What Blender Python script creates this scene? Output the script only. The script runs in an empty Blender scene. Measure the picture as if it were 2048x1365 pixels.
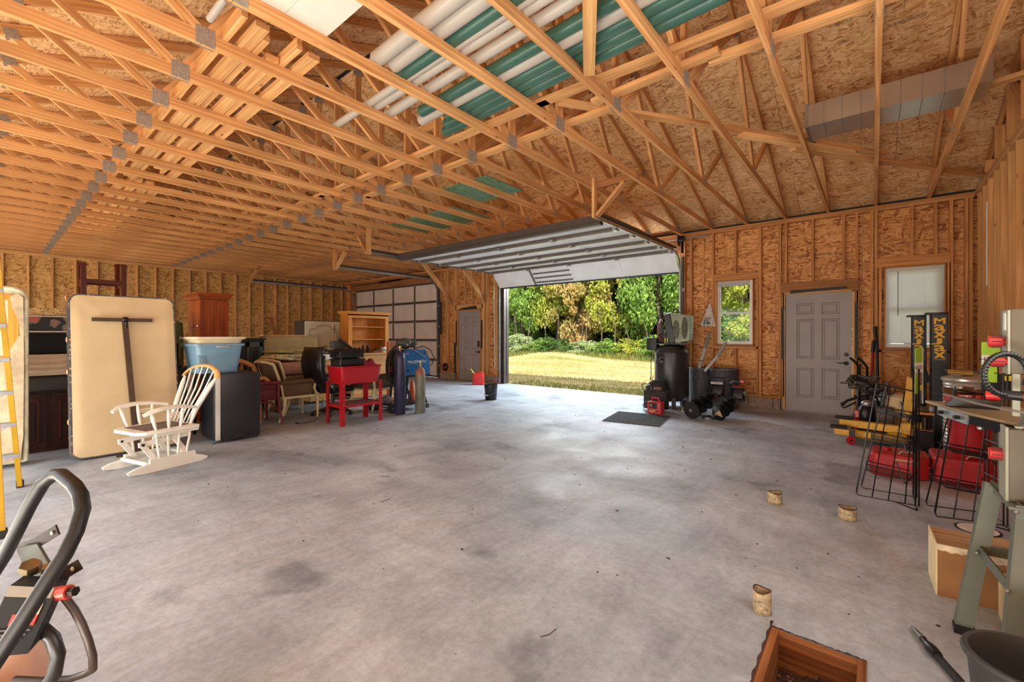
import bpy, bmesh, math, random
from mathutils import Vector, Matrix, Euler
random.seed(7)
PI = math.pi
scene = bpy.context.scene
COL = scene.collection
# light levels
EXPOSURE = 0.15
SKY = 5.0
SUN = 11.0
REARP = 35
HIGHP = 20
DOORP = 280
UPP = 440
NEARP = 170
SIDEP = 70

# ------------------------------------------------------------------ camera, sky, sun, lights, exposure
H = 1.32
FPX = 875.0
YAW = math.radians(39.57)
cam_d = bpy.data.cameras.new('camera')
cam_d.sensor_width = 36.0
cam_d.lens = FPX / 2048 * 36.0
cam_d.shift_y = -(682.5 - 671) / 2048
cam_d.clip_start = 0.05
cam_d.clip_end = 300
cam = bpy.data.objects.new('camera', cam_d)
COL.objects.link(cam)
cam.location = (0, 0, H)
cam.rotation_euler = (PI / 2, 0, YAW)
scene.camera = cam

scene.view_settings.view_transform = 'Standard'
scene.view_settings.look = 'None'
scene.view_settings.gamma = 1
scene.view_settings.use_curve_mapping = False
scene.view_settings.exposure = EXPOSURE
scene.cycles.max_bounces = 12
scene.cycles.diffuse_bounces = 7
scene.cycles.glossy_bounces = 4
scene.cycles.transparent_max_bounces = 12
scene.cycles.sample_clamp_indirect = 6.0
scene.cycles.caustics_reflective = False
scene.cycles.caustics_refractive = False

world = bpy.data.worlds.new('world')
scene.world = world
world.use_nodes = True
wn = world.node_tree.nodes
wl = world.node_tree.links
bg = wn['Background']
sky = wn.new('ShaderNodeTexSky')
sky.sky_type = 'HOSEK_WILKIE'
sky.turbidity = 5.0
sky.ground_albedo = 0.3
sky.sun_direction = Vector((0.35, -0.55, 0.75)).normalized()
mixw = wn.new('ShaderNodeMixRGB')
mixw.inputs[0].default_value = 0.55
mixw.inputs[2].default_value = (0.92, 0.96, 1.0, 1)
wl.new(sky.outputs[0], mixw.inputs[1])
wl.new(mixw.outputs[0], bg.inputs[0])
bg.inputs[1].default_value = SKY

def area_light(name, loc, target, sx, sy, power, color):
    d = bpy.data.lights.new(name, 'AREA')
    d.shape = 'RECTANGLE'; d.size = sx; d.size_y = sy
    d.energy = power; d.color = color
    o = bpy.data.objects.new(name, d)
    COL.objects.link(o)
    o.location = loc
    o.rotation_euler = (Vector(target) - Vector(loc)).to_track_quat('-Z', 'Y').to_euler()
    return o

sd = bpy.data.lights.new('sun', 'SUN')
sd.energy = SUN; sd.angle = 0.02; sd.color = (1.0, 0.93, 0.80)
so = bpy.data.objects.new('sun', sd)
COL.objects.link(so)
so.rotation_euler = Vector((-0.35, 0.55, -0.75)).to_track_quat('-Z', 'Y').to_euler()

# added fills at the unseen rear wall: in an assumed doorway and high up
area_light('rear_door_fill', (-6.3, -1.55, 1.25), (-5.6, 6.0, 1.4), 2.0, 2.2, REARP, (1.0, 0.97, 0.93))
area_light('rear_high_fill', (-1.2, -1.5, 2.9), (-2.5, 6.5, 1.0), 2.4, 0.3, HIGHP, (1.0, 0.9, 0.76))
# daylight that falls in at the big doorway from the open sky above it
area_light('doorway_skylight', (-5.4, 9.75, 2.75), (-5.4, 4.0, -0.6), 4.2, 0.9, DOORP, (0.86, 0.94, 1.0))
area_light('floor_fill_light', (-7.6, -1.45, 0.12), (-7.6, 1.9, 4.6), 15.0, 0.35, UPP, (1.0, 0.91, 0.78))  # upward fill added for the truss undersides; no lamp stands there
area_light('near_fill_light', (-0.4, -0.95, 0.06), (-0.9, 0.7, 4.0), 2.2, 1.1, NEARP, (1.0, 0.95, 0.87))  # second added upward fill, out of view on the floor by the camera
# fill light added beside the camera at the right-hand wall, which has no window
area_light('side_fill_light', (1.04, 2.3, 2.0), (-9.0, 4.2, 2.6), 3.4, 1.2, SIDEP, (1.0, 0.96, 0.9))

# ------------------------------------------------------------------ materials
def mat(name):
    m = bpy.data.materials.new(name); m.use_nodes = True
    nt = m.node_tree
    return m, nt, nt.nodes['Principled BSDF']

def srgb(r, g, b):
    def f(c):
        c = c / 255.0
        return c / 12.92 if c <= 0.04045 else ((c + 0.055) / 1.055) ** 2.4
    return (f(r), f(g), f(b), 1)

def N(nt, kind, **kw):
    n = nt.nodes.new(kind)
    for k, v in kw.items():
        setattr(n, k, v)
    return n

def ramp(nt, stops):
    r = nt.nodes.new('ShaderNodeValToRGB')
    el = r.color_ramp.elements
    while len(el) > 1: el.remove(el[-1])
    el[0].position, el[0].color = stops[0]
    for p, c in stops[1:]:
        e = el.new(p); e.color = c
    return r

def mapping(nt, src, scale, rot=(0, 0, 0), loc=(0, 0, 0)):
    m = nt.nodes.new('ShaderNodeMapping')
    m.inputs['Scale'].default_value = scale
    m.inputs['Rotation'].default_value = rot
    m.inputs['Location'].default_value = loc
    nt.links.new(src, m.inputs['Vector'])
    return m.outputs[0]

_plain = {}
def plain(name, rgb, rough=0.5, metal=0.0, var=0.12, nscale=9.0, bump=0.0, coat=0.0, grime=0.0, spec=None):
    if name in _plain: return _plain[name]
    m, nt, p = mat(name)
    c = srgb(*rgb)
    tc = N(nt, 'ShaderNodeTexCoord')
    no = N(nt, 'ShaderNodeTexNoise'); no.inputs['Scale'].default_value = nscale; no.inputs['Detail'].default_value = 5
    nt.links.new(tc.outputs['Object'], no.inputs['Vector'])
    lo = tuple(x * (1 - var * 1.6) for x in c[:3]) + (1,)
    hi = tuple(min(1, x * (1 + var)) for x in c[:3]) + (1,)
    r = ramp(nt, [(0.3, lo), (0.7, hi)])
    nt.links.new(no.outputs['Fac'], r.inputs[0])
    out = r.outputs[0]
    if grime > 0:
        n2 = N(nt, 'ShaderNodeTexNoise'); n2.inputs['Scale'].default_value = nscale * 2.7; n2.inputs['Detail'].default_value = 8
        nt.links.new(tc.outputs['Object'], n2.inputs['Vector'])
        r2 = ramp(nt, [(0.52, (0, 0, 0, 1)), (0.68, (1, 1, 1, 1))])
        nt.links.new(n2.outputs['Fac'], r2.inputs[0])
        mx = N(nt, 'ShaderNodeMixRGB'); mx.inputs[2].default_value = (0.09, 0.07, 0.05, 1)
        mu = N(nt, 'ShaderNodeMath', operation='MULTIPLY'); mu.inputs[1].default_value = grime
        nt.links.new(r2.outputs[0], mu.inputs[0]); nt.links.new(mu.outputs[0], mx.inputs[0])
        nt.links.new(out, mx.inputs[1]); out = mx.outputs[0]
    nt.links.new(out, p.inputs['Base Color'])
    p.inputs['Roughness'].default_value = rough
    p.inputs['Metallic'].default_value = metal
    if spec is not None: p.inputs['Specular IOR Level'].default_value = spec
    if coat: p.inputs['Coat Weight'].default_value = coat
    if bump:
        b = N(nt, 'ShaderNodeBump'); b.inputs['Strength'].default_value = bump; b.inputs['Distance'].default_value = 0.01
        nt.links.new(no.outputs['Fac'], b.inputs['Height']); nt.links.new(b.outputs[0], p.inputs['Normal'])
    _plain[name] = m
    return m

def wood_board(name, dark, light, rough=0.75, knots=True, sat=1.0):
    """planed lumber; UV in metres, u along the grain"""
    m, nt, p = mat(name)
    uv = N(nt, 'ShaderNodeTexCoord').outputs['UV']
    oi = N(nt, 'ShaderNodeObjectInfo')
    n1 = N(nt, 'ShaderNodeTexNoise'); n1.inputs['Scale'].default_value = 1.0; n1.inputs['Detail'].default_value = 6; n1.inputs['Distortion'].default_value = 0.6
    nt.links.new(mapping(nt, uv, (1.1, 42, 1)), n1.inputs['Vector'])
    r = ramp(nt, [(0.28, srgb(*dark)), (0.5, srgb(*[(a + b) / 2 for a, b in zip(dark, light)])), (0.72, srgb(*light))])
    nt.links.new(n1.outputs['Fac'], r.inputs[0])
    out = r.outputs[0]
    n3 = N(nt, 'ShaderNodeTexNoise'); n3.inputs['Scale'].default_value = 1.3; n3.inputs['Detail'].default_value = 3
    nt.links.new(mapping(nt, uv, (1, 5, 1)), n3.inputs['Vector'])
    r3 = ramp(nt, [(0.3, (0.80, 0.76, 0.70, 1)), (0.7, (1.1, 1.08, 1.05, 1))])
    nt.links.new(n3.outputs['Fac'], r3.inputs[0])
    mx = N(nt, 'ShaderNodeMixRGB', blend_type='MULTIPLY'); mx.inputs[0].default_value = 1
    nt.links.new(out, mx.inputs[1]); nt.links.new(r3.outputs[0], mx.inputs[2]); out = mx.outputs[0]
    if knots:
        v = N(nt, 'ShaderNodeTexVoronoi'); v.inputs['Scale'].default_value = 1.0
        nt.links.new(mapping(nt, uv, (2.6, 9.0, 1)), v.inputs['Vector'])
        r2 = ramp(nt, [(0.05, (1, 1, 1, 1)), (0.10, (0, 0, 0, 1))])
        nt.links.new(v.outputs['Distance'], r2.inputs[0])
        mk = N(nt, 'ShaderNodeMixRGB'); mk.inputs[2].default_value = srgb(96, 52, 24)
        mm = N(nt, 'ShaderNodeMath', operation='MULTIPLY'); mm.inputs[1].default_value = 0.75
        nt.links.new(r2.outputs[0], mm.inputs[0]); nt.links.new(mm.outputs[0], mk.inputs[0]); nt.links.new(out, mk.inputs[1])
        out = mk.outputs[0]
    hs = N(nt, 'ShaderNodeHueSaturation')
    mr = N(nt, 'ShaderNodeMapRange'); mr.inputs['To Min'].default_value = 0.86; mr.inputs['To Max'].default_value = 1.1
    nt.links.new(oi.outputs['Random'], mr.inputs[0]); nt.links.new(mr.outputs[0], hs.inputs['Value'])
    hs.inputs['Saturation'].default_value = sat
    nt.links.new(out, hs.inputs['Color'])
    nt.links.new(hs.outputs[0], p.inputs['Base Color'])
    p.inputs['Roughness'].default_value = rough
    p.inputs['Specular IOR Level'].default_value = 0.25
    return m

def osb(name, c_dark, c_mid, c_light, scale=1.0, stamps=False):
    m, nt, p = mat(name)
    uv = N(nt, 'ShaderNodeTexCoord').outputs['UV']
    oi = N(nt, 'ShaderNodeObjectInfo')
    nd = N(nt, 'ShaderNodeTexNoise'); nd.inputs['Scale'].default_value = 5; nd.inputs['Detail'].default_value = 2
    nt.links.new(uv, nd.inputs['Vector'])
    ad = N(nt, 'ShaderNodeVectorMath', operation='MULTIPLY_ADD')
    nt.links.new(nd.outputs['Color'], ad.inputs[0]); ad.inputs[1].default_value = (0.12, 0.12, 0); nt.links.new(uv, ad.inputs[2])
    layers = []
    for k, (sx, sy, ro) in enumerate(((11, 52, 0.35), (13, 60, -0.5), (10, 48, 1.35), (17, 80, 0.0))):
        v = N(nt, 'ShaderNodeTexVoronoi'); v.inputs['Scale'].default_value = scale; v.inputs['Randomness'].default_value = 1
        mp = N(nt, 'ShaderNodeMapping', vector_type='TEXTURE')
        mp.inputs['Rotation'].default_value = (0, 0, ro); mp.inputs['Scale'].default_value = (1 / sx, 1 / sy, 1); mp.inputs['Location'].default_value = (k * 3.1, k * 1.7, 0)
        nt.links.new(ad.outputs[0], mp.inputs['Vector']); nt.links.new(mp.outputs[0], v.inputs['Vector'])
        sp = N(nt, 'ShaderNodeSeparateColor'); nt.links.new(v.outputs['Color'], sp.inputs[0])
        layers.append((sp.outputs[0], sp.outputs[1]))
    cur = layers[0][0]
    for k in (1, 2, 3):
        gt = N(nt, 'ShaderNodeMath', operation='GREATER_THAN'); gt.inputs[1].default_value = (0, 0.55, 0.68, 0.62)[k]
        nt.links.new(layers[k][1], gt.inputs[0])
        mx = N(nt, 'ShaderNodeMix'); mx.data_type = 'FLOAT'
        nt.links.new(gt.outputs[0], mx.inputs[0]); nt.links.new(cur, mx.inputs[2]); nt.links.new(layers[k][0], mx.inputs[3])
        cur = mx.outputs[0]
    nf = N(nt, 'ShaderNodeTexNoise'); nf.inputs['Scale'].default_value = 2.2; nf.inputs['Detail'].default_value = 4
    nt.links.new(uv, nf.inputs['Vector'])
    am = N(nt, 'ShaderNodeMath', operation='MULTIPLY_ADD'); nt.links.new(nf.outputs['Fac'], am.inputs[0]); am.inputs[1].default_value = 0.5
    sb = N(nt, 'ShaderNodeMath', operation='SUBTRACT'); nt.links.new(cur, sb.inputs[0]); sb.inputs[1].default_value = 0.25
    nt.links.new(sb.outputs[0], am.inputs[2])
    r = ramp(nt, [(0.0, srgb(*c_dark)), (0.16, srgb(*c_mid)), (0.6, srgb(*[(a + 2 * b) / 3 for a, b in zip(c_mid, c_light)])), (1.0, srgb(*c_light))])
    nt.links.new(am.outputs[0], r.inputs[0])
    out = r.outputs[0]
    if stamps:
        # rows of black ink print across the sheets: broken bars
        vb = N(nt, 'ShaderNodeTexVoronoi', feature='F1'); nt.links.new(mapping(nt, uv, (70, 34, 1)), vb.inputs['Vector'])
        s1 = N(nt, 'ShaderNodeSeparateXYZ'); nt.links.new(uv, s1.inputs[0])
        fr = N(nt, 'ShaderNodeMath', operation='PINGPONG'); fr.inputs[1].default_value = 0.61
        nt.links.new(s1.outputs['Y'], fr.inputs[0])
        lt = N(nt, 'ShaderNodeMath', operation='LESS_THAN'); lt.inputs[1].default_value = 0.022; nt.links.new(fr.outputs[0], lt.inputs[0])
        ng = N(nt, 'ShaderNodeTexNoise'); ng.inputs['Scale'].default_value = 1.0; nt.links.new(mapping(nt, uv, (2.4, 0.8, 1)), ng.inputs['Vector'])
        g2 = N(nt, 'ShaderNodeMath', operation='GREATER_THAN'); g2.inputs[1].default_value = 0.53; nt.links.new(ng.outputs['Fac'], g2.inputs[0])
        sc = N(nt, 'ShaderNodeSeparateColor'); nt.links.new(vb.outputs['Color'], sc.inputs[0])
        g3 = N(nt, 'ShaderNodeMath', operation='GREATER_THAN'); g3.inputs[1].default_value = 0.5; nt.links.new(sc.outputs[0], g3.inputs[0])
        a = N(nt, 'ShaderNodeMath', operation='MULTIPLY'); nt.links.new(lt.outputs[0], a.inputs[0]); nt.links.new(g2.outputs[0], a.inputs[1])
        b = N(nt, 'ShaderNodeMath', operation='MULTIPLY'); nt.links.new(a.outputs[0], b.inputs[0]); nt.links.new(g3.outputs[0], b.inputs[1])
        c = N(nt, 'ShaderNodeMath', operation='MULTIPLY'); nt.links.new(b.outputs[0], c.inputs[0]); c.inputs[1].default_value = 0.72
        mx = N(nt, 'ShaderNodeMixRGB'); mx.inputs[2].default_value = (0.03, 0.028, 0.03, 1)
        nt.links.new(c.outputs[0], mx.inputs[0]); nt.links.new(out, mx.inputs[1]); out = mx.outputs[0]
    hs = N(nt, 'ShaderNodeHueSaturation')
    mr = N(nt, 'ShaderNodeMapRange'); mr.inputs['To Min'].default_value = 0.9; mr.inputs['To Max'].default_value = 1.1
    nt.links.new(oi.outputs['Random'], mr.inputs[0]); nt.links.new(mr.outputs[0], hs.inputs['Value'])
    nt.links.new(out, hs.inputs['Color'])
    nt.links.new(hs.outputs[0], p.inputs['Base Color'])
    p.inputs['Roughness'].default_value = 0.62
    p.inputs['Specular IOR Level'].default_value = 0.35
    bp = N(nt, 'ShaderNodeBump'); bp.inputs['Strength'].default_value = 0.35; bp.inputs['Distance'].default_value = 0.003
    nt.links.new(cur, bp.inputs['Height']); nt.links.new(bp.outputs[0], p.inputs['Normal'])
    return m

M_TRUSS = wood_board('truss_lumber', (192, 134, 82), (232, 186, 130))
M_STUD = wood_board('stud_lumber', (178, 118, 68), (222, 166, 110))
M_STUDL = wood_board('pale_stud_lumber', (198, 148, 92), (234, 190, 134))
M_HEADER = wood_board('header_lumber', (146, 96, 60), (190, 136, 90))
M_ROOFOSB = osb('roof_osb', (166, 112, 68), (206, 152, 96), (240, 202, 150), scale=.75, stamps=True)
M_WALLOSB = osb('front_wall_osb', (134, 76, 34), (176, 114, 58), (226, 170, 108), scale=.55, stamps=True)
M_LEFTOSB = osb('left_wall_osb', (134, 94, 46), (168, 124, 66), (220, 182, 116), scale=.7, stamps=False)
M_GREENOSB = osb('green_osb', (60, 84, 62), (84, 118, 88), (116, 150, 112))
M_GALV = plain('galvanised_steel', (176, 178, 178), 0.38, 0.85, 0.12, 6)
M_GALVD = plain('galvanised_dull', (142, 134, 126), 0.5, 0.6, 0.15, 12)
M_PLATE = plain('truss_plate_steel', (166, 156, 146), 0.5, 0.3, 0.14, 60, bump=0.3)
M_STRUT = plain('door_strut_steel', (118, 110, 104), 0.5, 0.55, 0.1, 5)
M_STRUTD = plain('door_frame_dark', (84, 76, 72), 0.55, 0.35, 0.1, 5)
M_DOORPANEL = plain('door_insulation_white', (234, 233, 232), 0.6, 0, 0.05, 3)
M_DOORPANELD = plain('door_insulation_beige', (214, 204, 196), 0.7, 0, 0.05, 3)
M_ENTRY = plain('entry_door_grey', (150, 143, 142), 0.45, 0, 0.04, 3)
M_BLACKFOAM = plain('black_flashing', (34, 34, 36), 0.6, 0, 0.2, 12)
M_BLACK = plain('black_plastic', (26, 26, 28), 0.42, 0, 0.15, 10)
M_BLACKM = plain('black_metal', (24, 24, 26), 0.35, 0.3, 0.15, 10)
M_RUBBER = plain('rubber', (30, 30, 30), 0.75, 0, 0.2, 14)
M_WHITE = plain('white_vinyl', (228, 226, 220), 0.4, 0, 0.04, 5)
M_BRONZE = plain('bronze_hardware', (52, 44, 38), 0.35, 0.7)
M_CHROME = plain('chrome', (210, 210, 212), 0.2, 1.0, 0.05)
M_BLOCK = plain('concrete_block', (150, 132, 118), 0.9, 0, 0.2, 18, bump=0.4)

def floor_mat():
    m, nt, p = mat('garage_concrete')
    ob = N(nt, 'ShaderNodeTexCoord').outputs['Object']
    def noise(sc, det, scale3=(1, 1, 1), dist=0.0, rough=0.55):
        n = N(nt, 'ShaderNodeTexNoise'); n.inputs['Scale'].default_value = sc; n.inputs['Detail'].default_value = det
        n.inputs['Distortion'].default_value = dist; n.inputs['Roughness'].default_value = rough
        nt.links.new(mapping(nt, ob, scale3), n.inputs['Vector']); return n.outputs['Fac']
    big = noise(0.55, 6, dist=0.5, rough=0.62)
    r = ramp(nt, [(0.30, srgb(132, 143, 156)), (0.45, srgb(167, 179, 192)), (0.62, srgb(192, 203, 215)), (0.78, srgb(207, 217, 229))])
    nt.links.new(big, r.inputs[0]); out = r.outputs[0]
    def mul(fac, lo, hi, stops, amt=1.0):
        nonlocal out
        rr = ramp(nt, [(stops[0], (lo[0], lo[1], lo[2], 1)), (stops[1], (hi[0], hi[1], hi[2], 1))])
        nt.links.new(fac, rr.inputs[0])
        mx = N(nt, 'ShaderNodeMixRGB', blend_type='MULTIPLY'); mx.inputs[0].default_value = amt
        nt.links.new(out, mx.inputs[1]); nt.links.new(rr.outputs[0], mx.inputs[2]); out = mx.outputs[0]
    mul(noise(2.3, 8, dist=0.8, rough=0.7), (0.86, 0.855, 0.855), (1.06, 1.06, 1.06), (0.3, 0.6))
    mul(noise(5.5, 8, (1.0, 0.3, 1), 0.9, 0.7), (0.86, 0.85, 0.85), (1.04, 1.04, 1.04), (0.36, 0.56))
    mul(noise(26, 6, rough=0.75), (0.86, 0.86, 0.86), (1.05, 1.05, 1.05), (0.38, 0.6))
    # damp dark blotches and rust stains
    mul(noise(1.05, 5, dist=0.3), (0.62, 0.62, 0.63), (1, 1, 1), (0.345, 0.40))
    mul(noise(0.8, 7, (.5, 1.6, 1), 1.2, .65), (0.88, 0.87, 0.87), (1.03, 1.03, 1.03), (0.42, 0.56))
    mul(noise(1.6, 6, dist=1.4), (0.97, 0.86, 0.78), (1, 1, 1), (0.29, 0.38), 0.8)
    # dark flecks
    v = N(nt, 'ShaderNodeTexVoronoi'); v.inputs['Scale'].default_value = 7.0; nt.links.new(ob, v.inputs['Vector'])
    mul(v.outputs['Distance'], (0.35, 0.33, 0.3), (1, 1, 1), (0.028, 0.042), 0.85)
    # hairline scratches and trowel marks
    vc = N(nt, 'ShaderNodeTexVoronoi', feature='DISTANCE_TO_EDGE'); vc.inputs['Scale'].default_value = 0.42
    dn = N(nt, 'ShaderNodeTexNoise'); dn.inputs['Scale'].default_value = 2.5; dn.inputs['Detail'].default_value = 5; nt.links.new(ob, dn.inputs['Vector'])
    va = N(nt, 'ShaderNodeVectorMath', operation='MULTIPLY_ADD'); nt.links.new(dn.outputs['Color'], va.inputs[0]); va.inputs[1].default_value = (0.35, 0.35, 0); nt.links.new(ob, va.inputs[2])
    nt.links.new(va.outputs[0], vc.inputs['Vector'])
    mul(vc.outputs['Distance'], (0.74, 0.72, 0.7), (1, 1, 1), (0.0, 0.004), 0.4)
    nt.links.new(out, p.inputs['Base Color'])
    rr = ramp(nt, [(0.3, (0.42, 0.42, 0.42, 1)), (0.7, (0.68, 0.68, 0.68, 1))])
    nt.links.new(noise(1.7, 6, dist=0.5), rr.inputs[0]); nt.links.new(rr.outputs[0], p.inputs['Roughness'])
    p.inputs['Specular IOR Level'].default_value = 0.45
    b = N(nt, 'ShaderNodeBump'); b.inputs['Strength'].default_value = 0.18; b.inputs['Distance'].default_value = 0.01
    nt.links.new(noise(14, 8), b.inputs['Height']); nt.links.new(b.outputs[0], p.inputs['Normal'])
    return m
M_FLOOR = floor_mat()

def glass_mat(name='window_glass', tint=(0.9, 0.95, 0.92, 1)):
    m, nt, p = mat(name)
    nt.nodes.remove(p)
    tr = N(nt, 'ShaderNodeBsdfTransparent'); tr.inputs[0].default_value = tint
    gl = N(nt, 'ShaderNodeBsdfGlossy'); gl.inputs['Roughness'].default_value = 0.02
    fr = N(nt, 'ShaderNodeFresnel'); fr.inputs[0].default_value = 1.25
    mx = N(nt, 'ShaderNodeMixShader')
    nt.links.new(fr.outputs[0], mx.inputs[0]); nt.links.new(tr.outputs[0], mx.inputs[1]); nt.links.new(gl.outputs[0], mx.inputs[2])
    nt.links.new(mx.outputs[0], nt.nodes['Material Output'].inputs['Surface'])
    return m
M_GLASS = glass_mat()

# ------------------------------------------------------------------ mesh library
class MB:
    def __init__(s):
        s.v = []; s.f = []; s.uv = []
    def add(s, vs, fs, uvs=None):
        b = len(s.v)
        s.v += [Vector(v) for v in vs]
        for i, f in enumerate(fs):
            s.f.append(tuple(b + k for k in f))
            s.uv.append(uvs[i] if uvs else [(0, 0)] * len(f))
        return s
    def hexa(s, P, L=(1, 1, 1), off=None):
        """8 corners: P[ix+2*iy+4*iz]; L real lengths for UV; u along axis 0"""
        fs = [(0, 1, 5, 4), (3, 2, 6, 7), (2, 0, 4, 6), (1, 3, 7, 5), (4, 5, 7, 6), (2, 3, 1, 0)]
        ax = [(0, 2), (0, 2), (1, 2), (1, 2), (0, 1), (0, 1)]
        if off is None: off = (random.random() * 30, random.random() * 30)
        uvs = []
        for f, (a, b) in zip(fs, ax):
            q = []
            for k in f:
                c = ((k & 1) * L[0], ((k >> 1) & 1) * L[1], ((k >> 2) & 1) * L[2])
                q.append((c[a] + off[0] + (3.3 if a == 1 else 0), c[b] + off[1] + (1.7 if b == 1 else 0)))
            uvs.append(q)
        return s.add(P, fs, uvs)
    def box(s, x0, x1, y0, y1, z0, z1, grain=0, off=None):
        P = [Vector((x, y, z)) for z in (z0, z1) for y in (y0, y1) for x in (x0, x1)]
        L = (x1 - x0, y1 - y0, z1 - z0)
        if grain == 0: return s.hexa(P, L, off)
        # permute so that axis 'grain' is first
        o = [grain, (grain + 1) % 3, (grain + 2) % 3]
        lo = (x0, y0, z0); hi = (x1, y1, z1)
        Q = []
        for k in range(8):
            c = [0, 0, 0]
            for j in range(3):
                c[o[j]] = hi[o[j]] if (k >> j) & 1 else lo[o[j]]
            Q.append(Vector(c))
        return s.hexa(Q, (L[o[0]], L[o[1]], L[o[2]]), off)
    def cbox(s, c, d, rot=None):
        c = Vector(c); P = []
        R = rot if rot is not None else Matrix.Identity(3)
        for z in (-.5, .5):
            for y in (-.5, .5):
                for x in (-.5, .5):
                    P.append(c + R @ Vector((x * d[0], y * d[1], z * d[2])))
        return s.hexa(P, d)
    def board(s, p0, p1, w, t, up=(0, 0, 1)):
        """board along p0-p1, w across in direction nearest 'up', t thick"""
        p0 = Vector(p0); p1 = Vector(p1); d = p1 - p0; L = d.length; d.normalize()
        up = Vector(up); side = d.cross(up)
        if side.length < 1e-6: side = d.cross(Vector((1, 0, 0)))
        side.normalize(); u2 = side.cross(d).normalized()
        P = []
        for b in (-.5, .5):
            for a in (-.5, .5):
                for e in (p0, p1):
                    P.append(e + side * a * t + u2 * b * w)
        return s.hexa(P, (L, t, w))
    def cyl(s, p0, p1, r0, r1=None, n=12, caps=True):
        p0 = Vector(p0); p1 = Vector(p1)
        if r1 is None: r1 = r0
        d = (p1 - p0).normalized()
        a = d.orthogonal().normalized(); b = d.cross(a)
        vs = []
        for (p, r) in ((p0, r0), (p1, r1)):
            for i in range(n):
                t = 2 * PI * i / n
                vs.append(p + a * (r * math.cos(t)) + b * (r * math.sin(t)))
        fs = [(i, (i + 1) % n, n + (i + 1) % n, n + i) for i in range(n)]
        if caps:
            fs.append(tuple(reversed(range(n)))); fs.append(tuple(range(n, 2 * n)))
        return s.add(vs, fs)
    def tube(s, path, r, n=8, closed=False, ry=None):
        path = [Vector(p) for p in path]
        m = len(path)
        rs = r if isinstance(r, (list, tuple)) else [r] * m
        vs = []; prev = None
        for i, p in enumerate(path):
            if closed: t = path[(i + 1) % m] - path[i - 1]
            else: t = path[min(i + 1, m - 1)] - path[max(i - 1, 0)]
            if t.length < 1e-9: t = Vector((0, 0, 1))
            t.normalize()
            if prev is None: a = t.orthogonal().normalized()
            else:
                a = prev - t * prev.dot(t)
                a = a.normalized() if a.length > 1e-6 else t.orthogonal().normalized()
            prev = a; b = t.cross(a)
            for k in range(n):
                w = 2 * PI * k / n
                vs.append(p + a * (rs[i] * math.cos(w)) + b * ((ry or rs[i]) * math.sin(w)))
        fs = []
        for i in range(m if closed else m - 1):
            j = (i + 1) % m
            for k in range(n):
                l = (k + 1) % n
                fs.append((i * n + k, i * n + l, j * n + l, j * n + k))
        if not closed:
            fs.append(tuple(reversed(range(n)))); fs.append(tuple((m - 1) * n + k for k in range(n)))
        return s.add(vs, fs)
    def lathe(s, prof, n=24, c=(0, 0, 0), M=None):
        """profile [(r,z)] about z"""
        c = Vector(c); vs = []; m = len(prof)
        for r, z in prof:
            for k in range(n):
                t = 2 * PI * k / n
                q = Vector((r * math.cos(t), r * math.sin(t), z))
                if M is not None: q = M @ q
                vs.append(c + q)
        fs = [(i * n + k, i * n + (k + 1) % n, (i + 1) * n + (k + 1) % n, (i + 1) * n + k) for i in range(m - 1) for k in range(n)]
        if prof[0][0] > 1e-5: fs.append(tuple(reversed(range(n))))
        if prof[-1][0] > 1e-5: fs.append(tuple((m - 1) * n + k for k in range(n)))
        return s.add(vs, fs)
    def prism(s, poly, vec, origin=(0, 0, 0), ex=(1, 0, 0), ey=(0, 0, 1)):
        """2-D polygon in plane (ex,ey) at origin, extruded by vec"""
        o = Vector(origin); ex = Vector(ex); ey = Vector(ey); vec = Vector(vec); n = len(poly)
        base = [o + ex * a + ey * b for a, b in poly]
        vs = base + [p + vec for p in base]
        fs = [tuple(reversed(range(n))), tuple(range(n, 2 * n))]
        uv = [[(a, b) for a, b in reversed(poly)], [(a, b) for a, b in poly]]
        acc = 0
        for i in range(n):
            j = (i + 1) % n
            L = (base[j] - base[i]).length
            fs.append((i, j, n + j, n + i)); uv.append([(acc, 0), (acc + L, 0), (acc + L, vec.length), (acc, vec.length)])
            acc += L
        return s.add(vs, fs, uv)
    def grid(s, fn, nu, nv, closed_u=False):
        vs = [Vector(fn(i / nu, j / nv)) for j in range(nv + 1) for i in range(nu + 1)]
        w = nu + 1
        fs = [(j * w + i, j * w + i + 1, (j + 1) * w + i + 1, (j + 1) * w + i) for j in range(nv) for i in range(nu)]
        uv = [[((k % w) / nu, (k // w) / nv) for k in f] for f in fs]
        return s.add(vs, fs, uv)
    def ell(s, c, r, n=16, m=10, M=None, squash=None):
        c = Vector(c); prof = []
        vs = []
        for j in range(m + 1):
            ph = -PI / 2 + PI * j / m
            for k in range(n):
                t = 2 * PI * k / n
                q = Vector((r[0] * math.cos(ph) * math.cos(t), r[1] * math.cos(ph) * math.sin(t), r[2] * math.sin(ph)))
                if squash: q = Vector(squash(q))
                if M is not None: q = M @ q
                vs.append(c + q)
        fs = [(j * n + k, j * n + (k + 1) % n, (j + 1) * n + (k + 1) % n, (j + 1) * n + k) for j in range(m) for k in range(n)]
        return s.add(vs, fs)
    def rbox(s, x0, x1, y0, y1, z0, z1, r=0.02, n=3):
        """box with rounded vertical and horizontal edges (superellipsoid like)"""
        bm = bmesh.new()
        bmesh.ops.create_cube(bm, size=1)
        for v in bm.verts:
            v.co = Vector((x0 + (v.co.x + .5) * (x1 - x0), y0 + (v.co.y + .5) * (y1 - y0), z0 + (v.co.z + .5) * (z1 - z0)))
        bmesh.ops.bevel(bm, geom=bm.edges[:], offset=r, segments=n, affect='EDGES', profile=0.5)
        bm.verts.index_update()
        s.add([v.co.copy() for v in bm.verts], [tuple(v.index for v in f.verts) for f in bm.faces])
        bm.free(); return s
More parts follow.
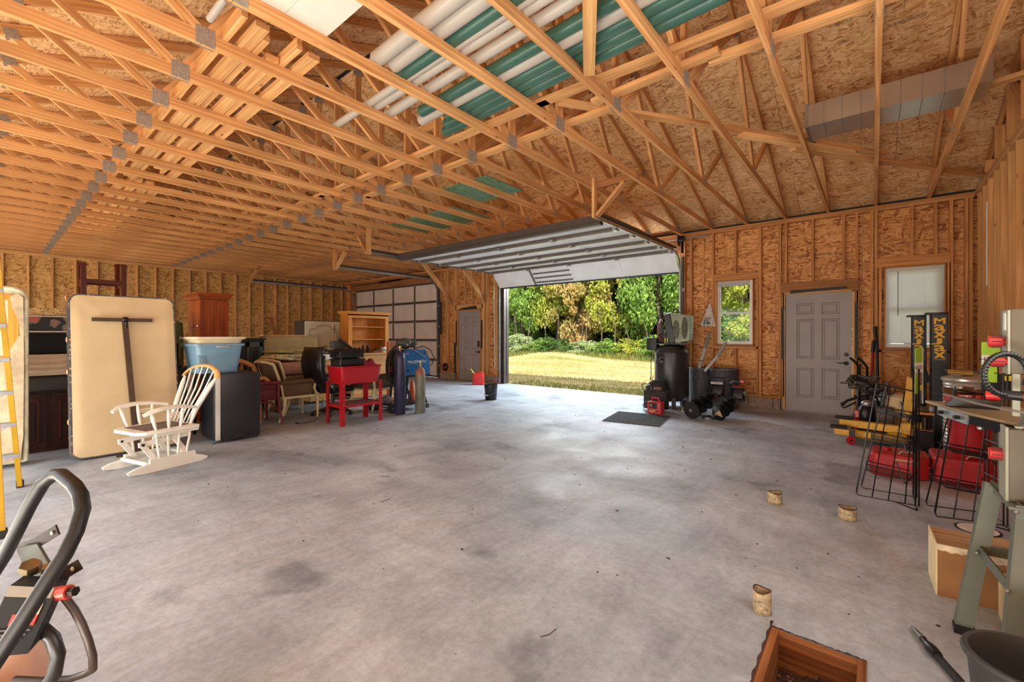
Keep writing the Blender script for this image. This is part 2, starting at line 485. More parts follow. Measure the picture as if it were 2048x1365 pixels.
    def xf(s, M):
        s.v = [M @ v for v in s.v]; return s

def obj(name, mb, m, parent=None, smooth=False, world=False, label=None, kind=None, bevel=0, solid=0, sub=0):
    """link one mesh object; world=True means the verts are world coordinates under a placed parent"""
    me = bpy.data.meshes.new(name)
    vs = mb.v
    if world and parent is not None:
        p = parent
        while p.parent is not None: p = p.parent
        inv = (Matrix.Translation(p.location) @ p.rotation_euler.to_matrix().to_4x4()).inverted()
        vs = [inv @ v for v in vs]
    me.from_pydata([tuple(v) for v in vs], [], mb.f)
    ul = me.uv_layers.new(name='UVMap')
    flat = [c for q in mb.uv for uv in q for c in uv]
    if len(flat) == 2 * len(me.loops): ul.data.foreach_set('uv', flat)
    me.update()
    if smooth:
        me.shade_smooth()
        me.set_sharp_from_angle(angle=0.7)
    if isinstance(m, (list, tuple)):
        for x in m: me.materials.append(x)
    else: me.materials.append(m)
    o = bpy.data.objects.new(name, me)
    COL.objects.link(o)
    if parent is not None: o.parent = parent
    if label: o['label'] = label
    if kind: o['kind'] = kind
    if solid:
        md = o.modifiers.new('solid', 'SOLIDIFY'); md.thickness = solid; md.offset = 0
    if bevel:
        md = o.modifiers.new('bevel', 'BEVEL'); md.width = bevel; md.segments = 2; md.limit_method = 'ANGLE'
    if sub:
        md = o.modifiers.new('sub', 'SUBSURF'); md.levels = sub; md.render_levels = sub
    return o

def thing(name, label, cat, loc=(0, 0, 0), rz=0, group=None, rot=None):
    o = bpy.data.objects.new(name, None); COL.objects.link(o)
    o.empty_display_size = 0.1
    o.location = loc; o.rotation_euler = rot if rot else (0, 0, rz)
    o['label'] = label; o['category'] = cat
    if group: o['group'] = group
    return o

def tag(o, label, cat, group=None):
    o['label'] = label; o['category'] = cat
    if group: o['group'] = group
    return o

def structure(name, mb=None, m=None, **kw):
    if mb is None:
        o = bpy.data.objects.new(name, None); COL.objects.link(o)
        o.empty_display_size = 0.1
    else: o = obj(name, mb, m, **kw)
    o['kind'] = 'structure'
    return o

def link_copy(o, parent):
    c = o.copy(); COL.objects.link(c); c.parent = parent; return c

def copy_tree(o, parent=None):
    c = link_copy(o, parent)
    for ch in list(o.children): copy_tree(ch, c)
    return c

def text_mb(txt, size, extrude=0.0, align='CENTER', bold=0.0):
    cu = bpy.data.curves.new('lettering', 'FONT')
    cu.body = txt; cu.size = size; cu.extrude = extrude; cu.align_x = align; cu.align_y = 'CENTER'; cu.resolution_u = 2; cu.offset = bold
    o = bpy.data.objects.new('lettering', cu); COL.objects.link(o)
    dg = bpy.context.evaluated_depsgraph_get()
    me = o.evaluated_get(dg).to_mesh()
    mb = MB(); mb.add([v.co.copy() for v in me.vertices], [tuple(p.vertices) for p in me.polygons])
    o.evaluated_get(dg).to_mesh_clear()
    bpy.data.objects.remove(o); bpy.data.curves.remove(cu)
    return mb

def basis(origin, ex, ey):
    """matrix that puts local x on ex, local y on ey"""
    ex = Vector(ex).normalized(); ey = Vector(ey).normalized(); ez = ex.cross(ey)
    M = Matrix((ex, ey, ez)).transposed().to_4x4()
    return Matrix.Translation(Vector(origin)) @ M

def rotz(a): return Matrix.Rotation(a, 4, 'Z')
# ------------------------------------------------------------------ room shell
FY = 9.0; BY = -1.66; LX = -16.0; RX = 1.11; WH = 3.37
RIDGE_Y = 3.67; PITCH = 0.375
RZ = WH + 0.10 + PITCH * (FY - RIDGE_Y)      # underside of sheathing at ridge

# floor slab with the open pit
PX0, PX1, PY0, PY1 = -0.355, -0.02, 1.80, 2.27
f = MB()
def slab(x0, x1, y0, y1): f.box(x0, x1, y0, y1, -0.12, 0)
slab(LX - .1, PX0, BY - .1, FY + .15); slab(PX1, RX + .1, BY - .1, FY + .15)
slab(PX0, PX1, BY - .1, PY0); slab(PX0, PX1, PY1, FY + .15)
floor = structure('floor', f, M_FLOOR)

def sub_rects(r, holes):
    """subtract holes from rectangle r -> list of rects"""
    out = [r]
    for h in holes:
        nxt = []
        for (a, b, c, d) in out:
            ha, hb, hc, hd = max(a, h[0]), min(b, h[1]), max(c, h[2]), min(d, h[3])
            if ha >= hb or hc >= hd: nxt.append((a, b, c, d)); continue
            if a < ha: nxt.append((a, ha, c, d))
            if hb < b: nxt.append((hb, b, c, d))
            if c < hc: nxt.append((ha, hb, c, hc))
            if hd < d: nxt.append((ha, hb, hd, d))
        out = nxt
    return out

def wall_sheets(parent, m, to, u0, u1, z0, z1, holes, th=0.012, vertical=True, w=1.22, h=2.44, start=None):
    """OSB sheets; to(u,z,depth)->world"""
    zs = [(z0, min(z0 + h, z1))]
    if z0 + h < z1: zs.append((z0 + h, z1))
    u = u0
    while u < u1 - 0.01:
        ue = min(u + w, u1)
        for (a, b) in zs:
            mb = MB(); off = (random.random() * 20, random.random() * 20)
            for (ra, rb, rc, rd) in sub_rects((u + .002, ue - .002, a + .002, b - .002), holes):
                if rb - ra < .01 or rd - rc < .01: continue
                P = [to(uu, zz, dd) for dd in (0, th) for zz in (rc, rd) for uu in (ra, rb)]
                s0 = len(mb.uv)
                mb.hexa(P, (rb - ra, rd - rc, th), (off[0] + ra, off[1] + rc))
            if mb.f: obj('osb_panel', mb, m, parent)
        u = ue

# ---- front wall
wf = structure('wall_front')
OPEN = (-7.72, -3.06, -1, 2.97)
LDOOR = (-15.12, -10.42, -1, 2.97)
MDOOR = (-9.55, -8.60, -1, 2.06)
RDOOR = (-1.22, -0.24, -1, 2.06)
WIN1 = (-2.34, -1.70, 1.12, 2.36)
WIN2 = (0.13, 0.82, 1.10, 2.38)
holes = [OPEN, LDOOR, MDOOR, RDOOR, WIN1, WIN2]
wall_sheets(wf, M_WALLOSB, lambda u, z, d: Vector((u, FY + .089 + d, z)), -16.0, 1.15, 0.19, WH, holes)
def stud(parent, x, z0, z1, y0=FY, w=0.038, m=M_STUD, name='stud'):
    return obj(name, MB().box(x - w / 2, x + w / 2, y0, y0 + .089, z0, z1, 2), m, parent)
def hboard(parent, x0, x1, z0, z1, y0=FY, y1=FY + .089, m=M_STUD, name='plate'):
    return obj(name, MB().box(x0, x1, y0, y1, z0, z1, 0), m, parent)
# plates
for (a, b) in ((-16, -12.2), (-12.2, -8.1), (-8.1, -4.4), (-4.4, -2.92), (-2.92, RX)):
    hboard(wf, a + .001, b - .001, WH - .04, WH, name='top_plate')
for (a, b) in ((-16, -10.6), (-10.6, -6.5), (-6.5, -2.2), (-2.2, RX)):
    hboard(wf, a + .001, b - .001, WH - .08, WH - .042, name='top_plate')
for (a, b) in ((-10.3, MDOOR[0] - .08), (MDOOR[1] + .08, -7.86), (-2.98, RDOOR[0] - .05), (RDOOR[1] + .05, RX)):
    hboard(wf, a, b, 0.195, 0.235, name='bottom_plate')
    x = a
    while x < b - .02:
        xe = min(x + .40, b)
        obj('block', MB().box(x + .003, xe - .004, FY - .03, FY + .11, -0.0, .192), M_BLOCK, wf, bevel=.004)
        x = xe
ZT = WH - .08
for x in (-10.36, -10.31, -10.05, -9.99, -9.66, -9.61, -8.54, -8.49, -8.36, -8.06, -8.01, -7.97, -2.98, -2.94, -2.81, -2.40, -1.59, -1.28, -1.19, -0.21, -0.02, 0.03, 0.875, 1.075, 1.03):
    lo = 0.235
    if x in (-1.19,): lo = 2.24
    stud(wf, x, lo, ZT, m=M_STUDL if x < -7 else M_STUD)
stud(wf, -1.235, .235, 2.05); stud(wf, -.215 + .02, .235, 2.05, w=.03)
for x in (-9.25, -8.95): stud(wf, x, 2.22, ZT, m=M_STUDL)
hboard(wf, -9.63, -8.50, 2.08, 2.22, m=M_STUDL, name='header')
hboard(wf, -1.27, -.19, 2.065, 2.235, FY - .01, m=M_HEADER, name='header')
hboard(wf, -2.38, -1.61, 2.365, 2.49, FY - .002, name='header')
hboard(wf, .05, .86, 2.385, 2.53, FY - .002, name='header')
hboard(wf, -2.38, -1.61, 1.075, 1.113, name='window_sill_plate')
hboard(wf, .05, .86, 1.055, 1.093, name='window_sill_plate')
for x, a, b in ((-2.0, 2.49, ZT), (-2.0, .235, 1.075), (-.80, 2.235, ZT), (-.38, 2.235, ZT), (.45, 2.53, ZT), (.71, 2.53, ZT), (.45, .235, 1.055), (-2.36, 1.113, 2.36), (-1.635, .235, 2.36), (.08, .235, 2.40), (.85, .235, 2.40)):
    stud(wf, x, a, b, w=.036, name='cripple_stud')
# garage door headers and jambs
hboard(wf, -15.3, -10.3, 2.98, 3.29, FY - .02, FY + .05, M_HEADER, 'header')
hboard(wf, -7.95, -2.95, 2.98, 3.29, FY + .0, FY + .07, M_HEADER, 'header')
for x0, x1, z1 in ((-7.94, -7.73, 2.97), (-3.05, -2.98, 2.97)):
    obj('jamb', MB().box(x0, x1, FY + .06, FY + .16, 0, z1, 2), M_STRUTD if x0 < -5 else M_HEADER, wf)
obj('jamb', MB().box(-7.74, -7.72, FY + .0, FY + .2, 0, 2.97, 2), M_STRUTD, wf)
for x in (-10.42, -15.13): obj('jamb', MB().box(x, x + .04, FY + .0, FY + .1, 0, 2.97, 2), M_HEADER, wf)
for x in (-15.5, -15.9): stud(wf, x, .0, ZT)
# black flashing tape around the two entry doors
tape = MB()
for (a, b, c, d) in ((-1.255, -1.215, .90, 1.82), (-.235, -.195, .95, 1.86)):
    obj('flashing_tape', MB().box(a, b, FY - .014, FY - .002, c, d), M_BLACKFOAM, wf)
obj('flashing_tape', MB().prism([(-1.13, 2.045), (-.33, 2.085), (-.34, 2.125), (-1.11, 2.10)], (0, .012, 0), (0, FY - .024, 0)), M_BLACKFOAM, wf)
obj('flashing_tape', MB().prism([(-9.50, 2.06), (-8.72, 2.08), (-8.78, 2.17), (-9.35, 2.12)], (0, .02, 0), (0, FY - .02, 0)), M_BLACKFOAM, wf)
for (a, b, c, d) in ((-9.68, -9.60, .18, 1.1), (-9.60, -9.56, 1.0, 1.75), (-8.58, -8.52, .95, 1.75)):
    obj('flashing_tape', MB().box(a, b, FY - .014, FY - .002, c, d), M_BLACKFOAM, wf)

# ---- left wall
wl_ = structure('wall_left')
wall_sheets(wl_, M_LEFTOSB, lambda u, z, d: Vector((LX - .089 - d, u, z)), BY, FY + .1, 0.0, WH, [])
y = -1.35
k = 0
while y < FY:
    obj('stud', MB().box(LX - .089, LX, y - .019, y + .019, .04, ZT, 2), M_STUDL, wl_)
    y += .4125
for (a, b) in ((BY, 2.2), (2.2, 6.1), (6.1, FY + .09)):
    obj('top_plate', MB().box(LX - .089, LX + .0, a + .001, b - .001, WH - .04, WH, 1), M_STUDL, wl_)
    obj('top_plate', MB().box(LX - .089, LX + .0, a - .4, b - .4, WH - .08, WH - .042, 1), M_STUDL, wl_)
obj('bottom_plate', MB().box(LX - .089, LX, BY, FY, 0, .038, 1), M_STUDL, wl_)

# ---- right wall
wr = structure('wall_right')
wall_sheets(wr, M_WALLOSB, lambda u, z, d: Vector((RX + .089 + d, u, z)), BY, FY + .1, 0.0, WH, [])
y = 8.77
while y > BY:
    obj('stud', MB().box(RX, RX + .089, y - .019, y + .019, .04, ZT, 2), M_STUDL, wr)
    y -= .35
for (a, b) in ((BY, 2.6), (2.6, 6.3), (6.3, FY)):
    obj('top_plate', MB().box(RX, RX + .089, a + .001, b - .001, WH - .04, WH, 1), M_STUDL, wr)
    obj('top_plate', MB().box(RX, RX + .089, a - .3, b - .3, WH - .08, WH - .042, 1), M_STUDL, wr)
obj('bottom_plate', MB().box(RX, RX + .089, BY, FY, 0, .038, 1), M_STUDL, wr)
obj('pvc_wire_stub', MB().cyl((RX - .01, 8.05, 1.95), (RX - .01, 8.05, 3.0), .008, n=8), M_WHITE, wr)

# ---- back wall, behind the camera, with an assumed open doorway
wb = structure('wall_back')
wall_sheets(wb, M_LEFTOSB, lambda u, z, d: Vector((u, BY - .089 - d, z)), -16.0, 1.15, 0.0, WH, [(-7.4, -2.3, -1, 2.45)])
x = -15.6
while x < RX:
    if not (-7.5 < x < -2.2): obj('stud', MB().box(x - .019, x + .019, BY - .089, BY, .04, ZT, 2), M_STUDL, wb)
    x += .61
obj('top_plate', MB().box(LX, RX, BY - .089, BY, WH - .08, WH, 0), M_STUDL, wb)
obj('header', MB().box(-7.5, -2.2, BY - .089, BY, 2.45, 2.75, 0), M_HEADER, wb)

# ---- entry doors (six panels)
def six_panel(name, x0, x1, hinge_left=True, handed='lever'):
    d = structure(name)
    W = x1 - x0; y = FY + .045; zb = .012; zt = 2.035
    mb = MB()
    rails = [(zb, .245), (.755, .915), (1.60, 1.68), (1.875, zt)]
    cols = [(0, .16 * W / .9), (.405 * W / .9, .505 * W / .9), (.745 * W / .9, W)]
    for a, b in cols: mb.box(x0 + a, x0 + b, y, y + .04, zb, zt, 2)
    for a, b in rails:
        mb.box(x0 + cols[0][1], x0 + cols[1][0], y, y + .04, a, b); mb.box(x0 + cols[1][1], x0 + cols[2][0], y, y + .04, a, b)
    obj('door_slab', mb, M_ENTRY, d)
    for (a, b) in ((cols[0][1], cols[1][0]), (cols[1][1], cols[2][0])):
        for (c, e) in ((.245, .755), (.915, 1.60), (1.68, 1.875)):
            pm = MB()
            X0, X1 = x0 + a, x0 + b
            g = .028; dp = .014
            # sunk groove then raised field
            rings = [(0, 0), (g * .5, dp), (g, dp), (g * 1.7, .003)]
            pts = []
            for (ins, dep) in rings:
                pts.append([Vector((X0 + ins, y + dep, c + ins)), Vector((X1 - ins, y + dep, c + ins)), Vector((X1 - ins, y + dep, e - ins)), Vector((X0 + ins, y + dep, e - ins))])
            vs = [p for r in pts for p in r]; fs = []
            for i in range(3):
                for k in range(4):
                    l = (k + 1) % 4
                    fs.append((i * 4 + k, i * 4 + l, (i + 1) * 4 + l, (i + 1) * 4 + k))
            fs.append((12, 13, 14, 15))
            pm.add(vs, fs)
            obj('door_panel', pm, M_ENTRY, d)
    fr = MB()
    for a, b in ((x0 - .035, x0 - .004), (x1 + .004, x1 + .035)): fr.box(a, b, FY + .0, FY + .11, 0, 2.06, 2)
    fr.box(x0 - .035, x1 + .035, FY, FY + .11, 2.04, 2.068)
    obj('door_frame', fr, M_STUDL if name == 'door_4' else M_STUD, d)
    obj('threshold', MB().box(x0 - .03, x1 + .03, FY - .0, FY + .14, 0, .012), M_GALVD, d)
    kx = x1 - .075
    return d, kx, y
d4, kx, yy = six_panel('door_4', RDOOR[0] + .02, RDOOR[1] - .03)
hl = obj('door_handle', MB().lathe([(.034, 0), (.034, .008), (.014, .012), (.012, .045)], 16, (kx, yy, .86), Matrix.Rotation(PI / 2, 3, 'X')), M_BRONZE, d4, smooth=True)
hh = MB(); hh.tube([(kx, yy - .045, .86), (kx - .04, yy - .05, .865), (kx - .08, yy - .05, .858), (kx - .125, yy - .05, .872)], [.012, .009, .007, .005], 8)
obj('lever', hh, M_BRONZE, hl, smooth=True)
obj('deadbolt', MB().lathe([(.032, 0), (.032, .01), (.024, .024), (0, .026)], 16, (kx, yy, 1.0), Matrix.Rotation(PI / 2, 3, 'X')), M_BRONZE, d4, smooth=True)
for z in (.25, 1.0, 1.8): obj('hinge', MB().cyl((RDOOR[0] + .012, FY + .035, z - .045), (RDOOR[0] + .012, FY + .035, z + .045), .008, n=8), M_BRONZE, d4)
d3, kx, yy = six_panel('door_3', MDOOR[0] + .03, MDOOR[1] - .03)
kp = obj('keypad_lock', MB().rbox(kx - .035, kx + .035, yy - .03, yy, .98, 1.16, .012), M_BLACK, d3, smooth=True)
hl = obj('door_handle', MB().lathe([(.034, 0), (.034, .008), (.014, .012), (.012, .045)], 16, (kx, yy, .84), Matrix.Rotation(PI / 2, 3, 'X')), M_BRONZE, d3, smooth=True)
hh = MB(); hh.tube([(kx, yy - .045, .84), (kx - .05, yy - .05, .845), (kx - .11, yy - .05, .85)], [.012, .009, .006], 8)
obj('lever', hh, M_BRONZE, hl, smooth=True)

# ---- windows
def window(name, x0, x1, z0, z1, blinds):
    w = structure(name)
    fr = MB(); y0, y1 = FY + .045, FY + .10
    t = .03
    fr.box(x0, x0 + t, y0, y1, z0, z1, 2); fr.box(x1 - t, x1, y0, y1, z0, z1, 2)
    fr.box(x0 + t, x1 - t, y0, y1, z0, z0 + t); fr.box(x0 + t, x1 - t, y0, y1, z1 - t, z1)
    obj('window_frame', fr, M_WHITE, w)
    jb = MB()
    for a, b in ((x0 - .015, x0), (x1, x1 + .015)): jb.box(a, b, FY - .004, FY + .11, z0 - .01, z1 + .01, 2)
    jb.box(x0 - .015, x1 + .015, FY - .004, FY + .11, z1, z1 + .016)
    obj('window_jamb', jb, M_STUD, w)
    obj('window_sill', MB().box(x0 - .02, x1 + .02, FY - .012, FY + .11, z0 - .03, z0), M_HEADER, w)
    zm = (z0 + z1) / 2 - .01
    for (a, b, yy) in ((z0 + t, zm + .02, y0 + .006), (zm - .02, z1 - t, y0 + .028)):
        sh = MB(); s = .028
        sh.box(x0 + t, x0 + t + s, yy, yy + .02, a, b, 2); sh.box(x1 - t - s, x1 - t, yy, yy + .02, a, b, 2)
        sh.box(x0 + t + s, x1 - t - s, yy, yy + .02, a, a + s); sh.box(x0 + t + s, x1 - t - s, yy, yy + .02, b - s, b)
        q = obj('sash', sh, M_WHITE, w)
        obj('pane', MB().box(x0 + t + s, x1 - t - s, yy + .008, yy + .012, a + s, b - s), M_GLASS, q)
    return w
M_BLIND = plain('blind_vinyl', (236, 236, 236), 0.45, 0, .02, 4)
_nt = M_BLIND.node_tree; _p = _nt.nodes['Principled BSDF']; _tr = N(_nt, 'ShaderNodeBsdfTranslucent'); _tr.inputs[0].default_value = (.92, .93, .95, 1)
_mx = N(_nt, 'ShaderNodeMixShader'); _mx.inputs[0].default_value = .55
_nt.links.new(_p.outputs[0], _mx.inputs[1]); _nt.links.new(_tr.outputs[0], _mx.inputs[2]); _nt.links.new(_mx.outputs[0], _nt.nodes['Material Output'].inputs['Surface'])
w1 = window('window_1', WIN1[0] + .015, WIN1[1] - .015, WIN1[2] + .03, WIN1[3] - .016, 0)
bl = obj('raised_blind', MB().box(WIN1[0] + .03, WIN1[1] - .07, FY + .0, FY + .035, WIN1[3] - .055, WIN1[3] - .02), M_BLIND, w1)
bs = MB()
for k in range(9): bs.box(WIN1[0] + .035, WIN1[1] - .075, FY + .004, FY + .03, WIN1[3] - .062 - k * .006, WIN1[3] - .058 - k * .006)
obj('slat_stack', bs, M_BLIND, bl)
obj('blind_wand', MB().cyl((WIN1[0] + .10, FY + .01, 2.32), (WIN1[0] + .10, FY + .01, 1.79), .005, n=6), plain('dark_green_wand', (40, 66, 52)), bl)
obj('blind_cord', MB().cyl((WIN1[1] - .18, FY + .01, 2.32), (WIN1[1] - .18, FY + .01, 1.45), .0015, n=4), M_WHITE, bl)
w2 = window('window_2', WIN2[0] + .015, WIN2[1] - .015, WIN2[2] + .03, WIN2[3] - .016, 1)
bl = obj('blind_headrail', MB().box(WIN2[0] + .05, WIN2[1] - .05, FY + .0, FY + .035, WIN2[3] - .07, WIN2[3] - .035), M_BLIND, w2)
bs = MB(); z = WIN2[3] - .085
R = Matrix.Rotation(math.radians(-66), 3, 'X')
while z > WIN2[2] + .10:
    bs.cbox(((WIN2[0] + WIN2[1]) / 2, FY + .018, z), (WIN2[1] - WIN2[0] - .06, .026, .0012), R); z -= .0215
o = obj('blind_slats', bs, M_BLIND, bl); o['kind'] = 'stuff'
obj('blind_bottom_rail', MB().box(WIN2[0] + .05, WIN2[1] - .05, FY + .006, FY + .03, z - .004, z + .01), M_BLIND, bl)
obj('blind_wand', MB().cyl((WIN2[0] + .16, FY - .004, 2.31), (WIN2[0] + .16, FY - .004, 1.62), .004, n=6), M_BLACK, bl)
for q in (.2, .46): obj('blind_cord', MB().cyl((WIN2[0] + q, FY + .0, 2.31), (WIN2[0] + q, FY + .0, 1.25), .0015, n=4), M_WHITE, bl)

# ---- left garage door, closed
gd = structure('door_1')
gx0, gx1 = -15.12, -10.42
zc = [0.03, .56, 1.17, 1.77, 2.38, 2.95]
cw = (gx1 - gx0) / 4
for j in range(5):
    for i in range(4):
        obj('door_panel', MB().box(gx0 + i * cw + .02, gx0 + (i + 1) * cw - .02, FY + .03, FY + .05, zc[j] + .02, zc[j + 1] - .02), M_DOORPANELD, gd)
for i in range(5):
    for j in range(5):
        obj('stile', MB().box(gx0 + i * cw - .03, gx0 + i * cw + .03, FY + .015, FY + .045, zc[j] + .03, zc[j + 1] - .03), M_STRUTD, gd)
for z in zc:
    hi = z in zc[1:5]
    obj('strut', MB().box(gx0, gx1, FY + .0 if hi else FY + .01, FY + .045, z - .02, z + .03), M_STRUTD, gd)
    if hi: obj('strut', MB().box(gx0, gx1, FY - .03, FY + .01, z - .042, z - .03), M_STRUTD, gd)
for z in zc[1:5]:
    for i in range(1, 4):
        hb = MB(); hb.box(gx0 + i * cw - .035, gx0 + i * cw + .035, FY - .005, FY + .01, z - .05, z + .06)
        hb.cyl((gx0 + i * cw - .03, FY - .01, z), (gx0 + i * cw + .03, FY - .01, z), .01, n=8)
        obj('hinge', hb, M_GALVD, gd)

# ---- garage door tracks
def track(name, x, lab, y_end, z=3.02, rot=1):
    t = thing(name, lab, 'track', (x, FY - .1, 0))
    r = .38
    path = [(x, FY - .06, 0.02), (x, FY - .06, z - r)]
    for k in range(1, 9):
        a = (PI / 2) * k / 8
        path.append((x, FY - .06 - r * (1 - math.cos(a)), z - r + r * math.sin(a)))
    path.append((x, y_end, z + .0))
    mb = MB()
    # C-shaped channel : web + two flanges as thin boards per segment
    def seg(p, q):
        p = Vector(p); q = Vector(q); d = (q - p).normalized()
        nrm = Vector((1, 0, 0)).cross(d).normalized()
        mb.board(p, q, .055, .003, nrm)
        for s in (-1, 1):
            mb.board(p + nrm * s * .027 + Vector((rot * .012, 0, 0)), q + nrm * s * .027 + Vector((rot * .012, 0, 0)), .024, .003, (1, 0, 0))
    for p, q in zip(path[:-1], path[1:]): seg(p, q)
    obj('rail', mb, M_GALV, t, world=True)
    # angle iron beside the vertical part and above the horizontal part
    a = MB(); a.box(x - rot * .03 - .02, x - rot * .03 + .02, FY - .045, FY + .0, .02, 2.9, 2)
    a.box(x - .035, x + .0, y_end, FY - .3, z + .035, z + .04, 1); a.box(x - .004, x + .0, y_end, FY - .3, z + .035, z + .085, 1)
    obj('angle_iron', a, M_STRUTD, t, world=True)
    for zz in (.35, .95, 1.55, 2.2):
        obj('bracket', MB().box(x - rot * .05 - .025, x - rot * .05 + .025, FY - .05, FY - .0, zz, zz + .07), M_GALVD, t, world=True)
    return t
track('door_track', -10.36, 'curved galvanised door track at the right of the closed garage door', 5.66, rot=-1)
track('door_track', -15.17, 'curved galvanised door track at the left of the closed garage door', 5.42, rot=1)
track('door_track', -7.83, 'galvanised door track at the left of the open doorway', 5.0, z=2.98, rot=1)
track('door_track', -2.99, 'galvanised door track at the right of the open doorway beside the compressor', 5.5, z=2.98, rot=-1)

# ---- big open door overhead
od = structure('door_2')
DX0, DX1 = -7.78, -3.02
zd = 2.985
secs = []     # section edges along Y (back to front) : horizontal ones then the tipped one
ys = [5.62, 6.20, 6.80, 7.40, 8.00, 8.56]
cw = (DX1 - DX0) / 4
for j in range(5):
    for i in range(4):
        obj('door_panel', MB().box(DX0 + i * cw + .004, DX0 + (i + 1) * cw - .004, ys[j] + .004, ys[j + 1] - .004, zd, zd + .045), M_DOORPANEL, od)
    for i in range(0, 5):
        x = DX0 + i * cw
        obj('stile', MB().box(x - .012, x + .012, ys[j] + .03, ys[j + 1] - .03, zd - .006, zd), M_DOORPANEL, od)
def hat(y, w=.05, d=.05, x0=DX0, x1=DX1, m=M_STRUT):
    mb = MB()
    mb.box(x0, x1, y - w / 2, y - w / 2 + .004, zd - d, zd - .002); mb.box(x0, x1, y + w / 2 - .004, y + w / 2, zd - d, zd - .002)
    mb.box(x0, x1, y - w / 2, y + w / 2, zd - d - .003, zd - d); mb.box(x0, x1, y - w / 2 - .022, y - w / 2, zd - .006, zd - .002); mb.box(x0, x1, y + w / 2, y + w / 2 + .022, zd - .006, zd - .002)
    return obj('strut', mb, m, od)
hat(5.68, .09, .07, m=M_STRUTD)
obj('strut', MB().box(DX0, DX1, 5.60, 5.615, zd - .03, zd + .06), M_STRUTD, od)
for y in ys[1:]: hat(y + .02 if y < 8.5 else y - .02)
for y in ys[1:]:
    for i in range(1, 4):
        hb = MB(); x = DX0 + i * cw
        hb.box(x - .035, x + .035, y - .08, y + .08, zd - .062, zd - .055); hb.cyl((x - .035, y, zd - .07), (x + .035, y, zd - .07), .012, n=8)
        obj('hinge', hb, M_GALV, od)
    for x, s in ((DX0 + .04, -1), (DX1 - .04, 1)):
        hb = MB(); hb.box(x - .03, x + .03, y - .05, y + .05, zd - .06, zd - .0); hb.cyl((x, y, zd - .02), (x + s * .09, y, zd - .02), .008, n=8)
        hb.cyl((x + s * .05, y, zd - .02), (x + s * .075, y, zd - .02), .024, n=12)
        obj('roller', hb, M_GALV, od)
# tipped bottom section
p0 = Vector((0, 8.60, zd - .01)); p1 = Vector((0, 8.93, zd - .40)); d = (p1 - p0); nrm = Vector((0, -d.z, d.y)).normalized()
def tipped(x0, x1, a, b, off0, off1, m, name):
    P = []
    for e in (off0, off1):
        for t in (a, b):
            for x in (x0, x1): P.append(Vector((x, 0, 0)) + p0 + d * t + nrm * e)
    return obj(name, MB().hexa(P, (x1 - x0, .5, .04)), m, od)
for i in range(4):
    tipped(DX0 + i * cw + .004, DX0 + (i + 1) * cw - .004, .02, .98, 0, .045, M_DOORPANEL, 'door_panel')
for i in range(5):
    x = DX0 + i * cw
    tipped(x - .015, x + .015, .03, .97, -.008, 0, M_DOORPANEL, 'stile')
for t in (.3, .55, .8): tipped(DX0 + cw * 1.05, DX0 + cw * 1.95, t, t + .07, -.012, -.002, M_STRUT, 'window_louver')
tipped(DX0 + cw * .99, DX0 + cw * 1.03, .03, .97, -.014, 0, M_STRUT, 'stile')
tipped(DX0, DX1, .97, 1.03, -.012, .055, M_BLACK, 'bottom_seal')
cord = MB(); cord.tube([(-7.74, 8.62, 2.95), (-7.735, 8.62, 2.7), (-7.75, 8.62, 2.5), (-7.74, 8.62, 2.46), (-7.76, 8.62, 2.3)], .007, 6)
tag(obj('pull_rope', cord, plain('yellow_rope', (214, 190, 70), .7), smooth=True), 'knotted yellow pull rope hanging at the left end of the open garage door', 'rope')
t = thing('torsion_shaft', 'steel torsion shaft with black end drum over the right end of the open doorway', 'shaft', (-3, FY - .1, 3.25))
obj('shaft', MB().cyl((-3.3, FY - .08, 3.25), (-2.47, FY - .08, 3.25), .013, n=10), M_CHROME, t, world=True)
b = MB(); b.cyl((-3.02, FY - .08, 3.25), (-2.93, FY - .08, 3.25), .065, n=16); b.cyl((-2.95, FY - .08, 3.25), (-2.90, FY - .08, 3.25), .04, n=12)
obj('cable_drum', b, M_BLACKM, t, world=True, smooth=True)
obj('end_bearing_plate', MB().box(-3.03, -3.02, FY - .14, FY + .0, 3.12, 3.34), M_STRUTD, t, world=True)
t = thing('torsion_shaft', 'dark torsion spring and shaft on the header above the closed garage door', 'shaft', (-12.8, FY - .1, 3.18))
obj('shaft', MB().cyl((-15.1, FY - .1, 3.18), (-10.4, FY - .1, 3.18), .013, n=8), M_BLACKM, t, world=True)
b = MB()
for k in range(40): b.cyl((-13.4 + k * .03, FY - .1, 3.18), (-13.385 + k * .03, FY - .1, 3.18), .035, n=10)
obj('spring', b, M_BLACKM, t, world=True)

# wooden hangers for the tracks
def hanger(x, y, lab, zlow=2.95, s=1, dy=.55):
    t = thing('track_hanger', lab, 'hanger', (x, y, zlow))
    obj('post', MB().board((x, y, zlow), (x, y, 3.50), .089, .038, (0, 1, 0)), M_TRUSS, t, world=True)
    obj('diagonal', MB().board((x + s * .04, y + .0, zlow + .02), (x + s * .04 + s * .38, y + .05, 3.37), .089, .038, (0, 1, 0)), M_TRUSS, t, world=True)
    obj('cross_block', MB().board((x - .05, y + .05, 3.42), (x + s * .62, y + .05, 3.42), .089, .038, (0, 0, 1)), M_HEADER, t, world=True)
hanger(-2.99, 5.42, 'wooden triangle hanger above the right rear corner of the open garage door')
hanger(-7.83, 4.95, 'wooden triangle hanger holding the left track of the open garage door', s=-1)
hanger(-10.36, 5.60, 'wooden triangle hanger holding the right track of the closed garage door')
hanger(-15.17, 5.36, 'wooden hanger post at the far left track near the stud wall')
t = thing('sway_brace', 'long diagonal timber brace nearest the closed garage door', 'brace', (-9.7, 8.9, 2.3))
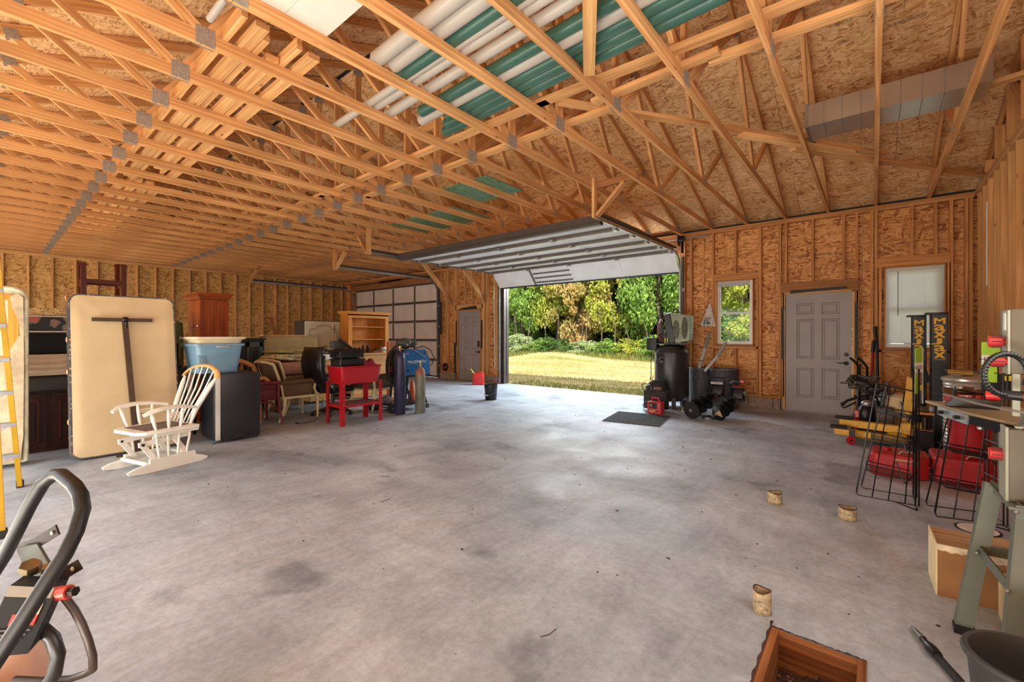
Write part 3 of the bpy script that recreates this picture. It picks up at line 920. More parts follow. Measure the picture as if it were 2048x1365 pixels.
obj('lumber', MB().board((-7.9, 6.35, 3.0), (-9.72, 8.95, 2.32), .14, .038, (0, 0, 1)), M_TRUSS, t, world=True)
t = thing('sway_brace', 'diagonal timber brace over the grey entry door beside the open doorway', 'brace', (-8.4, 8.9, 2.3))
obj('lumber', MB().board((-7.9, 7.65, 3.0), (-8.42, 8.97, 2.30), .14, .038, (0, 0, 1)), M_TRUSS, t, world=True)

# ------------------------------------------------------------------ roof: trusses, sheathing
ceil = structure('ceiling')
def top_z(y): return WH + .0 + PITCH * (FY - y) if y > RIDGE_Y else WH + PITCH * (y - (2 * RIDGE_Y - FY))
YB = 2 * RIDGE_Y - FY      # rear heel
def truss_meshes():
    parts = []
    T = .038; W = .089
    def B(name, a, b, w=W, m=M_TRUSS):
        mb = MB().board((0, a[0], a[1]), (0, b[0], b[1]), w, T, (0, 0, 1) if abs(b[0] - a[0]) > abs(b[1] - a[1]) * .3 else (0, 1, 0))
        parts.append((name, mb, m))
    zc = WH + W / 2
    B('bottom_chord', (FY + .09, zc), (3.66, zc)); B('bottom_chord', (3.655, zc), (.98, zc)); B('bottom_chord', (.975, zc), (BY - .09, zc))
    dz = .045 + .02
    ca = math.cos(math.atan(PITCH))
    B('top_chord', (FY + .25, top_z(FY + .25) + dz), (RIDGE_Y + .002, top_z(RIDGE_Y) + dz))
    B('top_chord', (YB - .25, top_z(YB - .25) + dz), (RIDGE_Y - .002, top_z(RIDGE_Y - .0001) + dz))
    def tc(y): return top_z(y) + dz - .045
    C = (3.65, WH + W)
    def webs(sg):
        Y = lambda y: RIDGE_Y + sg * (y - RIDGE_Y)
        n1 = (Y(6.33), WH + W)
        B('web', (n1[0] + sg * .04, n1[1]), (Y(7.17), tc(7.17)), .064)
        B('web', (n1[0] - sg * .03, n1[1]), (Y(5.45), tc(5.45)), .089)
        B('web', (Y(3.75), WH + W), (Y(5.36), tc(5.36)), .089)
    webs(1); webs(-1)
    B('web', (3.67, WH + W), (3.67, tc(RIDGE_Y) - .0), .089)
    def plate(y, z, a, b, ang=0):
        mb = MB()
        R = Matrix.Rotation(ang, 3, 'X')
        for s in (-1, 1):
            mb.cbox((s * .0205, y, z), (.0016, a, b), R)
            for k in range(6):
                mb.cbox((s * .0225, y + (k - 2.5) * a / 6, z), (.003, a / 12, b * .94), R)
        parts.append(('gusset_plate', mb, M_PLATE))
    plate(3.66, zc + .012, .15, .13); plate(1.0, zc + .012, .12, .13)
    plate(6.33, zc + .02, .07, .08); plate(FY - .12, zc + .05, .2, .1); plate(YB + .12, zc + .05, .2, .1)
    plate(RIDGE_Y, tc(RIDGE_Y) - .02, .13, .15)
    for sg in (1, -1):
        plate(RIDGE_Y + sg * (5.42 - RIDGE_Y), tc(5.42) + .0, .13, .1, -sg * .36)
        plate(RIDGE_Y + sg * (7.17 - RIDGE_Y), tc(7.17) + .01, .1, .09, -sg * .36)
    return parts
tp = truss_meshes()
root0 = bpy.data.objects.new('roof_truss', None); COL.objects.link(root0); root0.parent = ceil
root0.location = (.64, 0, 0)
for n_, mb_, m_ in tp:
    obj(n_, mb_, m_, root0)
for k in range(1, 28):
    c = copy_tree(root0, ceil); c.location = (.64 - .6125 * k, 0, 0)
c = copy_tree(root0, ceil); c.location = (RX + .06, 0, 0)
# sheathing
sl = math.sqrt(1 + PITCH ** 2)
def slope_pt(x, s, dd, sg):
    # s = distance along the slope from the ridge
    y = RIDGE_Y + sg * (s / sl); z = RZ + .03 - (s / sl) * PITCH
    return Vector((x, y, z)) + Vector((0, sg * PITCH, 1)) / sl * dd
smax = (FY + .35 - RIDGE_Y) * sl
for sg in (1, -1):
    s = .035; row = 0
    while s < smax:
        se = min(s + 1.22, smax)
        x = RX + .35 - (row % 2) * 1.22
        xa = RX + .35
        first = True
        while xa > LX - .2:
            xe = (x - 2.44) if not (first and row % 2) else RX + .35 - 1.22
            first = False
            xe = max(xe, LX - .3)
            P = [slope_pt(xx, ss, dd, sg) for dd in (0, .012) for ss in (s + .002, se - .002) for xx in (xe + .002, xa - .002)]
            obj('roof_panel', MB().hexa(P, (xa - xe, se - s, .012), (random.random() * 20, .62 + row * 1.22 + random.choice((0, .25, .35)))), M_ROOFOSB, ceil)
            xa = xe; x = xe
        s = se; row += 1
# felt over the sheathing, seen dark through the joints and the ridge slot
for sg in (1, -1):
    P = [slope_pt(xx, ss, dd, sg) for dd in (.016, .03) for ss in (-.03, smax) for xx in (LX - .3, RX + .4)]
    obj('roofing_felt', MB().hexa(P, (17, 6, .01)), M_BLACKFOAM, ceil)
# eave blocking: dark gap closed behind the heels
obj('eave_board', MB().box(LX - .2, RX + .3, FY + .16, FY + .18, WH - .25, WH + .12), M_BLACKFOAM, ceil)
obj('eave_board', MB().box(LX - .2, RX + .3, YB - .22, YB - .2, WH - .25, WH + .12), M_HEADER, ceil)
for (a, b) in ((FY + .089, FY + .25), (YB - .25, YB - .089)):
    obj('soffit_board', MB().box(LX - .2, RX + .3, a, b, WH - .08, WH - .06), M_HEADER, ceil)
# gable ends
for X, s in ((RX + .1, 1), (LX - .1, -1)):
    obj('gable_panel', MB().prism([(YB - .1, WH), (FY + .1, WH), (FY + .1, WH + .08), (RIDGE_Y, RZ + .1), (YB - .1, WH + .08)], (s * .012, 0, 0), (X, 0, 0), (0, 1, 0), (0, 0, 1)), M_ROOFOSB, ceil)
y = 8.4
while y > -1.4:
    obj('gable_stud', MB().board((RX + .06, y, WH + .09), (RX + .06, y, top_z(y) + .02), .089, .038, (1, 0, 0)), M_TRUSS, ceil)
    obj('gable_stud', MB().board((LX - .05, y, WH + .09), (LX - .05, y, top_z(y) + .02), .089, .038, (1, 0, 0)), M_TRUSS, ceil)
    y -= .61
# lateral bracing lying on the bottom chords
ZB = WH + .089 + .019
def brace(a, b, z=ZB, w=.038, t=.089, name='lateral_brace', m=M_TRUSS):
    return obj(name, MB().board((a[0], a[1], z), (b[0], b[1], z), w, t, (0, 0, 1)), m, ceil)
brace((-2.55, 3.29), (1.1, 3.40)); brace((-6.6, 3.33), (-2.3, 3.30)); brace((-16, 3.35), (-6.5, 3.32))
brace((-16, 3.85), (-6.0, 3.82)); brace((-6.1, 3.80), (-1.9, 3.80))
brace((-2.0, 3.60), (-.9, 3.56)); brace((-1.0, 3.64), (1.1, 3.72), z=ZB)
brace((-2.28, 3.45), (.1, 6.95), z=ZB + .04); brace((-.72, 5.98), (1.15, 8.6), z=ZB + .0)
brace((-1.1, 5.2), (-.2, 6.55), z=ZB + .0, m=M_STUDL)
brace((-.75, 6.02), (1.1, 5.55), z=ZB + .04)
brace((-1.30, 2.3), (-1.76, 3.10), z=WH + .045, w=.03, t=.09, m=M_STUDL)
# ridge beam row of blocks that brace the king posts
for k in range(27):
    x = .64 - .6125 * (k + .5)
    if k % 2 == 0 or k < 8:
        obj('king_post_block', MB().board((x - .29, 3.73, 4.05 + .02 * math.sin(k)), (x + .29, 3.73, 4.05 + .02 * math.sin(k * 2)), .089, .038, (0, 0, 1)), M_TRUSS, ceil)
# ------------------------------------------------------------------ outer skins so that no joint leaks
M_WRAP = plain('house_wrap', (188, 184, 176), .8)
def skin(parent, mb): obj('house_wrap', mb, M_WRAP, parent)
mb = MB()
for (a, b, c, d) in sub_rects((-16.2, 1.4, -.1, WH - .03), holes):
    mb.box(a, b, FY + .103, FY + .118, c, d)
skin(wf, mb)
skin(wl_, MB().box(LX - .13, LX - .105, BY - .2, FY + .2, -.1, WH + .1))
skin(wr, MB().box(RX + .105, RX + .13, BY - .2, FY + .2, -.1, WH + .1))
mb = MB()
for (a, b, c, d) in sub_rects((-16.2, 1.4, -.1, WH + .1), [(-7.4, -2.3, -1, 2.45)]):
    mb.box(a, b, BY - .13, BY - .105, c, d)
skin(wb, mb)

# ------------------------------------------------------------------ pit in the slab
M_PITWOOD = wood_board('pit_form_wood', (104, 62, 34), (176, 118, 70))
M_DIRT = plain('pit_dirt', (74, 48, 34), .95, 0, .5, 30, bump=1.0)
t = thing('slab_pit', 'square wood-lined hole in the floor slab with dirt at its bottom', 'pit', ((PX0 + PX1) / 2, (PY0 + PY1) / 2, -.25))
w_ = .03
obj('form_board', MB().box(PX0, PX0 + w_, PY0, PY1, -.25, .004, 1), M_PITWOOD, t, world=True)
obj('form_board', MB().box(PX1 - w_, PX1, PY0, PY1, -.25, .004, 1), M_PITWOOD, t, world=True)
obj('form_board', MB().box(PX0 + w_, PX1 - w_, PY1 - w_, PY1, -.25, .0, 0), M_PITWOOD, t, world=True)
obj('form_board', MB().box(PX0 + w_, PX1 - w_, PY0, PY0 + w_, -.25, .0, 0), M_PITWOOD, t, world=True)
rr = random.Random(3)
dh = {}
def dirt(u, v):
    x = PX0 + .02 + u * (PX1 - PX0 - .04); y = PY0 + .02 + v * (PY1 - PY0 - .04)
    return (x, y, -.115 + .03 * math.sin(u * 5 + 1) * math.cos(v * 4) - .02 * v + rr.uniform(-.008, .008))
o = obj('dirt', MB().grid(dirt, 26, 30), M_DIRT, t, world=True, smooth=True)
crumbs = MB()
for k in range(70):
    x = rr.uniform(PX0 + .05, PX1 - .05); y = rr.uniform(PY0 + .05, PY1 - .05); s = rr.uniform(.003, .010)
    crumbs.ell((x, y, -.10 + rr.uniform(-.02, .02)), (s, s * .8, s * .6), 5, 4)
o = obj('dirt_crumbs', crumbs, plain('dirt_clods', (110, 78, 58), .95, 0, .4, 20), t, world=True); o['kind'] = 'stuff'
rim = MB()
def rimp(u, v):
    a = u * (PX1 - PX0); return (PX0 + .0 + a, PY1 + .0 + v * (.014 + .003 * math.sin(u * 17) + .002 * math.sin(u * 71)), .006 * (1 - v) * (1 + .5 * math.sin(u * 60)) + .0005)
obj('soil_rim', MB().grid(rimp, 60, 3), M_DIRT, t, world=True)
def rimq(u, v):
    a = u * (PY1 - PY0 + .05); return (PX0 - v * (.010 + .003 * math.sin(u * 33)), PY0 + a, .006 * (1 - v) + .0005)
obj('soil_rim', MB().grid(rimq, 60, 3), M_DIRT, t, world=True)

# ------------------------------------------------------------------ outside
def ground_mat():
    m, nt, p = mat('dry_lawn')
    ob = N(nt, 'ShaderNodeTexCoord').outputs['Object']
    n = N(nt, 'ShaderNodeTexNoise'); n.inputs['Scale'].default_value = .5; n.inputs['Detail'].default_value = 8; n.inputs['Roughness'].default_value = .65
    nt.links.new(mapping(nt, ob, (.45, 1.6, 1)), n.inputs['Vector'])
    r = ramp(nt, [(.34, srgb(96, 104, 50)), (.44, srgb(136, 126, 72)), (.56, srgb(168, 150, 106)), (.70, srgb(184, 168, 130))])
    nt.links.new(n.outputs['Fac'], r.inputs[0])
    n2 = N(nt, 'ShaderNodeTexNoise'); n2.inputs['Scale'].default_value = 30; n2.inputs['Detail'].default_value = 6
    nt.links.new(ob, n2.inputs['Vector'])
    r2 = ramp(nt, [(.35, (.6, .6, .55, 1)), (.6, (1.05, 1.05, 1.05, 1))]); nt.links.new(n2.outputs['Fac'], r2.inputs[0])
    mx = N(nt, 'ShaderNodeMixRGB', blend_type='MULTIPLY'); mx.inputs[0].default_value = 1
    nt.links.new(r.outputs[0], mx.inputs[1]); nt.links.new(r2.outputs[0], mx.inputs[2])
    nt.links.new(mx.outputs[0], p.inputs['Base Color'])
    p.inputs['Roughness'].default_value = .95; p.inputs['Specular IOR Level'].default_value = .1
    b = N(nt, 'ShaderNodeBump'); b.inputs['Strength'].default_value = .6; b.inputs['Distance'].default_value = .05
    nt.links.new(n2.outputs['Fac'], b.inputs['Height']); nt.links.new(b.outputs[0], p.inputs['Normal'])
    return m
M_LAWN = ground_mat()
def gz(x, y):
    return -.03 + .10 * math.sin(x * .5 + 1.3) * math.cos(y * .35) * min(1, max(0, (y - 11) / 5)) + .35 * math.exp(-((x + 13.5) ** 2 / 6 + (y - 19.5) ** 2 / 2.2))
def lawn(u, v):
    x = -60 + 100 * u; y = 9.15 + 50 * v ** 1.5
    return (x, y, gz(x, y))
structure('ground', MB().grid(lawn, 200, 90), M_LAWN, smooth=True)
bk = structure('ground_behind', MB().box(-60, 40, -50, BY - .12, -.12, -.04), M_LAWN)
structure('ground_side', MB().box(-60, LX - .2, BY - .12, 9.15, -.12, -.04), M_LAWN)
structure('ground_far_side', MB().box(RX + .2, 40, BY - .12, 9.15, -.12, -.04), M_LAWN)
def leafm(name, cols, trans=.35):
    m, nt, p = mat(name)
    ge = N(nt, 'ShaderNodeNewGeometry'); oi = N(nt, 'ShaderNodeObjectInfo')
    ob = N(nt, 'ShaderNodeTexCoord').outputs['Object']
    n = N(nt, 'ShaderNodeTexNoise'); n.inputs['Scale'].default_value = .9; n.inputs['Detail'].default_value = 3
    nt.links.new(ob, n.inputs['Vector'])
    a = N(nt, 'ShaderNodeMath', operation='MULTIPLY_ADD'); nt.links.new(ge.outputs['Random Per Island'], a.inputs[0]); a.inputs[1].default_value = .42
    s = N(nt, 'ShaderNodeMath', operation='SUBTRACT'); nt.links.new(n.outputs['Fac'], s.inputs[0]); s.inputs[1].default_value = .2
    nt.links.new(s.outputs[0], a.inputs[2])
    st = [(.08 + .8 * i / (len(cols) - 1), srgb(*c)) for i, c in enumerate(cols)]
    r = ramp(nt, st); nt.links.new(a.outputs[0], r.inputs[0])
    nt.links.new(r.outputs[0], p.inputs['Base Color']); p.inputs['Roughness'].default_value = .55; p.inputs['Specular IOR Level'].default_value = .3
    tr = N(nt, 'ShaderNodeBsdfTranslucent'); nt.links.new(r.outputs[0], tr.inputs[0])
    mx = N(nt, 'ShaderNodeMixShader'); mx.inputs[0].default_value = trans
    nt.links.new(p.outputs[0], mx.inputs[1]); nt.links.new(tr.outputs[0], mx.inputs[2])
    nt.links.new(mx.outputs[0], nt.nodes['Material Output'].inputs['Surface'])
    return m
M_LEAVES = [leafm('leaves_green', [(48, 76, 27), (85, 116, 42), (118, 148, 63), (164, 177, 94)]),
            leafm('leaves_yellow_green', [(80, 103, 36), (128, 141, 49), (166, 168, 65), (200, 191, 97)]),
            leafm('leaves_dark', [(35, 57, 24), (57, 87, 36), (82, 112, 49), (114, 134, 67)]),
            leafm('leaves_rusty', [(85, 96, 40), (130, 128, 63), (168, 146, 85), (175, 128, 85)]),
            leafm('leaves_pale', [(85, 109, 63), (125, 146, 94), (161, 175, 126), (195, 202, 158)])]
M_BARK = plain('bark', (84, 72, 58), .95, 0, .3, 12, bump=.6)
def leaf_mesh(seed, n, rx, rz, size, clumps=26):
    r = random.Random(seed); mb = MB()
    cl = []
    for k in range(clumps):
        while True:
            q = Vector((r.uniform(-1, 1), r.uniform(-1, 1), r.uniform(-1, 1)))
            if .35 < q.length < 1: break
        cl.append((Vector((q.x * rx, q.y * rx, q.z * rz)), r.uniform(.12, .34) * rx))
    vs = []; fs = []
    for k in range(n):
        c, rad = r.choice(cl)
        d = Vector((r.gauss(0, 1), r.gauss(0, 1), r.gauss(0, 1))).normalized() * rad * r.uniform(.55, 1) ; d.z *= .75
        p = c + d
        a = Vector((r.gauss(0, 1), r.gauss(0, 1), r.gauss(0, 1))).normalized(); b = a.orthogonal().normalized()
        b = (Matrix.Rotation(r.uniform(0, 6.28), 3, a) @ b)
        cc = a.cross(b); s = size * r.uniform(.6, 1.3)
        i = len(vs)
        vs += [p - b * s, p + cc * s * .55, p + b * s, p - cc * s * .55]
        fs.append((i, i + 1, i + 2, i + 3))
    mb.add(vs, fs); return mb
crown_cache = {}
def crown_obj(name, key, parent, m, n, size):
    if key not in crown_cache:
        o = obj(name, leaf_mesh(key, n, 1.0, 1.0, size, 80), m, parent)
        crown_cache[key] = o.data
    else:
        o = bpy.data.objects.new(name, crown_cache[key]); COL.objects.link(o); o.parent = parent
    o['kind'] = 'stuff'
    o.material_slots[0].link = 'OBJECT'; o.material_slots[0].material = m
    return o
def tree(x, y, h, r, mi, label, seed, lean=0.0, low=.28, cat='tree'):
    t = thing('tree', label, cat, (x, y, gz(x, y) - .05), rz=(seed * 1.7) % 6.28)
    rr = random.Random(seed)
    path = [(0, 0, 0)]; q = Vector((0, 0, 0))
    for k in range(1, 6):
        q = Vector((rr.uniform(-.12, .12) * k * .5, rr.uniform(-.12, .12) * k * .5, h * .8 * k / 5)); path.append(q)
    tr = MB(); tr.tube(path, [.05 + .012 * h * (1 - i / 6) for i in range(6)], 7)
    tk = obj('trunk', tr, M_BARK, t, smooth=True)
    br = MB()
    for k in range(7):
        z = h * rr.uniform(low, .75); a = rr.uniform(0, 6.28); L = r * rr.uniform(.5, .85)
        i = min(4, int(z / (h * .8) * 5)); b0 = Vector(path[i]) + (Vector(path[i + 1]) - Vector(path[i])) * (z / (h * .8) * 5 - i)
        br.tube([b0, b0 + Vector((math.cos(a) * L * .5, math.sin(a) * L * .5, L * .3)), b0 + Vector((math.cos(a) * L, math.sin(a) * L, L * .75))], [.05, .035, .015], 5)
    o = obj('branches', br, M_BARK, t, smooth=True); o['kind'] = 'stuff'
    c = crown_obj('crown', 100 + seed % 5, t, M_LEAVES[mi], 20000, .038)
    zlow = h * low; c.location = (0, 0, (h + zlow) / 2); c.scale = (r, r, (h - zlow) / 2)
    return t
def bush(x, y, h, r, mi, label, seed):
    t = thing('bush', label, 'bush', (x, y, gz(x, y) - .05), rz=(seed * 2.3) % 6.28)
    rr = random.Random(seed); st = MB()
    for k in range(9):
        a = rr.uniform(0, 6.28); L = r * rr.uniform(.2, .7)
        st.tube([(math.cos(a) * .1, math.sin(a) * .1, 0), (math.cos(a) * L * .6, math.sin(a) * L * .6, h * .45), (math.cos(a) * L, math.sin(a) * L, h * .85)], [.02, .015, .006], 5)
    o = obj('stems', st, M_BARK, t, smooth=True); o['kind'] = 'stuff'
    c = crown_obj('foliage', 200 + seed % 3, t, M_LEAVES[mi], 6500, .055)
    c.location = (0, 0, h * .55); c.scale = (r, r, h * .5)
    return t
TREES = [
 (-9.6, 25.0, 8.5, 2.3, 0, 'leafy green tree at the right side of the opening, behind the air compressor'),
 (-12.2, 25.4, 8.0, 2.2, 1, 'yellow-green tree just left of the compressor at the edge of the woods'),
 (-14.6, 24.6, 7.2, 2.0, 3, 'tree with rusty yellow leaves near the middle of the open doorway'),
 (-16.9, 25.5, 9.0, 2.4, 1, 'bright yellow-green tree left of the middle of the open doorway'),
 (-19.0, 24.3, 7.5, 1.9, 0, 'mid green tree second from the left edge of the opening'),
 (-20.9, 25.4, 9.0, 2.3, 4, 'pale silvery green tree against the left edge of the opening'),
 (-11.0, 29.5, 13.5, 3.3, 4, 'tall pale tree rising behind the yellow-green one at the right of the opening'),
 (-15.4, 30.0, 11.0, 3.4, 2, 'tall dark green tree behind the rusty leaved tree'),
 (-19.8, 30.2, 13.0, 3.6, 1, 'tall tree with yellowing leaves behind the left half of the opening'),
 (-23.6, 28.8, 12.5, 3.2, 0, 'tall green tree beyond the left jamb of the opening'),
 (-6.4, 28.8, 12.5, 3.0, 0, 'tall green tree seen through the left half of the small window'),
 (-4.6, 24.5, 8.0, 2.2, 1, 'yellow-green tree seen through the small window'),
 (-2.0, 27.0, 10.0, 2.8, 2, 'dark tree just right of what the small window shows'),
 (1.2, 26.5, 10.0, 2.8, 0, 'green tree behind the closed blind of the right window'),
 (4.4, 27.0, 10.0, 3.0, 1, 'yellow-green tree past the right corner of the garage'),
]
for i, (x, y, h, r, mi, lab) in enumerate(TREES): tree(x, y, h, r, mi, lab, i + 3, low=(.08, .15, .04, .12, .16, .03)[i] if i < 6 else .2)
for i, (x, y, h, r, mi) in enumerate([(-13.3, 34, 15, 4.2, 2), (-17.8, 35, 15, 4.4, 2), (-22.5, 35, 16, 4.6, 2), (-9.0, 34, 15, 4.2, 2), (-26.5, 33, 15, 4.2, 2), (-4.8, 34, 14, 4.2, 2), (0, 34, 14, 4.2, 2)]):
    lab = ['dark tree deep in the woods behind the middle of the doorway', 'second dark tree deep in the woods left of the doorway middle', 'dark tree deep in the woods near the left jamb',
           'dark tree deep in the woods behind the compressor', 'dark tree deep in the woods past the left jamb', 'dark tree deep in the woods behind the small window', 'dark tree deep in the woods behind the window with the blind'][i]
    tree(x, y, h, r, mi, lab, i + 30, low=.05)
BUSH = [(-8.7, 22.6, 2.2, 1.2, 0), (-10.4, 22.9, 1.9, 1.1, 1), (-11.9, 22.8, 1.8, 1.1, 0), (-13.6, 23.2, 1.7, 1.2, 4), (-15.2, 22.7, 2.0, 1.1, 2), (-16.7, 22.9, 1.8, 1.1, 0), (-18.2, 22.6, 2.3, 1.1, 4), (-19.6, 22.4, 2.4, 1.1, 0), (-21.0, 22.2, 3.2, 1.3, 4), (-6.0, 22.8, 2.6, 1.3, 0), (-4.2, 22.6, 2.4, 1.2, 1), (-22.6, 23, 2.4, 1.3, 0)]
BL = ['low green bush at the wood edge, rightmost beside the compressor', 'yellow-green bush at the wood edge next to the compressor', 'green bush at the wood edge right of the doorway middle', 'pale bush at the wood edge by the grass mound', 'dark bush at the wood edge in the doorway middle',
      'green bush at the wood edge left of the doorway middle', 'pale tall bush at the wood edge, third from the left jamb', 'green bush at the wood edge, second from the left jamb', 'silvery tall bush at the wood edge against the left jamb', 'green bush low in the small window',
      'yellow-green bush low in the right part of the small window', 'green bush at the wood edge hidden past the left jamb']
for i, (x, y, h, r, mi) in enumerate(BUSH): bush(x, y, h * (.62 if i not in (8, 9, 10) else .95), r, mi, BL[i], i)
for i in range(9):
    x = -25.5 + i * 2.9
    bush(x, 27.6 + (i % 2) * .8, 4.2, 2.1, 2, 'dark thicket of undergrowth behind the first trees, %s from the left' % ['first', 'second', 'third', 'fourth', 'fifth', 'sixth', 'seventh', 'eighth', 'ninth'][i], i + 40)
for i in range(8):
    x = -24.2 + i * 2.9
    bush(x, 31.2 + (i % 2) * .7, 4.6, 2.3, (2, 0)[i % 2], 'farther dark thicket behind the undergrowth, %s from the left' % ['first', 'second', 'third', 'fourth', 'fifth', 'sixth', 'seventh', 'eighth'][i], i + 60)
# thin saplings at the edge
rr = random.Random(11)
SL = ['leftmost', 'second', 'third', 'fourth', 'fifth', 'sixth', 'seventh', 'eighth', 'ninth', 'tenth', 'eleventh', 'twelfth', 'thirteenth', 'fourteenth', 'fifteenth', 'sixteenth']
for k in range(16):
    x = -21.5 + k * .86 + rr.uniform(-.2, .2); y = 22.9 + rr.uniform(-.3, .5); h = rr.uniform(2, 3.6)
    o = obj('sapling', MB().tube([(x, y, -.1), (x + rr.uniform(-.1, .1), y, h * .5), (x + rr.uniform(-.4, .4), y, h)], [.035, .028, .012], 5), M_BARK, smooth=True)
    tag(o, ('thin bare sapling trunk at the wood edge, %s counted from the left jamb' % SL[k]), 'sapling', 'saplings at the wood edge')
# tufts and fringe grass
def tufts(n, x0, x1, y0, y1, hmin, hmax, seed):
    r = random.Random(seed); vs = []; fs = []
    for k in range(n):
        x = r.uniform(x0, x1); y = r.uniform(y0, y1); z = gz(x, y); h = r.uniform(hmin, hmax); a = r.uniform(0, 3.14)
        dx = math.cos(a) * .012; dy = math.sin(a) * .012; lx = r.uniform(-.4, .4) * h; ly = r.uniform(-.4, .4) * h
        i = len(vs); vs += [Vector((x - dx, y - dy, z)), Vector((x + dx, y + dy, z)), Vector((x + lx, y + ly, z + h))]; fs.append((i, i + 1, i + 2))
    return MB().add(vs, fs)
M_TUFT = leafm('grass_green', [(70, 84, 36), (98, 108, 48), (126, 128, 62), (150, 140, 84)], .3)
M_TUFTD = leafm('grass_dry', [(122, 112, 66), (154, 140, 92), (174, 158, 116), (188, 176, 138)], .3)
tag(obj('lawn_grass', tufts(26000, -17, -4, 9.6, 22, .03, .09, 1), M_TUFTD, kind='stuff'), 'dry golden grass covering the clearing outside the open doorway', 'grass')
tag(obj('edge_grass', tufts(14000, -24, -4, 21.2, 23.2, .12, .5, 2), M_TUFT, kind='stuff'), 'taller green grass and weeds along the foot of the woods', 'grass')
tag(obj('sill_weeds', tufts(2500, -7.8, -3, 9.25, 10.3, .02, .07, 5), M_TUFT, kind='stuff'), 'sparse green weeds in the gravel right outside the door sill', 'weeds')
gr = MB()
for k in range(900):
    x = rr.uniform(-8, -3); y = 9.2 + abs(rr.gauss(0, .45)); s = rr.uniform(.008, .025)
    gr.ell((x, y, gz(x, y)), (s, s * .8, s * .6), 5, 3)
tag(obj('sill_gravel', gr, plain('gravel', (150, 130, 108), .9, 0, .4, 8), kind='stuff'), 'loose gravel strip along the concrete sill outside the doorway', 'gravel')
# ------------------------------------------------------------------ left side of the garage
M_YEL = plain('yellow_fibreglass', (184, 142, 14), .45, 0, .1, 6)
M_ALU = plain('aluminium', (160, 164, 176), .4, .7)
M_CREAMF = plain('cream_dust_cover', (204, 180, 140), .85, 0, .06, 2.5)
M_TORN = plain('torn_ticking', (206, 184, 150), .9, 0, .25, 5, bump=.5, grime=.25)
M_QUILT = plain('quilted_border', (206, 204, 176), .8, 0, .15, 14, bump=.8)
M_PINE = wood_board('orange_pine', (196, 124, 44), (232, 168, 82), knots=True, rough=.4)
M_PINED = wood_board('desk_side_pine', (190, 140, 84), (222, 178, 118), rough=.5)
M_CHERRY = wood_board('cherry_veneer', (124, 54, 20), (190, 98, 42), knots=False, rough=.35)
M_DARKW = wood_board('dark_mahogany', (42, 20, 16), (66, 34, 26), knots=False, rough=.4)
M_REDPOST = wood_board('red_stained_wood', (70, 26, 14), (112, 48, 26), knots=False, rough=.35)
M_BROWNST = plain('brown_painted_steel', (74, 54, 36), .5, .3, .2, 8)
M_GLIDER = plain('white_glider_paint', (232, 226, 214), .4, 0, .04, 6)
M_GLIDERT = plain('worn_blond_wood', (214, 170, 112), .5, 0, .1, 10)
M_REDP = plain('glossy_red_paint', (168, 14, 28), .28, 0, .08, 5, coat=.3)

def floral(name, base, c1, c2, sc=7.0, thr=.33):
    m, nt, p = mat(name)
    ob = N(nt, 'ShaderNodeTexCoord').outputs['Object']
    n = N(nt, 'ShaderNodeTexNoise'); n.inputs['Scale'].default_value = sc * 1.6; n.inputs['Detail'].default_value = 3
    nt.links.new(ob, n.inputs['Vector'])
    ad = N(nt, 'ShaderNodeVectorMath', operation='MULTIPLY_ADD'); nt.links.new(n.outputs['Color'], ad.inputs[0]); ad.inputs[1].default_value = (.12, .12, .12); nt.links.new(ob, ad.inputs[2])
    v = N(nt, 'ShaderNodeTexVoronoi'); v.inputs['Scale'].default_value = sc; nt.links.new(ad.outputs[0], v.inputs['Vector'])
    r = ramp(nt, [(0, srgb(*c1)), (thr * .6, srgb(*c1)), (thr, srgb(*c2)), (thr * 1.12, srgb(*base))]); nt.links.new(v.outputs['Distance'], r.inputs[0])
    nt.links.new(r.outputs[0], p.inputs['Base Color']); p.inputs['Roughness'].default_value = .8
    return m
M_FLORAL = floral('floral_ticking', (52, 56, 60), (196, 110, 104), (130, 126, 112), 7, .42)
M_SIDEF = floral('peeling_floral_side', (74, 74, 76), (190, 150, 120), (112, 104, 98), 20, .28)
M_QUILTF = floral('floral_quilt', (214, 204, 160), (120, 92, 70), (168, 164, 110), 26, .42)
M_RUST = plain('dusty_rose_fabric', (168, 120, 96), .9, 0, .2, 12)

# yellow step ladder
t = thing('step_ladder', 'yellow fibreglass step ladder with grey treads at the left edge', 'ladder', (-5.1, 0, 0))
RA = [((-5.73, .22, 0), (-5.18, .065, 2.2)), ((-5.73, -.36, 0), (-5.18, -.22, 2.2))]
RB = [((-4.38, .095, 0), (-5.02, .03, 2.2)), ((-4.38, -.36, 0), (-5.02, -.22, 2.2))]
def channel(mb, a, b, w, d_, side):
    a = Vector(a); b = Vector(b); ax = (b - a).normalized(); s = Vector((0, side, 0)); f_ = Vector((1, 0, 0)) - ax * ax.x
    f_.normalize()
    mb.board(a, b, w, .005, f_)
    for k in (-1, 1):
        o_ = f_ * k * (w / 2) + s * d_ / 2
        mb.board(a + o_, b + o_, d_, .006, s)
for k, (a, b) in enumerate(RA):
    mb = MB(); channel(mb, a, b, .075, .03, -1 if k == 0 else 1)
    q = obj('side_rail', mb, M_YEL, t, world=True)
    obj('foot_pad', MB().box(a[0] - .045, a[0] + .045, a[1] - .035, a[1] + .01, 0, .05), M_RUBBER, q, world=True)
    rv = MB()
    for z in range(12):
        s = z / 12.5 + .03; p = Vector(a).lerp(Vector(b), s); rv.cyl(p, p + Vector((0, .006, 0)), .006, n=6)
    rv_ = obj('rivets', rv, M_ALU, q, world=True); rv_['kind'] = 'stuff'
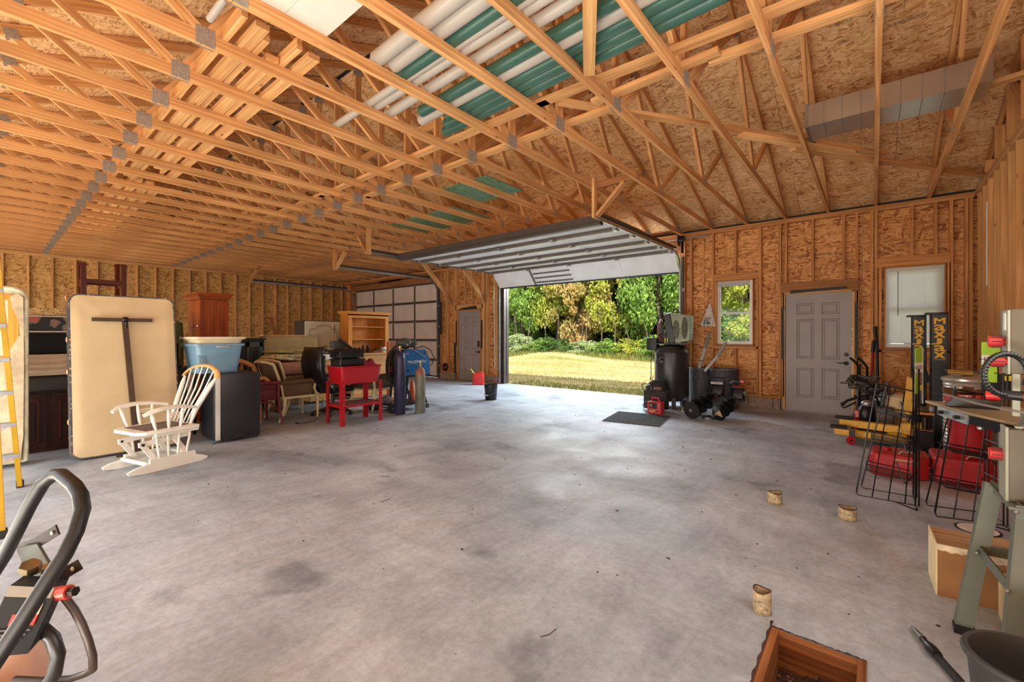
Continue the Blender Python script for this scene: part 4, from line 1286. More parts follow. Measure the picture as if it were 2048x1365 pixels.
for k, (a, b) in enumerate(RB):
    mb = MB(); channel(mb, a, b, .06, .028, -1 if k == 0 else 1)
    q = obj('rear_rail', mb, M_YEL, t, world=True)
    obj('foot_pad', MB().box(a[0] - .035, a[0] + .035, a[1] - .035, a[1] + .01, 0, .05), M_RUBBER, q, world=True)
for k in range(7):
    s = .14 + k * .125
    p = Vector(RA[0][0]).lerp(Vector(RA[0][1]), s); q = Vector(RA[1][0]).lerp(Vector(RA[1][1]), s)
    mb = MB(); mb.board(p, q, .09, .006, (1, 0, 0)); mb.board(p + Vector((-.045, 0, -.012)), q + Vector((-.045, 0, -.012)), .03, .004, (0, 0, 1)); mb.board(p + Vector((.045, 0, -.012)), q + Vector((.045, 0, -.012)), .03, .004, (0, 0, 1))
    obj('tread', mb, M_ALU, t, world=True)
    if k < 6:
        obj('knee_brace', MB().board(p + Vector((0, -.01, 0)), p + Vector((-.0, -.18, -.13)), .03, .004, (1, 0, 0)), M_ALU, t, world=True)
for k in (.2, .55):
    p = Vector(RB[0][0]).lerp(Vector(RB[0][1]), k); q = Vector(RB[1][0]).lerp(Vector(RB[1][1]), k)
    obj('rear_bar', MB().board(p, q, .04, .01, (0, 0, 1)), M_ALU, t, world=True)
obj('top_cap', MB().rbox(-5.24, -4.98, -.25, .08, 2.19, 2.25, .015), M_YEL, t, world=True)

# torn box spring
t = thing('box_spring', 'torn box spring on end with bare wooden slats, behind the yellow ladder', 'box spring', (-6.66, -.25, 0))
Y0, Y1, X0, Z1 = -.78, .29, -6.58, 1.80
obj('quilted_border', MB().prism([(a_, b_) for a_, b_ in [(Y1 - .0, .03), (Y1, Z1 - .09), (Y1 - .03, Z1 - .03), (Y1 - .09, Z1), (Y0, Z1), (Y0, .03)]], (-.19, 0, 0), (X0 - .055, 0, 0), (0, 1, 0), (0, 0, 1)), M_QUILT, t, world=True, bevel=.02)
pp = [(X0 - .045, Y1 - .012, .05), (X0 - .045, Y1 - .012, .6), (X0 - .045, Y1 - .012, 1.2), (X0 - .045, Y1 - .012, Z1 - .1), (X0 - .045, Y1 - .04, Z1 - .04), (X0 - .045, Y1 - .1, Z1 - .012), (X0 - .045, Y0, Z1 - .012)]
obj('edge_roll', MB().tube(pp, .022, 10), M_QUILT, t, world=True, smooth=True)
for z in (.1, .42, .75, 1.08, 1.40, 1.70): obj('slat', MB().box(X0 - .06, X0 - .04, Y0 + .03, Y1 - .05, z - .03, z + .03, 1), M_PINE, t, world=True)
obj('slat', MB().box(X0 - .04, X0 - .015, Y1 - .13, Y1 - .06, .06, Z1 - .08, 2), M_PINE, t, world=True)
poly = [(Y0 + .02, .06), (Y1 - .05, .06), (Y1 - .03, .3), (Y1 - .025, 1.0), (Y1 - .03, Z1 - .1), (Y1 - .07, Z1 - .06), (Y1 - .12, Z1 - .10), (Y1 - .10, Z1 - .22), (Y1 - .06, Z1 - .34), (Y1 - .055, Z1 - .48), (Y1 - .09, Z1 - .56), (Y1 - .12, Z1 - .63), (Y1 - .15, Z1 - .72), (Y1 - .2, Z1 - .78), (Y0 + .02, Z1 - .85)]
rr = random.Random(5)
obj('torn_cover', MB().prism(poly, (.006, 0, 0), (X0 - .006, 0, 0), (0, 1, 0), (0, 0, 1)), M_TORN, t, world=True)
obj('inner_fabric', MB().box(X0 - .19, X0 - .17, Y0 + .02, Y1 - .03, .04, Z1 - .04), M_TORN, t, world=True)

# stack behind: dark cabinet, dark cushion, foam, black base, floral mattress
t = thing('sideboard', 'dark mahogany sideboard with panelled doors under the pile of mattresses', 'cabinet', (-7.6, .9, 0))
obj('body', MB().box(-8.1, -7.22, -.5, 1.46, .02, .685, 1), M_DARKW, t, world=True)
obj('plinth', MB().box(-8.08, -7.24, -.48, 1.45, 0, .05, 1), M_DARKW, t, world=True)
for a in (-.46, .02, .50, .98):
    b = a + (.46 if a != .02 else .44)
    q = obj('door', MB().box(-7.22, -7.20, a, b, .05, .66, 2), M_DARKW, t, world=True)
    obj('door_field', MB().box(-7.20, -7.185, a + .09, b - .09, .16, .55, 2), M_DARKW, q, world=True)
    mb = MB(); g = .012
    mb.box(-7.20, -7.186, a + .06, b - .06, .12, .12 + g); mb.box(-7.20, -7.186, a + .06, b - .06, .59, .59 + g); mb.box(-7.20, -7.186, a + .06, a + .06 + g, .12, .6); mb.box(-7.20, -7.186, b - .06 - g, b - .06, .12, .6)
    obj('door_moulding', mb, M_REDPOST, q, world=True)
def slabthing(name, lab, cat, x0, x1, y0, y1, z0, z1, m, r=.05, **kw):
    t = thing(name, lab, cat, ((x0 + x1) / 2, (y0 + y1) / 2, z0), **kw)
    obj('body', MB().rbox(x0, x1, y0, y1, z0, z1, r, 3), m, t, world=True, smooth=True)
    return t
t = slabthing('seat_cushion', 'dark grey cushion squashed directly on the mahogany sideboard', 'cushion', -8.05, -7.16, -.5, 1.46, .69, .865, plain('dark_grey_vinyl', (62, 58, 54), .6, 0, .2, 6), .04)
t = thing('foam_slab', 'cream wavy foam slab in the middle of the mattress pile', 'foam', (-7.6, .7, .87))
def foam(u, v):
    y = -.5 + 1.96 * u; z = .87 + .235 * v
    return (-7.14 + .012 * math.sin(v * 28 + 1.5 * math.sin(u * 16)) * math.sin(PI * v) + .02 * math.sin(PI * v), y, z)
mb = MB(); mb.grid(foam, 90, 30); mb.box(-8.05, -7.15, -.5, 1.46, .87, 1.10)
obj('foam', mb, plain('cream_foam', (214, 190, 164), .9, 0, .06, 8), t, world=True, smooth=True)
t = slabthing('mattress_base', 'black fabric mattress base under the floral mattress', 'mattress', -8.05, -7.18, -.5, 1.46, 1.108, 1.345, plain('black_fabric', (22, 24, 24), .9), .03)
t = slabthing('floral_mattress', 'dark floral mattress with pink flowers and white piping, top of the pile', 'mattress', -8.05, -7.16, -.5, 1.46, 1.35, 1.545, M_FLORAL, .04)
for z in (1.362, 1.533):
    mb = MB(); mb.tube([(-7.18, -.47, z), (-7.155, -.42, z), (-7.155, 1.40, z), (-7.18, 1.44, z), (-7.6, 1.47, z)], .007, 6); obj('piping', mb, M_WHITE, t, world=True, smooth=True)
def crump(x0, x1, y0, y1, z0, hz, seed, fx=9, fy=7):
    r = random.Random(seed); ph = [r.uniform(0, 6) for _ in range(6)]
    def fn(u, v):
        e = min(1, 6 * u * (1 - u) * 1.2) * min(1, 6 * v * (1 - v) * 1.2)
        h = (.45 + .3 * math.sin(u * fx + ph[0] + 2 * math.sin(v * 4 + ph[1])) + .25 * math.sin(v * fy * 1.3 + ph[2] + u * 5))
        return (x0 + (x1 - x0) * u, y0 + (y1 - y0) * v, z0 + hz * max(.02, h) * e)
    return fn
t = thing('blanket', 'crumpled patterned blanket lying on the dark floral mattress', 'blanket', (-7.6, .7, 1.545))
obj('cloth', MB().grid(crump(-7.95, -7.2, .0, 1.4, 1.548, .09, 2), 40, 60), M_QUILTF, t, world=True, smooth=True)

# wooden frame with posts behind the cream box spring
t = thing('bed_frame_end', 'dark red wooden frame with four capped posts rising behind the cream box spring', 'bed frame', (-8.6, 1.1, 0))
for (x, y, zt, w) in ((-8.55, .90, 2.31, .055), (-8.55, 1.33, 2.33, .055), (-8.85, .90, 2.34, .05), (-8.85, 1.30, 2.36, .05)):
    q = obj('post', MB().board((x, y + (.02 if y < 1 else -.0), 0), (x, y, zt), w, w, (1, 0, 0)), M_REDPOST, t, world=True)
    cp = MB(); cp.box(x - w * .7, x + w * .7, y - w * .7, y + w * .7, zt, zt + .02); cp.box(x - w * .5, x + w * .5, y - w * .5, y + w * .5, zt + .02, zt + .035)
    obj('post_cap', cp, M_REDPOST, q, world=True)
for x in (-8.55, -8.85): obj('cross_rail', MB().box(x - .015, x + .015, .9, 1.33, 2.06, 2.12, 1), M_REDPOST, t, world=True)
for y in (.9, 1.31): obj('side_rail', MB().box(-8.85, -8.55, y - .015, y + .015, 2.02, 2.12, 0), M_REDPOST, t, world=True)

# cream box spring leaning
t = thing('box_spring', 'large cream box spring standing on end with a brown steel T leaning on it', 'box spring', (-6.55, 1.05, 0))
ang = math.atan2(.30, 1.78)
MX = Matrix.Translation((-6.40, 0, 0)) @ Matrix.Rotation(-ang, 4, 'Y')
def rrect(y0, y1, z0, z1, r, n=6):
    P = []
    for (cy, cz, a0) in ((y1 - r, z0 + r, -PI / 2), (y1 - r, z1 - r, 0), (y0 + r, z1 - r, PI / 2), (y0 + r, z0 + r, PI)):
        for k in range(n + 1):
            a = a0 + PI / 2 * k / n; P.append((cy + r * math.cos(a), cz + r * math.sin(a)))
    return P
pr = rrect(.585, 1.515, .015, 1.80, .09)
mb = MB().prism(pr, (-.19, 0, 0), (-.0, 0, 0), (0, 1, 0), (0, 0, 1)).xf(MX); obj('side_border', mb, M_SIDEF, t, world=True)
def face(u, v):
    y = .60 + .90 * u; z = .03 + 1.755 * v
    # keep the corners rounded
    r = .08; cy = min(max(y, .60 + r), 1.50 - r); cz = min(max(z, .03 + r), 1.785 - r)
    d = Vector((y - cy, z - cz))
    if d.length > r: d = d.normalized() * r
    y, z = cy + d.x, cz + d.y
    ef = min(u, 1 - u, v, 1 - v)
    pull = .004 * math.sin((y * 18 + (1.785 - z) * 30)) * math.exp(-((1.785 - z) ** 2 + (y - 1.5) ** 2) / .04) + .004 * math.sin(y * 30 - (1.785 - z) * 24) * math.exp(-((1.785 - z) ** 2 + (y - .6) ** 2) / .05)
    return (.002 + .012 * min(1, ef * 14) - .008 * math.sin(PI * u) * math.sin(PI * v) + pull, y, z)
mb = MB().grid(face, 40, 70).xf(MX); obj('dust_cover', mb, M_CREAMF, t, world=True, smooth=True)
for z in (.42, .95, 1.3, 1.76):
    mb = MB().ell((-.05, .575, z), (.02, .01, .03), 8, 6).xf(MX); obj('corner_guard', mb, plain('peach_plastic', (220, 160, 120), .6), t, world=True, smooth=True)
# brown steel T (bed rail)
t = thing('bed_rail', 'brown steel T-shaped bed rail leaning against the cream box spring', 'bed rail', (-6.33, 1.1, 0))
obj('upright', MB().box(-.02, .02, -.025, .025, 0, 1.5).xf(Matrix.Translation((-6.33, 1.10, 0)) @ Matrix.Rotation(-.165, 4, 'Y') @ Matrix.Rotation(.045, 4, 'X')), M_BROWNST, t, world=True)
obj('crossbar', MB().box(-6.605, -6.57, .76, 1.28, 1.475, 1.515), M_BROWNST, t, world=True)
mb = MB(); mb.ell((-6.56, 1.035, 1.50), (.02, .035, .03), 12, 8); mb.cyl((-6.56, 1.035, 1.38), (-6.53, 1.035, 1.47), .014, n=8)
obj('pivot_knob', mb, M_BRONZE, t, world=True, smooth=True)
o = obj('steel_channel', MB().box(-6.32, -6.28, .92, 1.12, .0, .02, 1), M_BROWNST); tag(o, 'short brown steel channel lying on the floor at the foot of the cream box spring', 'channel')

# white glider rocking chair, local: +y is the way it faces
t = thing('glider_chair', 'white wooden glider rocking chair with spindle back', 'chair', (-5.62, 1.14, 0), -2.87)
def G(name, mb, m=M_GLIDER, par=None, **kw): return obj(name, mb, m, par or t, smooth=True, **kw)
def runner(x):
    P = [(-.40, .015), (-.34, 0), (.30, 0), (.42, .02), (.43, .045), (.36, .07), (.2, .095), (-.25, .095), (-.36, .06), (-.41, .035)]
    return MB().prism([(a, b) for a, b in P], (.035, 0, 0), (x - .0175, 0, 0), (0, 1, 0), (0, 0, 1))
W2 = .235
for s in (-1, 1):
    G('base_runner', runner(s * W2))
    G('base_rail', MB().board((s * W2, -.26, .115), (s * W2, .22, .115), .045, .035, (0, 0, 1)))
    for k in range(4):
        y = -.2 + k * .115
        sp = MB(); sp.tube([(s * W2, y * .85, .13), (s * W2, y * .9, .2), (s * W2, y * 1.0, .29), (s * W2, y * 1.05, .37)], [.008, .013, .013, .008], 8)
        G('base_spindle', sp)
    G('swing_arm', MB().board((s * (W2 - .04), .27, .30), (s * (W2 - .04), .12, .08), .05, .02, (0, 1, 0)))
    G('swing_arm', MB().board((s * (W2 - .04), -.05, .34), (s * (W2 - .04), -.2, .1), .05, .02, (0, 1, 0)))
    G('link_bar', MB().board((s * (W2 - .045), .30, .30), (s * (W2 - .045), -.24, .335), .05, .025, (0, 0, 1)))
    mb = MB(); mb.cyl((s * (W2 - .06), .27, .30), (s * (W2 - .012), .27, .30), .014, n=10)
    G('pivot_bolt', mb, M_BRONZE)
    G('upper_rail', MB().board((s * W2, -.30, .385), (s * W2, .16, .385), .035, .04, (0, 0, 1)))
for y, z in ((.24, .09), (-.26, .09)):
    mb = MB(); mb.cyl((-W2, y, z), (W2, y, z), .022, n=10); G('cross_stretcher', mb)
seat = [(-.30, -.28), (-.30, .10), (-.27, .27), (-.2, .34), (.2, .34), (.27, .27), (.30, .10), (.30, -.28)]
G('seat_frame', MB().prism(seat, (0, 0, .035), (0, 0, .405), (1, 0, 0), (0, 1, 0)), bevel=.006)
G('seat_sling', MB().box(-.2, .2, -.22, .24, .438, .446), plain('woven_sling', (120, 100, 92), .9, 0, .5, 60))
for s in (-1, 1):
    arm = MB(); arm.tube([(s * .29, .31, .62), (s * .31, .24, .655), (s * .31, .10, .68), (s * .30, -.08, .675), (s * .27, -.26, .635)], [.02, .028, .028, .024, .018], 10, ry=.018)
    G('armrest', arm)
    for (y0, y1) in ((.17, .24), (.04, .06), (-.08, -.10)):
        sp = MB(); zt = .655 if y1 > .2 else .67
        sp.tube([(s * .265, y0, .44), (s * .275, y0 + (y1 - y0) * .3, .50), (s * .285, y0 + (y1 - y0) * .7, .60), (s * .29, y1, zt)], [.010, .018, .018, .010], 8); G('arm_spindle', sp)
    for z in (.585, .61):
        G('arm_rung', MB().cyl((s * .28, .05, z - .0), (s * .28, -.085, z - .004), .008, n=6))
    ps = MB(); ps.tube([(s * .19, -.24, .44), (s * .2, -.30, .6), (s * .27, -.44, .88), (s * .295, -.482, .955)], [.016, .026, .026, .014], 10); G('back_post', ps)
cr = MB(); pts = []
for k in range(13):
    a = PI * k / 12; pts.append((-.315 * math.cos(a), -.475 - .06 * math.sin(a), .955 + .14 * math.sin(a)))
cr.tube(pts, .032, 10, ry=.016)
G('crest_rail', cr, M_GLIDERT)
for k in range(5):
    a = (k - 2) / 2.0
    sp = MB(); top = (a * .215, -.51, .955 + .14 * math.sqrt(max(0, 1 - (a * .215 / .315) ** 2)) - .015)
    sp.tube([(a * .12, -.24, .44), (a * .14, -.32, .62), (a * .18, -.42, .82), top], [.007, .010, .010, .007], 8); G('back_spindle', sp)

t.scale = (.93, .84, .90)
# mini fridge with storage tote
t = thing('mini_fridge', 'black mini fridge under the blue storage tote', 'fridge', (-6.37, 2.03, 0))
M_FR = plain('fridge_black', (30, 32, 38), .38, 0, .2, 3, grime=.1)
obj('cabinet', MB().rbox(-6.62, -6.12, 1.845, 2.29, .03, .845, .008), M_FR, t, world=True, smooth=True)
q = obj('door', MB().rbox(-6.61, -6.125, 1.775, 1.822, .045, .835, .012), M_FR, t, world=True, smooth=True)
obj('door_gasket', MB().box(-6.60, -6.13, 1.822, 1.845, .045, .835), M_WHITE, t, world=True)
obj('door_gasket_edge', MB().box(-6.125, -6.117, 1.79, 1.84, .045, .835), M_WHITE, t, world=True)
for (x, y) in ((-6.58, 1.87), (-6.16, 1.87), (-6.58, 2.25), (-6.16, 2.25)): obj('foot', MB().cyl((x, y, 0), (x, y, .032), .018, n=10), M_BLACK, t, world=True)
obj('bottom_hinge', MB().box(-6.17, -6.11, 1.76, 1.90, .0, .012), M_GALV, t, world=True)
def tote(name, lab, x0, x1, y0, y1, z0, z1, m, lipm, cat='bin', ins=.05):
    t = thing(name, lab, cat, ((x0 + x1) / 2, (y0 + y1) / 2, z0))
    bm = []
    def ring(i, z, r=.06):
        return [(a, b, z) for a, b in rrect_xy(x0 + i, x1 - i, y0 + i, y1 - i, r)]
    rings = [ring(ins, z0), ring(ins * .5, (z0 + z1) / 2), ring(0.004, z1 - .03), ring(-.004, z1 - .03), ring(-.018, z1 - .03), ring(-.018, z1), ring(.006, z1), ring(.008, z1 - .03), ring(ins + .008, z0 + .01)]
    n = len(rings[0]); vs = [p for r in rings for p in r]
    fs = [(i * n + k, i * n + (k + 1) % n, (i + 1) * n + (k + 1) % n, (i + 1) * n + k) for i in range(len(rings) - 1) for k in range(n)]
    fs.append(tuple(reversed(range(n)))); fs.append(tuple((len(rings) - 1) * n + k for k in range(n)))
    obj('body', MB().add(vs, fs), m, t, world=True, smooth=True)
    return t
def rrect_xy(x0, x1, y0, y1, r, n=5):
    P = []
    for (cx, cy, a0) in ((x1 - r, y0 + r, -PI / 2), (x1 - r, y1 - r, 0), (x0 + r, y1 - r, PI / 2), (x0 + r, y0 + r, PI)):
        for k in range(n + 1):
            a = a0 + PI / 2 * k / n; P.append((cx + r * math.cos(a), cy + r * math.sin(a)))
    return P
M_TOTE = plain('pale_blue_plastic', (112, 148, 172), .4, 0, .05, 3)
t = tote('storage_tote', 'pale blue plastic storage tote on top of the black mini fridge', -6.86, -6.27, 1.63, 2.15, .85, 1.215, M_TOTE, M_TOTE, ins=.045)
obj('handle_latch', MB().rbox(-6.26, -6.235, 1.84, 1.98, 1.165, 1.19, .006), plain('grey_plastic', (150, 158, 160), .4), t, world=True, smooth=True)
obj('corner_recess', MB().rbox(-6.325, -6.285, 1.655, 1.75, .87, 1.08, .018), plain('blue_grey_plastic', (112, 146, 162), .45), t, world=True, smooth=True)
tote('underbed_tray', 'dusty cream plastic underbed tray stacked on the blue tote', -6.87, -6.25, 1.62, 2.16, 1.216, 1.30, plain('dusty_cream_plastic', (206, 190, 160), .6, 0, .1, 5), M_WHITE, cat='tray', ins=.03)

# armoire
t = thing('armoire', 'tall cherry armoire with crown moulding and dentils behind the blue tote', 'armoire', (-8.2, 2.3, 0))
obj('carcass', MB().box(-8.52, -7.92, 2.13, 2.50, .06, 1.87, 2), M_CHERRY, t, world=True)
obj('plinth', MB().box(-8.54, -7.9, 2.11, 2.51, 0, .08, 0), M_CHERRY, t, world=True)
for a, b in ((-8.515, -8.225), (-8.218, -7.925)):
    q = obj('door', MB().box(a, b, 2.112, 2.13, .1, 1.86, 2), M_CHERRY, t, world=True)
    kx = b - .03 if a < -8.4 else a + .235
    obj('pull', MB().ell((kx, 2.10, 1.47), (.012, .014, .028), 8, 6), M_CHROME, q, world=True, smooth=True)
cr = MB()
for (o_, z0, z1) in ((.0, 1.87, 1.89), (.02, 1.89, 1.925), (.035, 1.925, 1.95), (.055, 1.95, 1.975)):
    cr.box(-8.52 - o_, -7.92 + o_, 2.112 - o_, 2.50 + o_, z0, z1, 0)
obj('crown', cr, M_CHERRY, t, world=True)
for k in range(16): obj('dentil', MB().box(-7.92, -7.905, 2.135 + k * .023, 2.148 + k * .023, 1.86, 1.885), M_CHERRY, t, world=True)
# tarp bundle and small table beside it
t = thing('tarp', 'green canvas tarp bunched up left of the armoire', 'tarp', (-8.3, 1.75, 0))
def tarp(u, v):
    a = u * 2 * PI
    r_ = .22 * (1 - .35 * v) * (1 + .12 * math.sin(a * 7 + v * 5) + .07 * math.sin(a * 11))
    return (-8.35 + r_ * math.cos(a), 1.86 + r_ * .8 * math.sin(a), 1.52 * v)
mb = MB(); mb.grid(tarp, 70, 26); mb.ell((-8.35, 1.86, 1.5), (.15, .12, .05), 16, 8)
obj('canvas', mb, plain('green_canvas', (104, 122, 84), .85, 0, .15, 5), t, world=True, smooth=True)
t = thing('side_table', 'small black side table squeezed between the cream box spring and the fridge', 'table', (-7.15, 1.75, 0))
obj('top', MB().box(-7.4, -6.95, 1.55, 1.82, .86, .885), M_BLACK, t, world=True)
for (x, y) in ((-7.38, 1.57), (-6.97, 1.57), (-7.38, 1.8), (-6.97, 1.8)): obj('leg', MB().box(x - .015, x + .015, y - .015, y + .015, 0, .86, 2), M_BLACK, t, world=True)
obj('shelf', MB().box(-7.38, -6.97, 1.57, 1.80, .3, .32), M_BLACK, t, world=True)
for i, (y, z, s, c, lab) in enumerate(((1.62, .885, .05, (70, 74, 78), 'grey metal bowl on the small black side table'), (1.74, .885, .045, (170, 176, 186), 'crumpled silver foil dish on the small black side table'))):
    tag(obj('dish', MB().lathe([(s * .4, 0), (s * .8, .01), (s, .035), (s * .93, .035), (s * .7, .014), (0, .01)], 14, (-7.02, y, z)), plain('dish_%d' % i, c, .35, .7), smooth=True), lab, 'dish')
t = thing('fireplace_screen', 'dark framed screen with dull gold edges standing behind the small black table', 'screen', (-7.7, 1.68, 0))
obj('panel', MB().box(-7.72, -7.70, 1.52, 1.80, 0.02, 1.2, 2), plain('dark_olive', (48, 50, 34), .5), t, world=True)
for y in (1.52, 1.66, 1.80): obj('gold_edge', MB().box(-7.70, -7.685, y - .008, y + .008, .02, 1.2), plain('dull_gold', (150, 130, 70), .45, .6), t, world=True)

# dark green cabinet
t = thing('glazed_cabinet', 'dark green cabinet with a small glazed door behind the wicker chair', 'cabinet', (-8.4, 2.97, 0))
M_DGR = plain('dark_green_paint', (66, 84, 66), .45); M_VBLK = plain('near_black_green', (18, 24, 20), .4)
obj('carcass', MB().box(-8.7, -8.22, 2.72, 3.14, .02, 1.24, 2), M_VBLK, t, world=True)
obj('top', MB().box(-8.72, -8.18, 2.70, 3.16, 1.24, 1.27, 1), M_VBLK, t, world=True)
fr = MB(); fr.box(-8.22, -8.20, 2.86, 2.90, .05, 1.2, 2); fr.box(-8.22, -8.20, 3.06, 3.10, .05, 1.2, 2); fr.box(-8.22, -8.20, 2.86, 3.10, 1.12, 1.2); fr.box(-8.22, -8.20, 2.86, 3.10, .4, .46); fr.box(-8.21, -8.195, 2.92, 2.935, .46, 1.10); fr.box(-8.21, -8.195, 3.03, 3.045, .46, 1.10); fr.box(-8.21, -8.195, 2.92, 3.045, 1.07, 1.085)
q = obj('door', fr, M_DGR, t, world=True); obj('door_glass', MB().box(-8.218, -8.214, 2.90, 3.06, .46, 1.12), M_VBLK, q, world=True)

# tan sofa on end with green piping, quilts
M_TAN = plain('tan_upholstery', (164, 142, 98), .85, 0, .1, 6)
t = thing('sofa', 'tan upholstered sofa with green piping under the floral quilts', 'sofa', (-8.6, 3.7, 0))
obj('back', MB().rbox(-8.86, -8.60, 3.22, 4.3, .3, 1.30, .05), M_TAN, t, world=True, smooth=True)
obj('seat', MB().rbox(-8.60, -7.75, 3.22, 4.2, .25, .62, .05), plain('brown_upholstery', (136, 92, 64), .85), t, world=True, smooth=True)
obj('arm', MB().rbox(-8.62, -7.8, 3.10, 3.25, .25, .80, .06), M_TAN, t, world=True, smooth=True)
mb = MB(); mb.tube([(-8.59, 3.20, .7), (-8.59, 3.19, 1.15), (-8.60, 3.22, 1.27), (-8.62, 3.32, 1.31)], .016, 8); obj('piping', mb, plain('green_piping', (70, 90, 64), .6), t, world=True, smooth=True)
for x, y in ((-8.8, 3.3), (-7.85, 3.2), (-7.85, 4.1), (-8.8, 4.2)): obj('leg', MB().cyl((x, y, 0), (x, y, .26), .02, .03, n=8), M_DARKW, t, world=True)
obj('plank', MB().box(-8.86, -8.66, 3.3, 4.1, 1.305, 1.325, 1), M_PINED); bpy.data.objects['plank']['label'] = 'bare pine plank lying along the top of the tan sofa'; bpy.data.objects['plank']['category'] = 'plank'
def rollq(cx, cz, r_, y0, y1, seed):
    rr_ = random.Random(seed)
    def fn(u, v):
        a = u * 2 * PI; y = y0 + (y1 - y0) * v; e = math.sin(PI * min(1, max(0, v * 1.0))) ** .3 if 0 < v < 1 else 0
        rad = (1 + .12 * math.sin(a * 5 + v * 9) + .06 * math.sin(v * 30))
        return (cx + r_[0] * rad * e * math.cos(a), y, cz + r_[1] * rad * e * math.sin(a))
    return MB().grid(fn, 36, 40)
t = thing('quilt', 'folded floral quilt on the seat of the tan sofa', 'quilt', (-8.1, 3.45, .8))
obj('cloth', rollq(-8.05, .93, (.26, .07), 3.02, 3.82, 3), M_QUILTF, t, world=True, smooth=True)
t = thing('quilt', 'pale yellow-green blanket folded on top of the floral quilt', 'quilt', (-8.1, 3.45, 1.0))
obj('cloth', rollq(-8.12, 1.03, (.24, .035), 3.08, 3.85, 8), plain('pale_green_blanket', (176, 172, 116), .9, 0, .12, 14), t, world=True, smooth=True)
t = thing('cushion', 'dusty rose padded cushion under the floral quilt', 'cushion', (-8.1, 3.45, .66))
obj('body', MB().rbox(-8.4, -7.74, 3.02, 4.0, .63, .85, .07), M_RUST, t, world=True, smooth=True)

# wicker chair (tan) with wrapped arch
M_WICK = plain('tan_wicker', (206, 146, 92), .7, 0, .25, 60, bump=.8)
t = thing('wicker_chair', 'tan wicker chair with a wrapped arched back behind the mini fridge', 'chair', (-7.4, 2.55, 0))
def wrapped(path, r, m, name, par):
    # densify and wrap
    pts = [Vector(p) for p in path]; dense = []
    for i in range(len(pts) - 1):
        for k in range(10): dense.append(pts[i].lerp(pts[i + 1], k / 10))
    dense.append(pts[-1])
    rs = [r * (1 + .10 * (i % 2)) for i in range(len(dense))]
    return obj(name, MB().tube(dense, rs, 9), m, par, world=True, smooth=True)
arch = [(-7.45, 2.30, .40)] + [(-7.45, 2.45 - .15 * math.cos(a), .80 + .17 * math.sin(a)) for a in [PI * k / 8 for k in range(9)]] + [(-7.42, 2.62, .72), (-7.40, 2.64, .45)]
arch = [(-7.45, 2.05, .40)] + [(-7.45, 2.28 - .23 * math.cos(a), .78 + .24 * math.sin(a)) for a in [PI * k / 8 for k in range(7)]] + [(-7.40, 2.56, .90), (-7.37, 2.66, .84), (-7.35, 2.69, .72), (-7.34, 2.68, .45)]
wrapped(arch, .032, M_WICK, 'back_arch', t)
lat = MB()
for k in range(14):
    y = 2.07 + k * .034
    lat.cyl((-7.45, y, .45), (-7.45, min(y + .16, 2.55), .95), .004, n=4); lat.cyl((-7.45, y + .1, .45), (-7.45, max(y - .12, 2.06), .92), .004, n=4)
o = obj('woven_back', lat, M_WICK, t, world=True); o['kind'] = 'stuff'
obj('seat', MB().rbox(-7.5, -7.05, 2.05, 2.7, .36, .44, .03), M_WICK, t, world=True, smooth=True)
for x, y in ((-7.46, 2.1), (-7.1, 2.1), (-7.46, 2.66), (-7.1, 2.66)): obj('leg', MB().cyl((x, y, 0), (x, y, .38), .018, n=8), M_WICK, t, world=True)
wrapped([(-7.34, 2.45, .5), (-7.15, 2.5, .66), (-6.98, 2.68, .68), (-6.95, 2.74, .6), (-6.98, 2.76, .42)], .028, M_WICK, 'arm', t)
# maroon wicker table
M_MAR = plain('maroon_wicker', (112, 36, 42), .5, 0, .25, 70, bump=.8)
t = thing('wicker_table', 'maroon wicker side table right beside the mini fridge', 'table', (-6.98, 2.62, 0))
obj('top', MB().rbox(-7.22, -6.76, 2.36, 2.82, .60, .635, .012), M_MAR, t, world=True, smooth=True)
obj('apron', MB().rbox(-7.20, -6.79, 2.39, 2.79, .37, .605, .012), M_MAR, t, world=True, smooth=True)
wv = MB()
for k in range(22):
    y = 2.41 + k * .0175
    wv.ell((-6.785, y, .53 + .004 * (k % 2)), (.006, .008, .012), 6, 4)
o = obj('woven_band', wv, M_MAR, t, world=True, smooth=True); o['kind'] = 'stuff'
obj('top_rim', MB().tube([(-7.2, 2.82, .62), (-6.79, 2.82, .62), (-6.765, 2.80, .62), (-6.765, 2.38, .62)], .02, 8), M_MAR, t, world=True, smooth=True)
for (x, y, dx, dy) in ((-6.78, 2.78, .06, .03), (-6.78, 2.40, .06, -.03), (-7.2, 2.78, -.06, .03), (-7.2, 2.40, -.06, -.03)):
    obj('leg', MB().tube([(x, y, .62), (x + dx * .1, y + dy * .1, .4), (x + dx * .5, y + dy * .5, .2), (x + dx * 1.2, y + dy * 1.2, 0)], [.024, .022, .02, .016], 8), M_MAR, t, world=True, smooth=True)
obj('arch_brace', MB().tube([(-6.77, 2.42, .20), (-6.77, 2.50, .33), (-6.77, 2.60, .36), (-6.77, 2.70, .33), (-6.77, 2.78, .20)], .014, 8), M_MAR, t, world=True, smooth=True)

